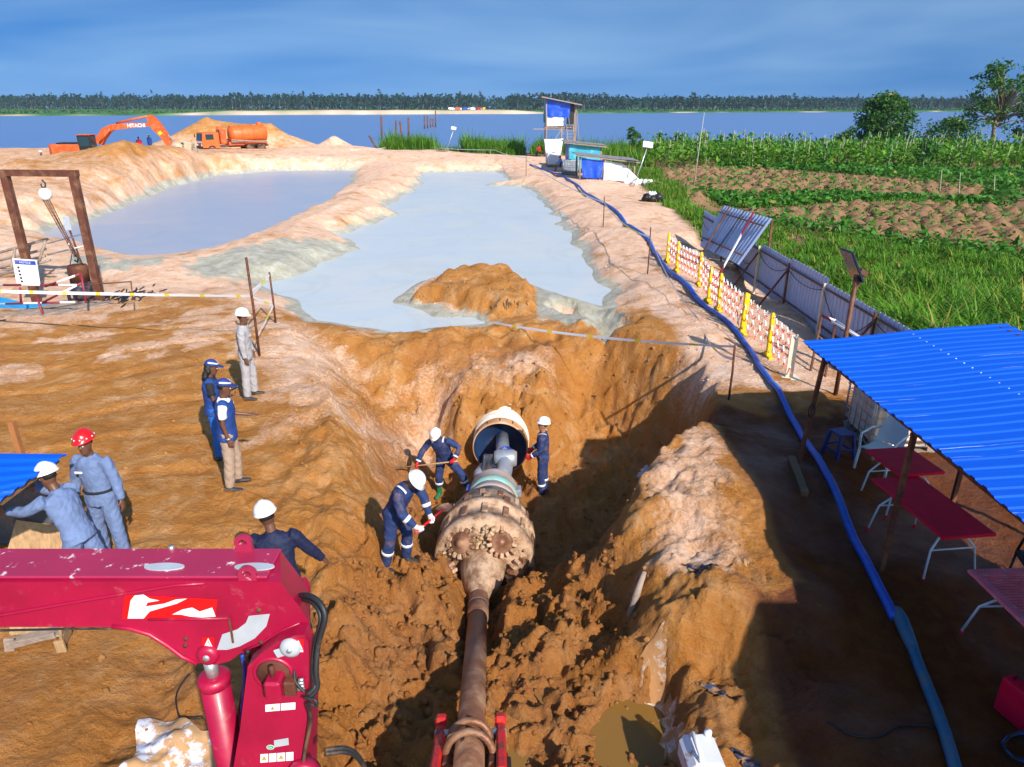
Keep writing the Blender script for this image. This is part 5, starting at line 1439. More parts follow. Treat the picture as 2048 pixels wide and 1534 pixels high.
hose_px([(585, 1196, 3.0), (612, 1190, 2.9), (638, 1204, 2.84), (650, 1235, 2.8), (636, 1290, 2.78), (632, 1340, 2.74), (634, 1375, 2.72), (618, 1396, 2.7)], .014)
hose_px([(586, 1203, 3.0), (612, 1199, 2.92), (632, 1213, 2.86), (641, 1240, 2.82), (629, 1292, 2.8), (626, 1345, 2.76), (630, 1372, 2.72), (616, 1388, 2.7)], .012)
hose_px([(608, 1395, 2.7), (630, 1400, 2.68), (632, 1412, 2.68), (616, 1408, 2.7), (622, 1440, 2.72), (612, 1490, 2.74), (606, 1530, 2.75), (600, 1600, 2.8)], .009)
hose_px([(588, 1340, 2.76), (592, 1365, 2.72), (610, 1385, 2.7)], .007)
hose_px([(-200, 1266, 2.9), (0, 1261, 2.9), (130, 1258, 2.9), (225, 1257, 2.9)], .006)
hose_px([(495, 1300, 2.98), (500, 1340, 3.0), (492, 1380, 3.02), (500, 1430, 3.02), (496, 1500, 3.02), (498, 1600, 3.02)], .012)
hose_px([(484, 1310, 3.0), (489, 1350, 3.04), (484, 1420, 3.06), (480, 1500, 3.06), (480, 1600, 3.06)], .010, m=M_BLUEST)
slab([(455, 1330), (487, 1330), (487, 1372), (452, 1372)], YB - .05, YB + .02).build('side_bracket', M_CRANE, cr)
for k in range(2):   # black hose bundle on the mud, right of the base
    hose_px([(650, 1500 + 8 * k, 2.75), (690, 1496 + 8 * k, 2.8), (715, 1510 + 6 * k, 2.85), (735, 1545, 2.9)], .012)

# ---------------------------------------------------------------- gantry with chain hoist, left
gt = thing('portal_gantry', 'tall brown steel portal frame over the pump sump', 'gantry', (0, 0, 0))
gl, gr_ = Vector((-14.45, 21.0, -.35)), Vector((-12.35, 20.75, -.35)); HT = 3.66
for p in (gl, gr_): MB().box((p.x, p.y, (HT + p.z) / 2), (.20, .20, HT - p.z), None, .01).build('post', M_RUST2, gt)
MB().bar((gl.x - .12, gl.y, HT + .02), (gr_.x + .12, gr_.y, HT + .02), .19, .17).build('beam', M_RUST2, gt)
hc = thing('chain_hoist', 'round white chain hoist hanging from the gantry beam', 'hoist', (-13.35, 20.88, 3.55))
MB().tube([(0, 0, -.06 + .0), (.07, 0, -.14), (.05, 0, -.25), (-.05, 0, -.26), (-.06, 0, -.17)], .022, 7).build('hook', M_BLACK, hc)
MB().lathe([(.0, -.09), (.13, -.09), (.17, -.05), (.17, .05), (.13, .09), (.0, .09)], 22, (0, 0, -.45), (0, 1, 0)).build('hoist_body', M_WHITE, hc)
for k in range(4):
    b = MB(); n = 30
    a, e = Vector((-.10 + .06 * k, 0, -.6)), Vector((.42 + .015 * k, .05, -2.25 + .1 * (k % 2)))
    for i in range(n):
        p0, p1 = a.lerp(e, i / n), a.lerp(e, (i + 1.25) / n)
        b.bar(p0, p1, .028 if i % 2 else .012, .012 if i % 2 else .028)
    b.build('chain', M_RUST, hc)
MB().tube([(.43, .05, -2.2), (.5, .05, -2.3), (.45, .05, -2.42), (.38, .05, -2.36)], .03, 7).build('load_hook', M_BLACK, hc)
pu = thing('submersible_pump', 'dark cylindrical pump hanging on the hoist chain', 'pump', (-12.92, 20.9, .1))
MB().lathe([(.0, .95), (.26, .95), (.28, .85), (.27, .45), (.0, .45)], 20).build('motor_top', M_RUST, pu)
MB().lathe([(.0, .46), (.275, .46), (.29, .3), (.28, .0), (.22, -.08), (.0, -.08)], 20).build('motor_body', mat('pump_navy', (.02, .03, .07), .4, .2, .3, dirt=CLAY, damt=.4), pu)
MB().lathe([(.0, -.08), (.34, -.08), (.36, -.15), (.36, -.24), (.0, -.24)], 20).build('flange', M_RUST2, pu)
for s in (-1, 1): MB().cyl((s * .2, 0, .95), (.0, 0, 1.45), .012, 6).build('sling', M_BLACK, pu)
MB().tube([(-.28, 0, .2), (-.42, -.05, .05), (-.38, -.1, -.3), (-.3, -.1, -.6)], .05, 8).build('cable', M_BLACK, pu)
sg = thing('safety_sign', 'white safety notice with blue header hung on the gantry post', 'sign', (-14.42, 20.86, .62), R(6))
MB().box((0, -.02, .25), (.66, .02, .74), (0, R(5), 0)).build('board', M_STK, sg)
MB().box((.03, -.035, .52), (.58, .006, .12), (0, R(5), 0)).build('header', M_BLUEST, sg)
text_mesh('NOTICE', .085, M_STK, sg, T(.03, -.045, .52) @ rotm('Y', 5) @ rotm('X', 90))
for k in range(5): MB().lathe([(.0, -.004), (.035, -.004), (.035, 0)], 12, (-.19 - .0 * k, -.032, .38 - k * .105), (0, 1, 0)).build('pictogram', M_STKK, sg)
for k in range(8): MB().box((.08 + .02 * (k % 3), -.033, .40 - k * .06), (.34 - .04 * (k % 3), .004, .016)).build('text_line', M_GREYPL, sg)
# handrails and platform round the sump
hr = thing('sump_handrail', 'white and red tube handrail frame in front of the sump', 'handrail', (0, 0, 0))
def rails(t, segs, m, rad=.03):
    for a, b_ in segs: MB().cyl(a, b_, rad, 7).build('tube', m, t)
def PZ(px_, py_, y): return WY(px_, py_, y)
rails(hr, [(PZ(0, 570, 19.6), PZ(165, 570, 19.4)), (PZ(72, 590, 19.2), PZ(90, 640, 19.0)), (PZ(0, 608, 19.5), PZ(150, 604, 19.3)), (PZ(162, 546, 19.4), PZ(172, 605, 19.2)), (PZ(85, 605, 19.3), PZ(165, 565, 19.4)),
           (PZ(40, 575, 19.5), PZ(42, 606, 19.5)), (PZ(90, 573, 19.4), PZ(160, 548, 19.4))], M_REDWHITE)
rails(hr, [(PZ(165, 570, 19.4), PZ(262, 563, 19.4)), (PZ(262, 563, 19.4), PZ(266, 600, 19.2)), (PZ(80, 608, 19.3), PZ(88, 640, 19.2))], M_RUST2, .02)
h2 = thing('ladder_handrail', 'weathered ladder like handrail beside the gantry post', 'handrail', (0, 0, 0))
rails(h2, [(PZ(-40, 516, 24), PZ(95, 478, 23.6)), (PZ(-40, 530, 24), PZ(92, 498, 23.6)), (PZ(-40, 546, 23.8), PZ(90, 512, 23.4)), (PZ(-20, 556, 23.4), PZ(100, 520, 23.2)),
           (PZ(30, 497, 23.8), PZ(22, 540, 23.4)), (PZ(60, 490, 23.8), PZ(50, 530, 23.4)), (PZ(92, 478, 23.6), PZ(78, 525, 23.3))], M_GREYWOOD, .045)
h3 = thing('pond_handrail', 'thin tube rail behind the pump at the settling pond edge', 'handrail', (0, 0, 0))
rails(h3, [(PZ(95, 487, 23.5), PZ(178, 465, 23.6)), (PZ(95, 510, 23.4), PZ(175, 490, 23.6)), (PZ(178, 465, 23.6), PZ(172, 505, 23.4)), (PZ(135, 476, 23.5), PZ(142, 506, 23.4))], M_STEEL, .022)
gs = thing('gauge_post', 'small post with pale gauge board at the pond edge', 'post', (0, 0, 0))
a = PZ(130, 434, 25.2); MB().bar((a.x + .25, a.y, hz(a.x + .25, a.y) - .2), (a.x, a.y, a.z), .05).build('rod', M_RUST2, gs)
MB().box((a.x + .06, a.y - .05, a.z - .2), (.22, .03, .5)).build('board', M_GREYPL, gs)
sp_ = thing('sump_planks', 'old planks laid over the sump below the hoist', 'planks', (0, 0, 0))
for k in range(5): MB().box((-13.7 + .34 * k, 19.7 + .03 * k, hz(-13.5, 19.7) + .05 + .02 * (k % 2)), (.26, 1.7, .05), (0, R(2 * (k % 3 - 1)), R(-28)), .006).build('plank', M_GREYWOOD, sp_)
bx_ = PZ(25, 585, 20.0)
bt = thing('blue_tarp_strip', 'strip of bright blue tarp behind the sump handrail', 'tarp', (0, 0, 0))
MB().sheet([[Vector((-17.6 + .55 * i, 20.3 + .1 * math.sin(i), .42 + .1 * math.sin(i * 1.7) - .25 * j - .05 * i)) for i in range(9)] for j in range(3)]).build('tarp', mat('cyan_tarp', (.01, .22, .55), .45, 0, .15), bt)
# dark rooty geotextile on the grey clay
gx = thing('geotextile', 'torn black geotextile strips on the grey clay by the gantry', 'geotextile', (0, 0, 0))
b = MB(); q = random.Random(8)
S_ = []
for k in range(190):
    x, y = (-11.9 + q.gauss(0, .35), 21.7 + q.gauss(0, .5)) if k < 80 else (-16.3 + q.gauss(0, .9), 18.6 + q.gauss(0, .35))
    L_ = q.uniform(.25, .6); S_.append((x, y, x + q.gauss(.06, .06), y - L_ * .8))
z0_ = hzs([s[0] for s in S_], [s[1] for s in S_]); z1_ = hzs([s[2] for s in S_], [s[3] for s in S_])
for (x, y, x1, y1), z0, z1 in zip(S_, z0_, z1_): b.bar((x, y, z0 + .02), (x1, y1, z1 + .03), .035, .02)
o = b.build('strips', M_BLACK, gx); o['kind'] = 'stuff'

# ---------------------------------------------------------------- blue roofed shelter at the left edge
ls = thing('corner_shelter', 'small shelter with bright blue roof at the left picture edge', 'shelter', (0, 0, 0))
def Wp(a, b_, z): return W(a, b_, z)
zr = 1.75
c0, c1, c2, c3 = W(-160, 905, zr), W(135, 908, zr), W(0, 1003, zr - .12), W(-230, 1090, zr - .12)
c1.z = zr; g = []
for i in range(7):
    row = []
    for j in range(25):
        u, v = j / 24, i / 6
        p = c0.lerp(c1, v).lerp(c3.lerp(c2, v), u); p = Vector(p); p.z += .02 * (1 if j % 4 in (2, 3) else 0)
        row.append(p)
    g.append(row)
b = MB().sheet(g); b.sheet([[p - Vector((0, 0, .008)) for p in r0] for r0 in g][::-1]); b.sm = [False] * len(b.sm); b.build('roof_sheet', M_ROOF, ls)
pb = W(90, 1070, 0); pt = W(78, 945, zr - .03)
MB().bar((pb.x, pb.y, -.1), (pb.x - .02, pb.y, zr - .04), .07, .07).build('post', mat('orange_timber', (.34, .13, .04), .7, 0, .2), ls)
MB().bar(c1 + Vector((-.1, -.05, -.05)), c2 + Vector((-.05, .05, -.05)), .05).build('rafter', M_WOODDK, ls)
q0 = W(60, 1120, 0)
tp_ = MB()
tp_.sheet([[Vector((q0.x - .9 + .22 * i, q0.y + .35 + .05 * math.sin(i * 2 + j), 1.15 - .23 * j - .03 * math.sin(i * 1.4))) for i in range(6)] for j in range(6)])
tp_.build('dark_tarp', mat('dark_grey_tarp', (.05, .06, .075), .55, 0, .3, dirt=CLAY, damt=.3), ls)
lb = W(75, 1085, .2)
lean = thing('plywood_offcut', 'plywood offcut leaning below the corner shelter post', 'board', (W(85, 1100, 0).x, W(85, 1100, 0).y, 0), R(25))
MB().box((0, 0, .17), (.62, .025, .42), (R(-20), R(24), 0)).build('board', M_WOOD, lean)
# broken wooden crate under the boom
bc = thing('broken_crate', 'broken muddy wooden crate lying under the crane boom', 'crate', (W(80, 1290, 0).x, W(80, 1290, 0).y, 0), R(8))
for k, (x, y, z, sx, sy, sz, rx, ry) in enumerate(((0, .12, .22, .62, .03, .26, -20, 2), (.02, -.03, .14, .62, .16, .03, 8, -12), (.3, -.02, .16, .03, .22, .3, 10, 12), (-.26, -.06, .08, .1, .03, .18, 0, 8), (.28, -.14, .07, .1, .03, .16, 5, 0), (0, -.12, .17, .5, .03, .07, 10, -8))):
    MB().box((x, y, z), (sx, sy, sz), (R(rx), R(ry), 0), .004).build('plank', M_WOOD if k % 2 == 0 else M_GREYWOOD, bc)
# ---------------------------------------------------------------- excavator, tanker truck
M_ORANGE = mat('orange_paint', (.64, .085, .010), .45, 0, .15, 3, dirt=(.38, .17, .07), damt=.7, dlo=.48, dhi=.66)
M_ORANGE2 = mat('tank_orange', (.66, .105, .007), .45, 0, .15, 3, dirt=(.35, .13, .04), damt=.75, dlo=.47, dhi=.64)
M_GLASS = mat('dark_glass', (.02, .04, .05), .08, 0, .1)
M_TYRE = mat('tyre', (.02, .02, .02), .85, 0, .2, dirt=CLAY, damt=.6)
M_SANDST = mat('sandy_steel', (.50, .38, .26), .7, .1, .2)
ev = thing('excavator', 'orange tracked excavator with raised boom behind the sand heap', 'excavator', (-40.6, 72, hz(-40.6, 72)))
zb = 1.0 - ev.location.z if ev.location.z < .6 else .9
def EP(px_, py_):
    p = WY(px_, py_, 72.0); return Vector((p.x + 40.6, 0, p.z - ev.location.z))
for s in (-1, 1):
    b = MB(); pr = [(-1.9, .35), (-1.65, .05), (1.65, .05), (1.9, .35), (1.9, .55), (1.6, .85), (-1.6, .85), (-1.9, .55)]
    b.prism(pr, .55, T(0, s * 1.15 + .275, 0) @ rotm('X', 90)); b.build('track', M_TYRE, ev)
c_ = EP(150, 297)
MB().box((c_.x - .2, 0, zb + .45), (2.9, 2.6, .95), None, .12).build('house', M_ORANGE, ev)
MB().lathe([(.0, 0), (1.25, 0), (1.3, .1), (1.3, .85), (1.2, .95), (.0, .95)], 20, (c_.x - 1.0, 0, zb - .02)).build('counterweight', M_ORANGE, ev)
MB().box((c_.x - .6, .1, zb + 1.0), (1.6, 1.4, .12), None, .03).build('engine_cover', M_BLACK, ev)
cabx = EP(182, 280).x
MB().box((cabx, -.75, zb + 1.0), (1.25, 1.05, 1.5), None, .06).build('cab_frame', M_BLACK, ev)
for (x, y, z, sx, sy, sz) in ((cabx + .64, -.75, zb + 1.15, .02, .85, 1.0), (cabx, -1.29, zb + 1.2, 1.0, .02, .85)): MB().box((x, y, z), (sx, sy, sz)).build('window', M_GLASS, ev)
MB().box((cabx, -.75, zb + 1.79), (1.3, 1.1, .08), None, .03).build('cab_roof', M_ORANGE, ev)
def arm_plate(px, y0, y1, name, m=M_ORANGE, parent=ev):
    pl_ = [EP(a, b_) for a, b_ in px]; b = MB(); n = len(pl_)
    ar = sum(pl_[i].x * pl_[(i + 1) % n].z - pl_[(i + 1) % n].x * pl_[i].z for i in range(n))
    fs = [tuple(range(n)), tuple(range(n, 2 * n))[::-1]] + [((i + 1) % n, i, n + i, n + (i + 1) % n) for i in range(n)]
    if ar < 0: fs = [tuple(reversed(f)) for f in fs]
    return b.add([(p.x, y0, p.z) for p in pl_] + [(p.x, y1, p.z) for p in pl_], fs).build(name, m, parent)
arm_plate([(196, 286), (190, 282), (206, 257), (222, 249), (260, 246), (300, 246), (304, 252), (262, 256), (228, 260), (216, 268), (206, 290)], -.25, .25, 'boom')
arm_plate([(294, 231), (304, 230), (320, 245), (336, 268), (346, 292), (350, 302), (342, 302), (324, 276), (306, 258), (298, 246)], -.2, .2, 'stick')
MB().cyl(EP(232, 246) + Vector((0, 0, 0)), EP(292, 233), .10, 8).build('stick_cylinder', M_ORANGE, ev)
MB().cyl(EP(262, 239), EP(293, 232), .06, 8).build('piston_rod', M_STEEL, ev)
for s in (-1, 1): MB().cyl(EP(203, 285) + Vector((0, s * .33, 0)), EP(224, 257) + Vector((0, s * .33, 0)), .09, 8).build('boom_cylinder', M_ORANGE, ev)
MB().cyl(EP(306, 238), EP(350, 285), .07, 8).build('bucket_cylinder', M_STEEL, ev)
text_mesh('HITACHI', .44, M_STK, ev, T(EP(275, 251).x, -.262, EP(275, 251).z) @ rotm('Y', -1) @ rotm('X', 90), bold=.012)
p = EP(322, 266); MB().box((p.x, -.21, p.z), (.35, .01, .3), (0, R(-35), 0)).build('yellow_sticker', M_STKY, ev)
dp = thing('dredge_pump', 'sand caked dredge pump hung on the excavator stick', 'pump', (0, 0, 0))
def DP(px_, py_, y=67.0): return WY(px_, py_, y)
p = DP(356, 300); MB().lathe([(.0, -.4), (.55, -.4), (.7, -.2), (.7, .2), (.5, .45), (.0, .45)], 16, p, (.5, .8, .2)).build('volute', M_SANDST, dp)
p = DP(378, 295); MB().box(p, (.7, .9, 1.0), (0, R(12), 0), .08).build('motor_case', M_SANDST, dp)
p = DP(367, 301); MB().box(p, (.5, .6, .8), (0, R(20), 0), .05).build('gear_case', M_RUST2, dp)
MB().tube([DP(345, 305), DP(360, 312), DP(378, 314), DP(390, 306), DP(391, 296)], .22, 10).build('suction_hose', M_GREYWOOD, dp)
MB().tube([DP(352, 292), DP(362, 287), DP(372, 288)], .10, 8).build('hose', M_BLACK, dp)
MB().tube([DP(300, 303), DP(320, 304), DP(340, 306)], .16, 8).build('discharge_pipe', M_GREYWOOD, dp)
tk = thing('vacuum_truck', 'orange vacuum tanker truck parked on the far sand bank', 'truck', (-29.9, 80.5, hz(-29.9, 80.5) - .5), R(218), sc=.9)
# local: +x forward
for x in (2.9, -1.6, -2.9):
    for s in (-1, 1):
        o = MB().lathe([(.3, -.16), (.5, -.15), (.54, -.08), (.54, .08), (.5, .15), (.3, .16)], 18, (x, s * 1.0, .54), (0, 1, 0)).build('wheel', M_TYRE, tk)
        MB().lathe([(.0, -.12), (.2, -.12), (.3, -.15), (.3, .15), (.2, .12), (.0, .12)], 14, (x, s * 1.0, .54), (0, 1, 0)).build('rim', M_RUST2, o)
MB().box((-.3, 0, .85), (7.4, .9, .25)).build('chassis', M_RUST2, tk)
MB().box((-1.5, 0, 1.12), (4.6, 1.5, .36)).build('tank_cradle', M_ORANGE, tk)
cab = MB().prism([(-.95, 0), (.95, 0), (1.0, .75), (.82, 1.65), (-.95, 1.68)], 2.3, T(2.95, 1.15, .75) @ rotm('X', 90)); cab.build('cab', M_ORANGE2, tk)
MB().box((3.88, 0, 1.95), (.04, 1.95, .72), (0, R(-12), 0)).build('windscreen', M_GLASS, tk)
for s in (-1, 1):
    MB().box((3.05, s * 1.155, 1.95), (.9, .02, .6)).build('side_window', M_GLASS, tk)
    MB().box((3.97, s * .8, 1.05), (.05, .3, .2)).build('headlight', M_WHITE, tk)
    MB().box((4.0, s * 1.35, 2.05), (.1, .14, .4), None, .03).build('mirror', M_BLACK, tk)
MB().box((3.98, 0, .75), (.12, 2.3, .32), None, .03).build('bumper', M_BLACK, tk)
MB().box((3.97, 0, 1.38), (.02, 1.9, .22)).build('grille', M_STK, tk)
MB().lathe([(.0, -2.45), (.55, -2.4), (.95, -2.2), (1.0, -2.0), (1.0, 1.7), (.9, 1.95), (.5, 2.1), (.0, 2.12)], 28, (-1.6, 0, 2.12), (1, 0, -.035)).build('tank', M_ORANGE2, tk)
for x in (-3.4, -2.2, -.9, .2): MB().lathe([(1.0, -.05), (1.05, -.04), (1.05, .04), (1.0, .05)], 28, (x, 0, 2.12 - (x + 1.6) * .035), (1, 0, -.035)).build('tank_hoop', M_ORANGE2, tk)
MB().lathe([(.0, .35), (.3, .35), (.34, .28), (.34, 0)], 16, (-3.3, 0, 3.1)).build('hatch', M_ORANGE2, tk)
MB().box((1.25, -.3, 1.9), (.7, 1.5, 1.7), None, .1).build('pump_unit', M_ORANGE, tk)
MB().cyl((1.2, -.9, 1.2), (1.2, -.9, 3.0), .28, 14).build('separator', M_ORANGE, tk)
for s in (-1, 1):
    MB().box((-1.5, s * 1.05, 1.35), (4.2, .1, .12)).build('side_rail', M_GREYWOOD, tk)
    MB().cyl((-3.6, s * 1.1, 1.2), (.6, s * 1.1, 1.55), .09, 8).build('suction_hose', M_GREYWOOD, tk)
    MB().box((-2.25, s * 1.02, 1.17), (2.6, .4, .05)).build('mudguard', M_ORANGE, tk)

# ---------------------------------------------------------------- camp by the river
M_TARPB = mat('blue_tarp', (.008, .065, .55), .4, 0, .15, 2, dirt=(.2, .4, .7), damt=.3, dlo=.55, dhi=.7)
M_TARPT = mat('teal_tarp', (.03, .33, .44), .4, 0, .15, 2, dirt=(.3, .6, .7), damt=.5, dlo=.5, dhi=.7)
M_TARPW = mat('white_tarp', (.74, .75, .80), .5, 0, .06)
M_SHEET = mat('old_zinc', (.33, .29, .31), .5, .3, .2, 4, dirt=(.2, .12, .1), damt=.5)
def cloth(a, b_, c, d, nu=9, nv=7, amp=.06, seed=0, ragged=0.0):
    """hanging cloth: a-b top edge, d-c bottom edge"""
    q = random.Random(seed); a, b_, c, d = map(Vector, (a, b_, c, d)); n = (b_ - a).cross(d - a).normalized()
    ph = [q.uniform(0, 6) for _ in range(3)]
    g = []
    for j in range(nv):
        v = j / (nv - 1); row = []
        for i in range(nu):
            u = i / (nu - 1); p = a.lerp(b_, u).lerp(d.lerp(c, u), v)
            p = p + n * amp * (math.sin(u * 9 + ph[0] + v * 2) * (.3 + v) + .6 * math.sin(u * 17 + ph[1] - v * 4) * v) - Vector((0, 0, .05 * math.sin(math.pi * u) * (1 - v)))
            if j == nv - 1: p.z += ragged * q.uniform(-1, 1)
            row.append(p)
        g.append(row)
    return MB().sheet(g)
tw = thing('lookout_tower', 'rickety wooden lookout tower with blue tarp by the river', 'tower', (5.35, 86, hz(5.35, 86)))
for x, y, h in ((-1.55, -1.2, 6.2), (1.75, -1.2, 5.5), (-1.55, 1.2, 6.2), (1.75, 1.2, 5.5), (.2, -1.2, 3.2)):
    MB().tube([(x, y, -.2), (x + .06, y, h / 2), (x, y, h)], .09, 7).build('post', M_GREYWOOD, tw)
for z in (3.0, 3.15):
    for y in (-1.2, 1.2): MB().bar((-3.0 if z < 3.1 and y < 0 else -1.7, y, z), (1.9, y, z), .09).build('beam', M_GREYWOOD, tw)
for k in range(7): MB().box((-1.4 + .5 * k, 0, 3.26), (.42, 2.6, .05), None, .006).build('floor_board', M_GREYWOOD, tw)
g = [[(-2.1 + 4.5 * i / 5, -1.8 + 3.5 * j / 3, 6.42 - .85 * i / 5 + .02 * (j % 2)) for j in range(4)] for i in range(6)]
b = MB().sheet(g); b.sheet([[(p[0], p[1], p[2] - .07) for p in r0] for r0 in g][::-1]); b.build('roof', M_SHEET, tw)
MB().bar((-2.1, -1.8, 6.36), (2.4, -1.8, 5.51), .12).build('fascia', M_GREYWOOD, tw)
cloth((-1.5, -1.28, 6.2), (1.2, -1.28, 5.7), (1.0, -1.3, 4.1), (-1.45, -1.3, 4.3), amp=.1, seed=1, ragged=.25).build('blue_curtain', M_TARPB, tw)
cloth((-1.65, 1.2, 6.2), (-1.65, -1.2, 6.2), (-1.7, -1.25, 3.6), (-1.75, 1.2, 3.9), amp=.08, seed=2, ragged=.2).build('side_curtain', M_TARPT, tw)
cloth((-1.4, -1.26, 4.35), (.4, -1.26, 4.2), (.4, -1.3, 3.35), (-1.4, -1.3, 3.3), amp=.05, seed=3).build('white_cloth', M_TARPW, tw)
MB().box((1.25, -.2, 4.6), (.7, 1.6, 2.2)).build('dark_inner_wall', M_BLACK, tw)
cloth((-1.7, -1.32, 1.95), (.45, -1.32, 2.0), (.1, -1.4, -.1), (-1.45, -1.4, .0), amp=.06, seed=4).build('white_sheet', M_TARPW, tw)
for s in (0, .75): MB().tube([(.75 + s, -1.35, 3.4), (1.05 + s, -2.6, .0)], .06, 6).build('ladder_rail', M_GREYWOOD, tw)
for k in range(10):
    f = (k + .5) / 10; MB().bar((.70 + .3 * f, -1.35 - 1.25 * f, 3.3 - 3.2 * f), (1.62 + .3 * f, -1.35 - 1.25 * f, 3.3 - 3.2 * f), .08, .05).build('rung', M_GREYWOOD, tw)
for a, b_ in (((-1.5, -1.2, .2), (.2, -1.2, 3.0)), ((.2, -1.2, 2.9), (1.7, -1.2, .6)), ((1.8, -1.25, 5.4), (2.4, -1.6, .0)), ((.8, -1.3, 4.6), (.1, -1.3, 3.2)), ((.9, -1.3, 5.0), (1.1, -1.35, 3.2))):
    MB().tube([a, b_], .045, 6).build('brace', M_GREYWOOD, tw)
def hut(name, label, x0, x1, y0, y1, hl, hr_, ov):
    t = thing(name, label, 'hut', ((x0 + x1) / 2, (y0 + y1) / 2, hz((x0 + x1) / 2, y0)))
    w, d = (x1 - x0) / 2, (y1 - y0) / 2
    for x, h in ((-w, hl), (w, hr_)):
        for y in (-d, d): MB().tube([(x, y, -.2), (x, y, h)], .07, 6).build('post', M_GREYWOOD, t)
    n = 12
    for k in range(4):
        g = []
        for i in range(4):
            u0 = k / 4 + i / 12.0 * .98
            row = []
            for j in range(13):
                u = k / 4 + (i / 3) * .252; v = j / 12
                row.append(Vector((-w - ov + (2 * w + 2 * ov) * u, -d - ov + (2 * d + 2 * ov) * v, hl + .1 + (hr_ - hl) * u + .02 * (j % 2) + .012 * k)))
            g.append(row)
        b = MB().sheet(g); b.sheet([[p - Vector((0, 0, .02)) for p in r0] for r0 in g][::-1]); b.build('roof_sheet', M_SHEET, t)
    for y in (-d - ov + .05, d): MB().bar((-w - ov, y, hl + .04), (w + ov, y, hr_ + .04), .08).build('beam', M_GREYWOOD, t)
    return t, w, d
t, w, d = hut('teal_hut', 'hut walled with teal tarpaulin between tower and blue hut', 4.75, 7.4, 62, 65, 2.45, 2.1, .45)
cloth((-w, -d - .05, 2.4), (w, -d - .05, 2.1), (w * .9, -d - .1, .55), (-w, -d - .08, .2), 13, 8, .07, 5, .1).build('tarp_wall', M_TARPT, t)
cloth((-w - .05, d, 2.4), (-w - .05, -d, 2.4), (-w - .1, -d, .3), (-w - .1, d, .2), 9, 7, .06, 6, .1).build('side_wall', M_TARPB, t)
t, w, d = hut('blue_hut', 'lean to hut with blue tarp front and white sheet side', 5.05, 9.1, 55, 58, 1.72, 1.2, .35)
cloth((-w + .1, -d - .06, 1.6), (-w + 1.75, -d - .06, 1.4), (-w + 1.6, -d - .12, .12), (-w + .2, -d - .1, .22), 13, 8, .06, 7, .1).build('blue_curtain', M_TARPB, t)
cloth((-w + 1.85, -d - .05, 1.42), (w - .9, -d + .3, 1.2), (w + .4, -d - .9, .0), (-w + 1.75, -d - .3, .0), 13, 9, .08, 8, .0).build('white_sheet', M_TARPW, t)
for k in range(4): MB().tube([(w - .75 + .25 * k, -d + .2, -.1), (w - .7 + .25 * k, -d + .2, 1.2)], .04, 6).build('post', M_GREYWOOD, t)
MB().tube([(-w + 1.72, -d - .02, -.2), (-w + 1.75, -d - .02, 1.5)], .08, 7).build('post', M_GREYWOOD, t)
t = thing('tin_sheets', 'grey tin sheets dumped on sand beside the blue hut', 'sheets', (9.9, 53.6, hz(9.9, 53.6)))
for k in range(4): MB().box((.25 * k, .15 * (k % 2), .06 + .06 * k), (1.1, .7, .02), (R(6 * (k - 1)), R(-8 + 6 * k), k * .5)).build('tin_sheet', M_SHEET, t)
t = thing('white_sacks', 'heap of white plastic sheeting at the foot of the blue hut', 'sheeting', (9.25, 54.2, hz(9.25, 54.2)))
b = MB()
for k in range(7): clod(b, (.28 * k - .8, .2 * math.sin(k * 2), .12), .3, 50 + k)
b.build('sheeting', M_TARPW, t)
ibc('caged_tank', 'white caged tank on sand in front of the lookout tower', (3.75, 67.5, hz(3.75, 67.5)), .1, M_IBCW, sc=1.05)
ibc('caged_tank', 'dark grey caged tank against the teal hut', (4.75, 60.6, hz(4.75, 60.6)), .05, M_IBCG, sc=1.05)
def lamp(label, base, top, s=1.0):
    t = thing('site_floodlight', label, 'floodlight', base)
    d = Vector(top) - Vector(base)
    MB().tube([(0, 0, -.2), d], .035, 7).build('mast', M_STEEL, t)
    MB().box(d + Vector((.0, -.05, .12)), (.72 * s, .16, .42 * s), (R(-20), R(8), 0), .03).build('lamp_box', M_WHITE, t)
    for a_ in (0, 2.1, 4.2): MB().tube([d * .22, (d * .02) + Vector((.45 * math.cos(a_), .45 * math.sin(a_), -.02))], .02, 6).build('stay', M_STEEL, t)
b_ = Vector((8.75, 53.0, hz(8.75, 53))); lamp('leaning floodlight mast beside the blue hut and white sheet', b_, b_ + Vector((.9, .2, 2.75)))
b_ = Vector((-7.7, 86, hz(-7.7, 86))); lamp('leaning floodlight mast on the river bank between grass clumps', b_, b_ + Vector((1.05, 0, 2.5)), .8)
# rusty mooring piles in the river
def pile(px_, yt, yb, dx=0, lab=''):
    z = RIVER_Z; p = W(px_, yb, z)
    if p.y > 330: p = W(px_, yb + 4, z)
    q = WY(px_ + dx, yt, p.y)
    t = thing('mooring_pile', lab, 'pile', p, group='rusty piles standing in the river')
    MB().tube([(0, 0, -1.5), (q.x - p.x, 0, q.z - p.z)], .26, 9).build('pile_tube', M_RUST2, t)
for a in ((763, 232, 279, 0, 'thin lone pile left of the pile clusters'), (792, 241, 277, 0, 'left pile of the front cluster'), (806, 242, 277, -6, 'leaning pile in the front cluster'), (817, 235, 274, 0, 'right pile of the front cluster'),
          (849, 231, 258, 0, 'leftmost pile of the far row'), (855, 231, 257, 0, 'second pile of the far row'), (861, 237, 255, 0, 'third pile of the far row, short'), (866, 238, 254, 0, 'fourth pile of the far row, short'), (871, 221, 254, 0, 'tallest pile ending the far row')):
    pile(a[0], a[1], a[2], a[3], 'rusty steel mooring post in the river, ' + a[4])
lp = thing('leaning_post', 'leaning rusty post in grass at the near bank', 'post', (-16.4, 93, hz(-16.4, 93)))
MB().tube([(0, 0, -.3), (-1.3, 0, 2.0)], .12, 7).build('post', M_RUST2, lp)
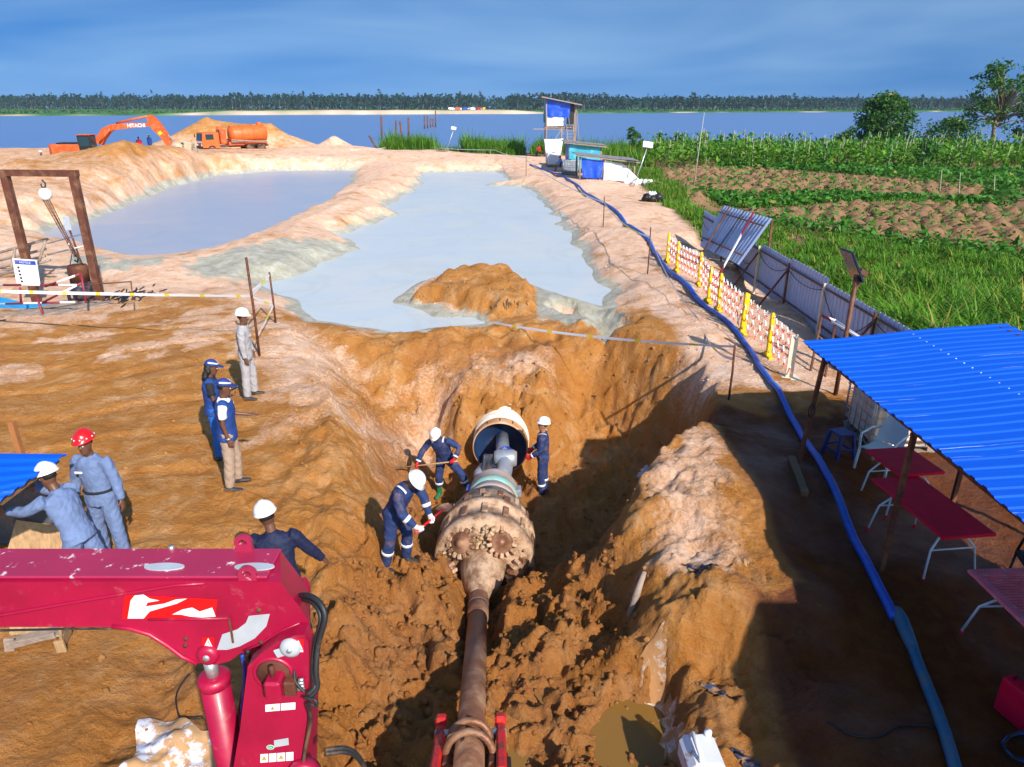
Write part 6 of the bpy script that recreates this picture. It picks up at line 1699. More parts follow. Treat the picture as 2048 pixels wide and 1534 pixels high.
# black bag and net at the field edge, bamboo masts in the field
bg = thing('black_bag', 'crumpled black plastic bag with white net at the field edge', 'bag', (8.75, 45.2, hz(8.75, 45.2)))
b = MB()
for k in range(6): clod(b, (.17 * k - .4, .1 * math.sin(k * 3), .22 + .05 * math.sin(k * 2)), .34, 80 + k)
b.build('bag', M_BLACK, bg)
b = MB()
for k in range(3): clod(b, (.13 * k - .2, -.05, .5), .16, 90 + k)
b.build('net', M_TARPW, bg)
for (px_, yb, yt, dx, lab) in ((1385, 400, 225, 24, 'very tall thin leaning bamboo mast at the field edge'), (1918, 395, 345, 3, 'single bare pole left of the dark crop patch'), (1880, 388, 340, 4, 'bare pole furthest left in the dark crop'), (1988, 395, 350, 2, 'bare pole furthest right in the dark crop'), (1650, 345, 330, 0, 'short bare pole between the yam heaps')):
    p = W(px_, yb, -.8); p.z = hz(p.x, p.y); q = WY(px_ + dx, yt, p.y)
    t = thing('field_pole', lab, 'pole', p)
    MB().tube([(0, 0, -.2), ((q.x - p.x) * .5, .05, (q.z - p.z) * .52), (q.x - p.x, 0, q.z - p.z)], [.04, .03, .015], 6).build('pole', M_STAKE, t)
# boats and vehicles on the far bank
for k, (px_, m, lab) in enumerate(((902, M_STK, 'white'), (915, M_ORANGE, 'orange'), (930, M_BLUEST, 'blue'), (944, M_STK, 'pale'), (958, M_STKR, 'red'), (968, M_STKY, 'yellow'))):
    y = 840; x = (px_ - 1024) / FPX * (y * _C + 2.5)
    t = thing('distant_truck', lab + ' vehicle parked on the far river bank', 'vehicle', (x, y, -1.2), .3 * k, group='vehicles on the far bank')
    MB().box((0, 0, 1.9), (6, 2.5, 2.6), None, .2).build('load_box', m, t); MB().box((4.0, 0, 1.5), (1.8, 2.4, 2.2), None, .3).build('cab', M_STK, t)
    for x_ in (-2, 2, 4): MB().cyl((x_, -1.3, .5), (x_, 1.3, .5), .5, 10).build('wheel', M_TYRE, t)
# ---------------------------------------------------------------- people
TMP = bpy.data.scenes.new('workbench')
def loft(b, rings, n=14):
    """rings: (centre, half-axis u, half-axis v)"""
    vs = []; fs = []
    for c, u, v in rings:
        for j in range(n):
            a_ = 2 * math.pi * j / n; vs.append(Vector(c) + Vector(u) * math.cos(a_) + Vector(v) * math.sin(a_))
    k = len(rings)
    for i in range(k - 1):
        for j in range(n): fs.append((i * n + j, i * n + (j + 1) % n, (i + 1) * n + (j + 1) % n, (i + 1) * n + j))
    fs.append(tuple(range(n))[::-1]); fs.append(tuple((k - 1) * n + j for j in range(n)))
    return b.add(vs, fs, True)
def remesh(b, vox, name, m, parent, smooth=3, wrinkle=0.0, seed=0):
    me = bpy.data.meshes.new(name); me.from_pydata([tuple(v) for v in b.v], [], b.f); me.update()
    bm = bmesh.new(); bm.from_mesh(me); bmesh.ops.recalc_face_normals(bm, faces=bm.faces); bm.to_mesh(me); bm.free()
    o = bpy.data.objects.new('tmp_remesh', me); TMP.collection.objects.link(o)
    r0 = o.modifiers.new('r', 'REMESH'); r0.mode = 'VOXEL'; r0.voxel_size = vox; r0.use_smooth_shade = True
    if smooth: s0 = o.modifiers.new('s', 'SMOOTH'); s0.factor = .5; s0.iterations = smooth
    TMP.view_layers[0].update(); dg = TMP.view_layers[0].depsgraph
    out = bpy.data.meshes.new_from_object(o.evaluated_get(dg)); out.name = name
    bpy.data.objects.remove(o)
    if wrinkle and len(out.vertices):
        n = len(out.vertices); co = np.empty(n * 3, np.float32); no = np.empty(n * 3, np.float32)
        out.vertices.foreach_get('co', co); out.vertices.foreach_get('normal', no); co = co.reshape(-1, 3); no = no.reshape(-1, 3)
        w = noise2(co[:, 0] * 11 + co[:, 2] * 7, co[:, 2] * 7 + co[:, 1] * 10, seed) + .6 * noise2(co[:, 0] * 24 - co[:, 2] * 12, co[:, 2] * 13 + co[:, 1] * 20, seed + 1)
        co = co + no * (wrinkle * 1.6 * w)[:, None]
        out.vertices.foreach_set('co', co.astype(np.float32).ravel()); out.update()
    out.materials.clear(); out.materials.append(m)
    out.polygons.foreach_set('use_smooth', np.ones(len(out.polygons), dtype=bool))
    q = bpy.data.objects.new(name, out); link(q, parent); return q
SKIN = mat('brown_skin', (.13, .055, .032), .45, 0, .12, 12)
SKIN2 = mat('light_brown_skin', (.34, .16, .09), .5, 0, .12, 12)
HAIR = mat('black_hair', (.012, .010, .009), .6, 0, .2, 30, .4, 80)
NAVY = mat('navy_coverall', (.010, .028, .115), .8, 0, .2, 6, .3, 60, dirt=(.26, .14, .07), damt=.45, dlo=.52, dhi=.68, dscale=5)
GREYC = mat('grey_coverall', (.34, .32, .34), .85, 0, .1, 6, .3, 60)
BLUEC = mat('blue_grey_coverall', (.125, .18, .34), .85, 0, .14, 6, .3, 60)
VEST = mat('blue_vest', (.008, .045, .22), .8, 0, .15, 6, .3, 60)
KHAKI = mat('khaki_trousers', (.34, .24, .18), .85, 0, .12, 6, .3, 60)
BLUEJ = mat('bright_blue_trousers', (.01, .11, .45), .85, 0, .15)
WHITEC = mat('white_cotton', (.74, .72, .72), .85, 0, .06)
BLACKC = mat('black_cotton', (.012, .012, .016), .85, 0, .2)
NAVYSH = mat('navy_shirt', (.004, .008, .042), .75, 0, .2, 6, .3, 60)
HELW = mat('white_helmet', (.80, .80, .80), .25, 0, .03, coat=.4)
HELR = mat('red_helmet', (.62, .006, .008), .25, 0, .05, coat=.4)
CAPB = mat('blue_cap', (.010, .035, .20), .7, 0, .1)
SHOE = mat('dark_shoe', (.025, .028, .035), .6, 0, .2, dirt=CLAY, damt=.4)
BOOTG = mat('green_boot', (.01, .17, .08), .4, 0, .15, dirt=CLAY, damt=.4, dlo=.5, dhi=.7)
GLOVR = mat('red_glove', (.62, .008, .02), .4, 0, .1)
GLOVW = mat('white_glove', (.68, .62, .62), .8, 0, .1)
REFL = mat('reflective_tape', (.78, .82, .88), .3, .2, .05)
EYE = mat('eye_white', (.7, .68, .65), .3)
def hand(b, w, d, nrm, side, curl, s=1.0, k=1.0):
    """palm + four fingers + thumb; d along the hand, nrm out of the palm, side towards the thumb"""
    w, d, nrm, side = Vector(w), Vector(d).normalized(), Vector(nrm), Vector(side)
    nrm = (nrm - d * nrm.dot(d)).normalized(); side = d.cross(nrm) * (1 if side.dot(d.cross(nrm)) > 0 else -1)
    loft(b, [(w - d * .02 * s, side * .028 * s * k, nrm * .022 * s * k), (w + d * .03 * s, side * .037 * s * k, nrm * .019 * s * k), (w + d * .085 * s, side * .042 * s * k, nrm * .016 * s * k), (w + d * .10 * s, side * .036 * s * k, nrm * .013 * s * k)], 10)
    for i, (o, L_) in enumerate(((.032, .075), (.011, .085), (-.011, .078), (-.031, .062))):
        p = w + d * .088 * s + side * o * s; pts = [p]; a_ = 0.0
        for q in range(3):
            a_ += R(curl * (.6 if q == 0 else 1.0)); p = p + (d * math.cos(a_) + nrm * math.sin(a_)) * L_ * s * (.42, .32, .26)[q]; pts.append(p)
        b.tube(pts, [.0095 * s * k, .009 * s * k, .0085 * s * k, .007 * s * k], 7)
    p = w + d * .03 * s + side * .032 * s
    pts = [p, p + (d * .5 + side * .75 + nrm * .15).normalized() * .04 * s, p + (d * .5 + side * .75).normalized() * .04 * s + (d * .85 + side * .1 + nrm * (.2 + curl / 90)).normalized() * .05 * s]
    b.tube(pts, [.013 * s * k, .011 * s * k, .008 * s * k], 7)
def person(label, loc, yaw, P, O, vox=.013, z=None, sc=1.0):
    t = thing('person', label, 'person', (loc[0], loc[1], hz(*loc) if z is None else z), R(yaw), sc=sc)
    sp = Vector(P.get('spine', (0, 0, 1))).normalized()
    tw = R(P.get('twist', 0)); rt0 = Vector((1, 0, 0))
    def leg(k):
        th, sh = P.get(k, ((0, 0, -1), (0, 0, -1))); return Vector(th).normalized(), Vector(sh).normalized()
    LLt, LLs = leg('LL'); RLt, RLs = leg('RL')
    TH, SH, FH = .43, .42, .085
    drop = max(-(LLt * TH + LLs * SH).z, -(RLt * TH + RLs * SH).z)
    pel = Vector((0, 0, drop + FH + .04)) + Vector(P.get('shift', (0, 0, 0)))
    rt = Vector((math.cos(tw), math.sin(tw), 0)); rt = (rt - sp * rt.dot(sp)).normalized(); fw = sp.cross(rt) * 1.0
    if fw.y < 0 and abs(tw) < 1.5: fw = -fw
    neck = pel + sp * .53; chest = pel + sp * .36
    hd = Vector(P.get('head', sp)).normalized(); hc = neck + hd * .16 + fw * .015
    ly = R(P.get('look', 0)); hr0 = Vector((math.cos(ly + tw), math.sin(ly + tw), 0)); hr0 = (hr0 - hd * hr0.dot(hd)).normalized(); hf = hd.cross(hr0)
    J = {}
    for s, a_, l_, (t_, s_) in ((-1, 'LA', 'LL', (LLt, LLs)), (1, 'RA', 'RL', (RLt, RLs))):
        ua, fa = [Vector(v).normalized() for v in P.get(a_, ((s * .12, 0, -1), (s * .05, .12, -1)))]
        shd = pel + sp * .47 + rt * s * .195; elb = shd + ua * .285; wr = elb + fa * .25
        hip = pel + rt0 * s * .095 - Vector((0, 0, .04)); kn = hip + t_ * TH; an = kn + s_ * SH
        J[s] = dict(sh=shd, el=elb, wr=wr, fa=fa, hip=hip, kn=kn, an=an, ua=ua)
    # --- body
    b = MB(); f1, u1 = hf, hr0
    prof = [(-.125, .022, .026, .052), (-.112, .040, .040, .042), (-.085, .054, .060, .026), (-.05, .063, .078, .012), (-.01, .069, .090, .002), (.03, .072, .096, -.004), (.065, .069, .092, -.008), (.095, .054, .074, -.010), (.118, .026, .038, -.010)]
    loft(b, [(hc + hd * h + f1 * yo, u1 * rx, f1 * ry) for h, rx, ry, yo in prof], 18)
    b.tube([hc + hd * .012 + f1 * .088, hc - hd * .018 + f1 * .106, hc - hd * .032 + f1 * .098], [.009, .014, .012], 8)
    b.tube([hc - hd * .062 - u1 * .024 + f1 * .079, hc - hd * .06 + f1 * .088, hc - hd * .062 + u1 * .024 + f1 * .079], [.006, .010, .006], 6)
    for s in (-1, 1): loft(b, [(hc + u1 * s * .066 + hd * h, f1 * rr_, u1 * .014) for h, rr_ in ((-.035, .008), (-.015, .018), (.015, .020), (.03, .010))], 8)
    b.tube([neck - sp * .10, neck + hd * .02, hc - hd * .05], [.065, .054, .052], 12)
    loft(b, [(pel + sp * h, rt * w_, fw * d_) for h, w_, d_ in ((-.08, .12, .09), (.08, .13, .09), (.3, .15, .10), (.44, .15, .09), (.50, .08, .06))], 14)
    for s in (-1, 1):
        j = J[s]
        b.tube([j['sh'], j['el'], j['wr']], [.047, .037, .026], 9)
        b.tube([j['hip'], j['kn'], j['an'], j['an'] - Vector((0, 0, .05))], [.07, .05, .036, .036], 9)
        pn = Vector(P.get('palm', {}).get(s, (-s, 0, 0)))
        sd = Vector(P.get('thumb', {}).get(s, (0, 1, 0)))
        hd_ = Vector(P.get('hdir', {}).get(s, j['fa']))
        hand(b, j['wr'], hd_, pn, sd, P.get('curl', {}).get(s, 22))
    remesh(b, .012 if vox < .02 else vox, 'body', O.get('skin', SKIN), t, 2)
    for s in (-1, 1):
        e = hc + u1 * s * .030 + f1 * .086 + hd * .008
        MB().lathe([(.0, -.010), (.007, -.008), (.010, 0), (.007, .008), (.0, .010)], 8, e).build('eye', EYE, t)
    # --- clothes
    def torso(b, g=1.0, lo=-.12, hi=.515, flare=1.0):
        L_ = [(-.12, .165 * flare, .125), (-.04, .168, .125), (.08, .155, .112), (.22, .168, .118), (.34, .185, .122), (.43, .185, .112), (.485, .135, .088), (.515, .075, .068)]
        g *= 1.1; loft(b, [(pel + sp * h, rt * w_ * g, fw * d_ * g) for h, w_, d_ in L_ if lo - 1e-6 <= h <= hi + 1e-6], 18)
    def sleeve(b, s, full=True, g=1.0):
        j = J[s]
        if full: b.tube([j['sh'] - rt * s * .03, j['sh'] + j['ua'] * .05, j['el'], j['el'] + j['fa'] * .1, j['wr'] - j['fa'] * .005], [.08 * g, .078 * g, .066 * g, .061 * g, .047 * g], 11)
        else: b.tube([j['sh'] - rt * s * .03, j['sh'] + j['ua'] * .05, j['sh'] + j['ua'] * .19], [.07 * g, .068 * g, .064 * g], 11)
    def trouser(b, s, g=1.0, end=1.0):
        j = J[s]; e = j['kn'].lerp(j['an'], end)
        b.tube([j['hip'] + Vector((0, 0, .06)), j['hip'] - Vector((0, 0, .05)), j['kn'], j['kn'].lerp(j['an'], .5), e], [.108 * g, .107 * g, .084 * g, .080 * g, .073 * g], 12)
    tall = O.get('boots')
    if 'coverall' in O:
        b = MB(); torso(b)
        for s in (-1, 1): sleeve(b, s); trouser(b, s, end=.62 if tall else 1.0)
        b.tube([neck - sp * .03 - fw * .01, neck + sp * .015 - fw * .012], [.078, .066], 12)
        remesh(b, vox, 'coverall', O['coverall'], t, 3, .006, int(loc[0] * 10) + 50)
    else:
        b = MB()
        for s in (-1, 1): trouser(b, s)
        torso(b, .97, -.12, .08)
        remesh(b, vox, 'trousers', O['trousers'], t, 3, .006, 3)
        b = MB(); torso(b, 1.0 if 'vest' not in O else .97, -.04)
        for s in (-1, 1): sleeve(b, s, O.get('long', True), 1.0)
        b.tube([neck - sp * .03 - fw * .01, neck + sp * .012 - fw * .012], [.076, .064], 12)
        remesh(b, vox, 'shirt', O['shirt'], t, 3, .006, 5)
        if 'vest' in O:
            b = MB(); torso(b, 1.09, -.12, .485, 1.08)
            for s in (-1, 1): b.tube([J[s]['sh'] - rt * s * .09, J[s]['sh'] - rt * s * .0], [.085, .074], 12)
            remesh(b, vox, 'vest', O['vest'], t, 3, .005, 8)
    for s in (-1, 1):
        j = J[s]; toe = Vector(P.get('toe', {}).get(s, (s * .15, 1, 0))).normalized(); a_ = j['an']; zz = Vector((0, 0, 1)); sd = toe.cross(zz)
        b = MB()
        loft(b, [(a_ - toe * .075 - zz * .05, sd * .034, zz * .034), (a_ - toe * .03 - zz * .045, sd * .042, zz * .042), (a_ + toe * .06 - zz * .055, sd * .046, zz * .034), (a_ + toe * .14 - zz * .062, sd * .048, zz * .026), (a_ + toe * .185 - zz * .066, sd * .030, zz * .018)], 12)
        if tall: b.tube([a_ - zz * .05, a_ + zz * .02, a_.lerp(j['kn'], .55)], [.05, .056, .068], 12)
        else: b.tube([a_ - zz * .05, a_ + zz * .02], [.045, .046], 10)
        remesh(b, max(.009, vox * .7), 'boot' if tall else 'shoe', O.get('boots') or O.get('shoes', SHOE), t, 2)
        if 'gloves' in O:
            b = MB(); hand(b, j['wr'], Vector(P.get('hdir', {}).get(s, j['fa'])), Vector(P.get('palm', {}).get(s, (-s, 0, 0))), Vector(P.get('thumb', {}).get(s, (0, 1, 0))), P.get('curl', {}).get(s, 22), 1.06, 1.35)
            b.tube([j['wr'] - j['fa'] * .09, j['wr'] + j['fa'] * .01], [.047, .036], 10)
            remesh(b, .009, 'glove', O['gloves'], t, 1)
        if O.get('bands'):
            def band(p, d, r0, h=.026): MB().lathe([(r0 * .96, -h), (r0, -h), (r0, h), (r0 * .96, h)], 16, p, d).build('reflective_band', REFL, t)
            if 'knee' in O['bands']: band(j['kn'].lerp(j['an'], .45 if not tall else .40), (j['an'] - j['kn']), .090)
            if 'arm' in O['bands']: band(j['el'].lerp(j['wr'], .38), j['fa'], .069)
            if 'cuff' in O['bands']: band(j['el'].lerp(j['wr'], .80), j['fa'], .060, .018)
            if 'shoulder' in O['bands']:
                c = pel + sp * .475 + rt * s * .115
                g = [[c + rt * s * (.03 * q) + fw * (.088 * math.cos(a2)) + sp * (.034 + .030 * math.sin(a2)) for a2 in [R(-20 + 220 * k / 7) for k in range(8)]] for q in (-.6, .6)]
                MB().sheet(g).build('shoulder_tape', REFL, t)
    if 'chest' in (O.get('bands') or ()):
        MB().box(pel + sp * .36 + rt * .08 + fw * .145, (.10, .012, .028), Matrix((rt, fw, sp)).transposed()).build('chest_tape', REFL, t)
    if O.get('belt'):
        n = 18; MB().tube([pel + sp * .07 + rt * (.182 * math.cos(2 * math.pi * k / n)) + fw * (.134 * math.sin(2 * math.pi * k / n)) for k in range(n)], .016, 6, close=True).build('belt', BLACKC, t)
    hat, hm = O.get('hat', (None, None))
    HM = Matrix((u1, f1, hd)).transposed().to_4x4(); HM.translation = hc + hd * .050 - f1 * .012
    if hat == 'helmet':
        b = MB(); rings = []
        for k in range(9):
            a_ = R(90 * k / 8); rings.append((.132 * math.sin(a_), .118 * math.cos(a_)))
        vs = []; fs = []; n = 28
        for r0, h in rings:
            for q in range(n):
                an = 2 * math.pi * q / n; x = r0 * .86 * math.cos(an); y = r0 * math.sin(an)
                vs.append(HM @ Vector((x, y, h + .025 + (.008 if abs(x) < .022 and h > .03 else 0))))
        base = len(rings)
        for q in range(n):
            an = 2 * math.pi * q / n; fr = max(0, math.sin(an)); x = (.143) * .86 * math.cos(an); y = .141 * math.sin(an) + .036 * fr ** 2
            vs.append(HM @ Vector((x, y, .018 - .012 * fr)))
        for q in range(n):
            an = 2 * math.pi * q / n; fr = max(0, math.sin(an)); x = (.138) * .86 * math.cos(an); y = .136 * math.sin(an) + .034 * fr ** 2
            vs.append(HM @ Vector((x, y, .010 - .012 * fr)))
        for i in range(len(rings) + 1):
            for q in range(n): fs.append((i * n + q, (i + 1) * n + q, (i + 1) * n + (q + 1) % n, i * n + (q + 1) % n))
        b.add(vs, fs, True); h_ = b.build('helmet', hm, t)
        if O.get('studs'):
            for k in range(10):
                an = k * .628; MB().lathe([(.0, .008), (.008, .006), (.009, 0)], 8, HM @ Vector((.112 * math.cos(an), .130 * math.sin(an), .05)), (HM.to_3x3() @ Vector((math.cos(an), math.sin(an), .3)))).build('stud', M_STK, h_)
        if O.get('logo'): MB().box(HM @ Vector((0, .128, .07)), (.03, .008, .03), HM.to_3x3()).build('badge', M_STKG, h_)
    elif hat == 'cap':
        b = MB(); vs = []; fs = []; n = 24
        for k in range(7):
            a_ = R(90 * k / 6)
            for q in range(n):
                an = 2 * math.pi * q / n; vs.append(HM @ Vector((.084 * math.sin(a_) * math.cos(an), .108 * math.sin(a_) * math.sin(an), .015 + .088 * math.cos(a_))))
        for i in range(6):
            for q in range(n): fs.append((i * n + q, (i + 1) * n + q, (i + 1) * n + (q + 1) % n, i * n + (q + 1) % n))
        b.add(vs, fs, True); h_ = b.build('cap', hm, t)
        g = [[HM @ Vector((.078 * math.cos(a_) * k_, .05 + (.05 + .10 * v) * math.sin(a_), .018 - .025 * v * math.sin(a_))) for a_ in [R(8 + 164 * i / 10) for i in range(11)]] for v, k_ in ((0, 1.0), (.5, 1.05), (1, 1.0))]
        b = MB().sheet(g); b.sheet([[p - hd * .006 for p in r0] for r0 in g][::-1]); b.build('visor', hm, h_)
        g = [[HM @ Vector((.080 * math.cos(a_) * (1.01 + .02 * v), .05 + (.135 + .018 * v) * math.sin(a_), .006 - .024 * math.sin(a_) + .004)) for a_ in [R(8 + 164 * i / 10) for i in range(11)]] for v in (0, 1)]
        MB().sheet(g).build('white_stripe', REFL, h_)
        g = [[HM @ Vector((.0855 * math.cos(a_), .1095 * math.sin(a_), .018 + .026 * v + .03 * abs(math.cos(a_)))) for a_ in [R(-30 + 240 * i / 14) for i in range(15)]] for v in (0, 1)]
        MB().sheet(g).build('white_stripe', REFL, h_)
    if O.get('hair') == 'long':
        b = MB(); loft(b, [(hc + hd * .06 - f1 * .03, u1 * .085, f1 * .09), (hc - hd * .02 - f1 * .045, u1 * .09, f1 * .075), (hc - hd * .14 - f1 * .07, u1 * .10, f1 * .06), (hc - hd * .24 - f1 * .08, u1 * .08, f1 * .045)], 14)
        remesh(b, .012, 'hair', HAIR, t, 1, .012, 9)
    elif hat != 'none':
        b = MB(); loft(b, [(hc + hd * .0 - f1 * .03, u1 * .073, f1 * .072), (hc + hd * .05 - f1 * .012, u1 * .076, f1 * .093), (hc + hd * .1 - f1 * .01, u1 * .056, f1 * .075)], 14)
        b.build('hair', HAIR, t)
    return t, J
def worldp(t, v):
    return Matrix.Translation(t.location) @ Matrix.Rotation(t.rotation_euler.z, 4, 'Z') @ Vector(v)
# grey coverall, watching the pit
person('man in light grey coveralls and white helmet standing by the tape rods', (-5.22, 13.15), -80,
       dict(spine=(.0, .03, 1), head=(0, .10, 1), LA=((-.16, .05, -1), (-.02, .22, -1)), RA=((.14, -.02, -1), (.02, .12, -1)), LL=((-.10, .12, -1), (-.04, -.02, -1)), RL=((.06, -.06, -1), (.03, -.06, -1)), look=4),
       dict(coverall=GREYC, hat=('helmet', HELW), logo=1, bands=('chest',)))
# blue vest pair
tv, jv = person('man in blue vest, white tee and khaki trousers with blue cap, gesturing', (-4.32, 9.75), -75,
       dict(spine=(0, .04, 1), head=(0, .14, 1), RA=((.10, -.10, -1), (.04, .20, -1)), LA=((-.12, .18, -1), (.04, 1, -.22)), LL=((-.08, .12, -1), (-.02, -.04, -1)), RL=((.08, -.04, -1), (.02, -.12, -1)), palm={-1: (0, 0, 1), 1: (-1, 0, 0)}, thumb={-1: (-1, 0, 0), 1: (0, 1, 0)}, curl={-1: 8, 1: 30}),
       dict(trousers=KHAKI, shirt=WHITEC, long=False, vest=VEST, hat=('cap', CAPB)))
j = jv[1]; MB().lathe([(.031, -.012), (.034, -.012), (.034, .012), (.031, .012)], 12, j['wr'] - j['fa'] * .02, j['fa']).build('watch', M_STEEL, tv)
MB().box((-.10, .135, 1.36), (.09, .012, .03)).build('vest_tape', REFL, tv); MB().box((.19, .02, 1.38), (.012, .10, .03)).build('vest_tape', REFL, tv)
tw_, jw = person('woman in blue vest and cap with long hair looking at a phone', (-4.92, 10.75), -72,
       dict(spine=(0, .03, 1), head=(0, .25, 1), RA=((.16, .10, -1), (-.25, 1, .12)), LA=((-.16, .10, -1), (.28, 1, .12)), LL=((-.05, .05, -1), (0, -.05, -1)), RL=((.05, 0, -1), (0, -.05, -1)), palm={-1: (.3, 0, 1), 1: (-.3, 0, 1)}, curl={-1: 45, 1: 45}),
       dict(trousers=BLUEJ, shirt=BLACKC, long=False, vest=VEST, hat=('cap', CAPB), hair='long'), sc=.97)
ph = worldp(tw_, (jw[1]['wr'] + jw[-1]['wr']) / 2 + Vector((0, .10, .03)))
pt_ = thing('phone', 'black phone held by the woman in the blue vest', 'phone', ph, R(-72)); MB().box((0, 0, 0), (.075, .15, .012), (R(25), 0, 0), .004).build('phone_body', M_BLACK, pt_)
# blue-grey coveralls at the corner shelter
person('man in blue grey coveralls and red helmet facing the camera', (-5.15, 7.75), 170,
       dict(spine=(.05, -.02, 1), head=(.05, .02, 1), RA=((.35, -.1, -1), (.1, .15, -1)), LA=((-.38, .05, -1), (-.22, .15, -1)), LL=((-.12, .05, -1), (-.05, -.05, -1)), RL=((.10, .0, -1), (.02, -.05, -1)), look=8),
       dict(coverall=BLUEC, hat=('helmet', HELR), studs=1, belt=1, bands=('chest',)))
person('man in blue grey coveralls and white helmet reaching to the shelter post', (-4.98, 6.95), 78,
       dict(spine=(.08, .40, 1), head=(.05, .30, 1), RA=((.05, 1, -.35), (.0, 1, .12)), LA=((-.10, 1, -.55), (.0, 1, -.1)), LL=((-.12, .25, -1), (-.06, -.18, -1)), RL=((.10, -.22, -1), (.05, -.38, -1)), curl={-1: 50, 1: 50}),
       dict(coverall=BLUEC, hat=('helmet', HELW)))
person('man in navy shirt and white helmet seen from behind above the boom', (-2.46, 6.3), 8,
       dict(spine=(-.10, .12, 1), head=(-.22, .10, 1), RA=((.60, .25, -1), (.45, .35, -.8)), LA=((-.25, .2, -1), (.05, .5, -.8)), LL=((-.10, .05, -1), (-.02, -.05, -1)), RL=((.14, .05, -1), (.04, -.08, -1)), look=22),
       dict(trousers=NAVYSH, shirt=NAVYSH, hat=('helmet', HELW)), z=hz(-2.46, 6.3) + .0)
# pit crew
CREW = dict(coverall=NAVY, hat=('helmet', HELW))
td, jd = person('pit worker in navy coveralls with red gloves and green boots digging', (-1.42, 13.45), 170,
       dict(spine=(.16, .38, 1), head=(.12, .75, 1), RA=((.55, .25, -.75), (.30, .45, -.85)), LA=((-.70, -.05, -.45), (.25, .55, -.6)), LL=((-.75, .28, -.80), (-.35, -.02, -1)), RL=((.10, .10, -1), (.05, -.10, -1)), curl={-1: 75, 1: 75}, look=-12),
       dict(CREW, gloves=GLOVR, boots=BOOTG, bands=('knee', 'cuff', 'shoulder')))
tf, jf = person('pit worker in navy coveralls and white gloves bending with a spade', (-1.66, 8.72), -118,
       dict(spine=(.05, .55, 1), head=(.05, .95, .8), RA=((.10, .30, -1), (-.25, .75, -.75)), LA=((-.12, .55, -1), (.12, .45, -1)), LL=((-.10, .20, -1), (-.04, -.14, -1)), RL=((.12, -.05, -1), (.05, -.22, -1)), curl={-1: 75, 1: 75}),
       dict(CREW, gloves=GLOVW, bands=('knee', 'arm', 'shoulder')))
tr_, jr = person('pit worker in navy coveralls and red gloves standing right of the pipe mouth', (.66, 13.5), 84,
       dict(spine=(0, .02, 1), head=(0, -.12, 1), RA=((.12, .15, -1), (-.15, .75, -.65)), LA=((-.12, .15, -1), (.15, .75, -.6)), LL=((-.06, .06, -1), (-.02, -.06, -1)), RL=((.08, -.04, -1), (.02, -.08, -1)), curl={-1: 55, 1: 55}),
       dict(CREW, gloves=GLOVR, skin=SKIN2, bands=('knee', 'cuff', 'shoulder')))
def spade(label, top, tip, m=M_WOOD, fl=.26):
    t = thing('spade', label, 'spade', (0, 0, 0)); d = (tip - top); L_ = d.length; d.normalize()
    MB().tube([top, top + d * (L_ - fl * .8)], .017, 8).build('handle', m, t)
    s = d.cross(Vector((0, 0, 1))).normalized(); n = s.cross(d)
    g = []
    for i in range(6):
        v = i / 5; w = .10 * (1 - .75 * max(0, v - .55) ** 1.3 / .45 ** 1.3)
        g.append([top + d * (L_ - fl + fl * v) + s * w * u + n * .02 * (abs(u) - .3) for u in (-1, -.5, 0, .5, 1)])
    b = MB().sheet(g); b.sheet([[p - n * .006 for p in r0] for r0 in g][::-1]); b.build('blade', M_RODRUST, t)
def grip(t, j, s): return worldp(t, j[s]['wr'] + j[s]['fa'] * .07)
a, b_ = grip(td, jd, -1), grip(td, jd, 1); d = (b_ - a).normalized()
spade('long handled spade held by the worker in green boots', a - d * .12, b_ + d * .62)
a, b_ = grip(tf, jf, 1), grip(tf, jf, -1); d = (b_ - a).normalized()
tip = b_ + d * .55
spade('red handled spade held by the bending worker', a - d * .10, tip, M_STKR)
# small figures far off
FAR = dict(vox=.03)
person('distant worker in dark clothes and white helmet beside the excavator', (-44.6, 70.5), -60, {}, dict(coverall=NAVY, hat=('helmet', HELW)), .03)
person('distant person in a red top behind the sand heap', (-36.6, 73.5), 180, {}, dict(trousers=BLACKC, shirt=HELR), .03, z=hz(-36.6, 73.5) - .1)
person('distant person in blue with white helmet behind the sand heap', (-35.4, 73.2), 160, {}, dict(coverall=VEST, hat=('helmet', HELW)), .03, z=hz(-35.4, 73.2) - .1)
SIT = dict(LL=((-.1, 1, -.1), (0, .1, -1)), RL=((.1, 1, -.1), (0, .1, -1)), LA=((-.2, .4, -1), (.2, 1, -.1)), RA=((.2, .4, -1), (-.2, 1, -.1)), spine=(0, .15, 1))
person('distant person sitting left of the lookout tower', (3.2, 85.5), 60, SIT, dict(trousers=BLACKC, shirt=HELR), .03)
person('distant person in dark blue sitting beside the teal hut', (4.2, 63.2), 90, SIT, dict(trousers=BLACKC, shirt=VEST), .03)
bpy.data.scenes.remove(TMP)
# ---------------------------------------------------------------- litter, clods and small things
jp = W(1402, 1520, -.3)
for _ in range(6): jp = W(1402, 1520, hz(jp.x, jp.y) + .12)
jc = thing('white_jerrycan', 'muddy white plastic jerrycan at the bottom edge of the picture', 'jerrycan', (jp.x, jp.y, hz(jp.x, jp.y) - .02), R(4), sc=1.25)
MB().box((0, 0, .12), (.28, .36, .24), None, .05).build('can_body', mat('muddy_white_plastic', (.66, .68, .76), .4, 0, .06, dirt=(.35, .2, .12), damt=.8, dlo=.55, dhi=.62, dscale=7), jc)
MB().tube([(-.05, -.12, .24), (-.05, -.10, .29), (-.05, .10, .29), (-.05, .12, .24)], .018, 7).build('handle', M_WHITE, jc)
MB().cyl((.08, .12, .23), (.08, .12, .28), .03, 10).build('cap', M_WHITE, jc)
ws = thing('plastic_sheet', 'crumpled white plastic sheet in the mud under the crane boom', 'plastic sheet', (0, 0, 0))
q = random.Random(5); c = W(355, 1490, 0)
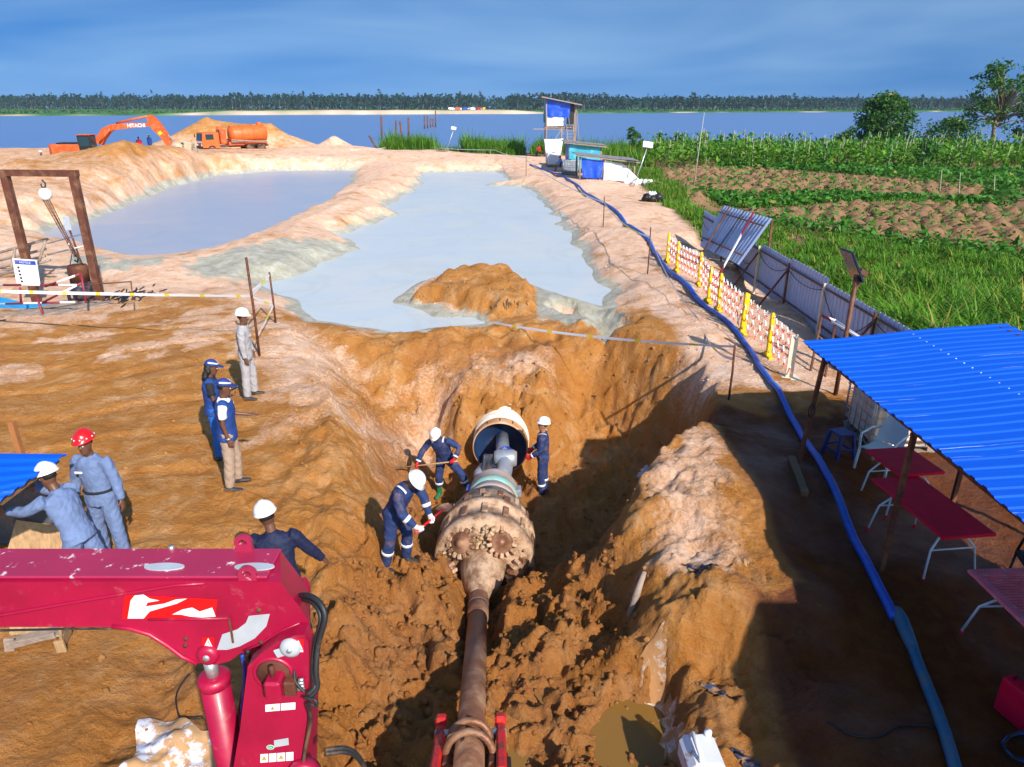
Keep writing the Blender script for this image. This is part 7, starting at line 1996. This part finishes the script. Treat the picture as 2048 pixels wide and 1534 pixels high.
xs_ = np.linspace(-.5, .5, 26); g = []
for i in range(26):
    row = []
    for j_ in range(26):
        x, y = xs_[i], xs_[j_] * .75
        rr_ = 1 + .25 * math.sin(3 * math.atan2(y, x) + 1)
        x, y = x * rr_, y * rr_
        px_, py_ = c.x + x, c.y + y
        row.append((px_, py_, x, y))
    g.append(row)
flatp = [p for row in g for p in row]
hh = hzs([p[0] for p in flatp], [p[1] for p in flatp])
cr_ = np.abs(fbm(np.array([p[0] for p in flatp]), np.array([p[1] for p in flatp]), .22, 4, 5)) * .035
pts = [Vector((p[0], p[1], h + .012 + k)) for p, h, k in zip(flatp, hh, cr_)]
MB().sheet([pts[i * 26:(i + 1) * 26] for i in range(26)]).build('sheet', mat('muddy_white_film', (.66, .68, .78), .35, 0, .1, dirt=(.42, .22, .08), damt=.95, dlo=.45, dhi=.53, dscale=5), ws)
# cloth liner on the spur edge
ln = thing('geotextile_liner', 'muddy whitish geotextile liner half buried on the pit spur', 'liner', (0, 0, 0))
ed = smooth_path([W(a, b_, -.1) for a, b_ in ((1295, 1265), (1320, 1340), (1350, 1390), (1400, 1440))], 8)
rows = []
for k, wd in enumerate((-.10, -.03, .06, .16, .26)):
    xs2 = [p.x + wd + .03 * math.sin(i * 1.3 + k) for i, p in enumerate(ed)]; ys2 = [p.y + wd * .25 for p in ed]
    h2 = hzs(xs2, ys2); rows.append([Vector((x, y, h + .02 + .012 * math.sin(i * .9 + k * 2) - (.05 if k in (0, 4) else 0))) for i, (x, y, h) in enumerate(zip(xs2, ys2, h2))])
MB().sheet(rows).build('liner', mat('muddy_geotextile', (.60, .54, .52), .8, 0, .15, 6, .3, dirt=(.38, .18, .06), damt=.97, dlo=.34, dhi=.48, dscale=6), ln)
for k, (pts_, lab) in enumerate((([(1478, 1440), (1505, 1455), (1530, 1490), (1545, 1520)], 'torn black plastic strip on the shaded mud near the jerrycan'), ([(1370, 1160), (1395, 1175), (1420, 1185)], 'torn black plastic scrap on the lit spur'), ([(1420, 1320), (1450, 1345), (1480, 1350)], 'torn black plastic scrap between liner and blue pipe'))):
    t = thing('plastic_strip', lab, 'plastic scrap', (0, 0, 0))
    ed = smooth_path([W(a, b_, 0) for a, b_ in pts_], 6); rows = []
    for wd in (-.06, 0, .07):
        xs2 = [p.x + wd * (1 + .4 * math.sin(i * 1.9)) for i, p in enumerate(ed)]; ys2 = [p.y + .02 * math.sin(i * 2.3) for i, p in enumerate(ed)]
        h2 = hzs(xs2, ys2); rows.append([Vector((x, y, h + .012 + .012 * abs(math.sin(i * 1.4 + wd * 30)))) for i, (x, y, h) in enumerate(zip(xs2, ys2, h2))])
    MB().sheet(rows).build('strip', mat('blue_black_film%d' % k, (.025, .035, .07), .4, 0, .3, dirt=CLAY, damt=.8, dlo=.5, dhi=.6, dscale=9), t)
lg = thing('driftwood', 'short stick lying on the spur beside the pit', 'stick', (0, 0, 0))
a, b_ = W(1262, 1165, .1), W(1290, 1138, .1); a.z = hz(a.x, a.y) + .04; b_.z = hz(b_.x, b_.y) + .05
MB().tube([a, a.lerp(b_, .5), b_], [.035, .05, .03], 7).build('stick', M_GREYWOOD, lg)
for px_, py_, lab in ((1492, 1128, 'small pale wood chip on the spur near the shade'), (1335, 1520, 'pointed wet stake sticking up from the puddle edge')):
    p = W(px_, py_, 0); p.z = hz(p.x, p.y); p = W(px_, py_, p.z); p.z = hz(p.x, p.y)
    t = thing('wood_scrap', lab, 'wood scrap', p); h_ = .10 if px_ > 1400 else .3
    MB().tube([(0, 0, -.05), (-.03, 0, h_)], [.035, .012], 6).build('scrap', M_WOOD, t)
rg = thing('torn_rag', 'grey torn rag stuck in the dark right wall of the pit', 'rag', (3.05, 14.2, hz(3.05, 14.2)))
b = MB()
for k in range(4): clod(b, (-.05 * k, -.06 * k, .12 - .03 * k), .11, 120 + k)
b.build('rag', M_GREYPL, rg)
rt_ = thing('roots', 'hanging roots on the cut face of the ochre hump', 'roots', (0, 0, 0)); b = MB(); q = random.Random(2)
for k in range(40):
    x = q.uniform(-.6, .5); y = 20.3 + q.uniform(-.1, .15); z = hz(x, y + .3) - q.uniform(0, .2)
    b.tube([(x, y, z), (x + q.uniform(-.05, .05), y - .12, z - .25), (x + q.uniform(-.15, .15), y - .2, z - q.uniform(.4, .7))], [.012, .009, .004], 4)
b.build('root_strands', M_WOODDK, rt_)['kind'] = 'stuff'
# mud clods
def clods(name, label, pts, rlo, rhi, m, seed):
    r = np.random.default_rng(seed); n = len(pts); z = hzs(pts[:, 0], pts[:, 1])
    rad = rlo + (rhi - rlo) * r.random(n) ** 3.5
    ico = np.array([(0, 0, 1), (.894, 0, .447), (.276, .851, .447), (-.724, .526, .447), (-.724, -.526, .447), (.276, -.851, .447), (.724, .526, -.447), (-.276, .851, -.447), (-.894, 0, -.447), (-.276, -.851, -.447), (.724, -.526, -.447), (0, 0, -1)])
    fc = np.array([(0,1,2),(0,2,3),(0,3,4),(0,4,5),(0,5,1),(1,6,2),(2,7,3),(3,8,4),(4,9,5),(5,10,1),(6,7,2),(7,8,3),(8,9,4),(9,10,5),(10,6,1),(11,7,6),(11,8,7),(11,9,8),(11,10,9),(11,6,10)])
    V = ico[None] * rad[:, None, None] * (.65 + .7 * r.random((n, 12, 1))) * (.7 + .6 * r.random((n, 1, 3)))
    V = V + np.stack([pts[:, 0], pts[:, 1], z + rad * .25], 1)[:, None]
    F = (fc[None] + 12 * np.arange(n)[:, None, None]).reshape(-1, 3)
    me = np_mesh(name, V.reshape(-1, 3), F, [m], False); zone = np.repeat(terrain(pts[:, 0], pts[:, 1], True)[1], 12, 0).astype(np.float32)
    if m is M_GROUND: put_colors(me, zone)
    o_ = bpy.data.objects.new(name, me); link(o_); tag(o_, label, 'clods', kind='stuff')
r = np.random.default_rng(9)
P1 = np.concatenate([scatter([(-2.6, 4.5), (-2.3, 8), (-1.3, 9.6), (.9, 9.4), (1.7, 7.6), (1.9, 4.5)], 1900, 81), scatter(PIT_FLOOR, 600, 82), scatter(PIT_RIM, 1100, 83), scatter([(-3.4, 21.8), (-2, 25), (.6, 24), (.5, 20.4), (-1.2, 20.7)], 260, 85)])
clods('mud_clods', 'loose clods of clay strewn through the pit and trench', P1, .008, .05, M_GROUND, 10)
P2 = np.concatenate([scatter([(-9, 5), (-9, 17), (-5, 18), (-3.2, 11), (-3, 5)], 700, 86), scatter([(3.6, 14), (3.4, 30), (7, 30), (7.4, 14)], 420, 87), scatter([(-24, 33), (-34, 48), (-34, 60), (-26, 60)], 260, 88), scatter([(-12.5, 28), (-12.5, 60), (-8.6, 60), (-8.6, 28)], 300, 89)])
clods('sand_crumbs', 'scattered crumbs of dry soil over the sandy ground', P2, .008, .04, M_GROUND, 12)
# ---------------------------------------------------------------- unseen container added outside the frame to cast shade on the mud
ct_ = thing('added_shade_container', 'white steel container added out of view to cast shade on the mud', 'container', (5.9, .6, 0))
MB().box((0, 0, 1.55), (2.5, 5.6, 2.8), None, .03).build('added_container_body', M_WHITE, ct_)
for k in range(24): MB().box((-1.27, -2.7 + k * .235, 1.55), (.04, .12, 2.5)).build('added_container_rib', M_WHITE, ct_)
for x in (-1.15, 1.15):
    for y in (-2.6, 2.6): MB().box((x, y, .08), (.25, .25, .2)).build('added_container_foot', M_RUST, ct_)
for s in (-1, 1):
    d_ = MB().box((s * .62, 2.83, 1.5), (1.18, .05, 2.5), None, .01).build('added_container_door', M_WHITE, ct_)
    MB().cyl((s * .2, 2.88, .4), (s * .2, 2.88, 2.7), .02, 8).build('lock_rod', M_STEEL, d_)
# ---------------------------------------------------------------- air
M_HAZE = bpy.data.materials.new('haze_air'); M_HAZE.use_nodes = True
N, L = M_HAZE.node_tree.nodes, M_HAZE.node_tree.links
N.remove(N['Principled BSDF'])
pv = N.new('ShaderNodeVolumePrincipled'); pv.inputs['Color'].default_value = (.62, .80, 1.0, 1); pv.inputs['Density'].default_value = .00012
pv.inputs['Anisotropy'].default_value = .1
L.new(pv.outputs['Volume'], N['Material Output'].inputs['Volume'])
hb = MB().box((0, 820, 11.5), (4200, 1880, 36)).build('haze', M_HAZE); tag(hb, 'thin pale blue air over the river and site', 'haze', kind='stuff')
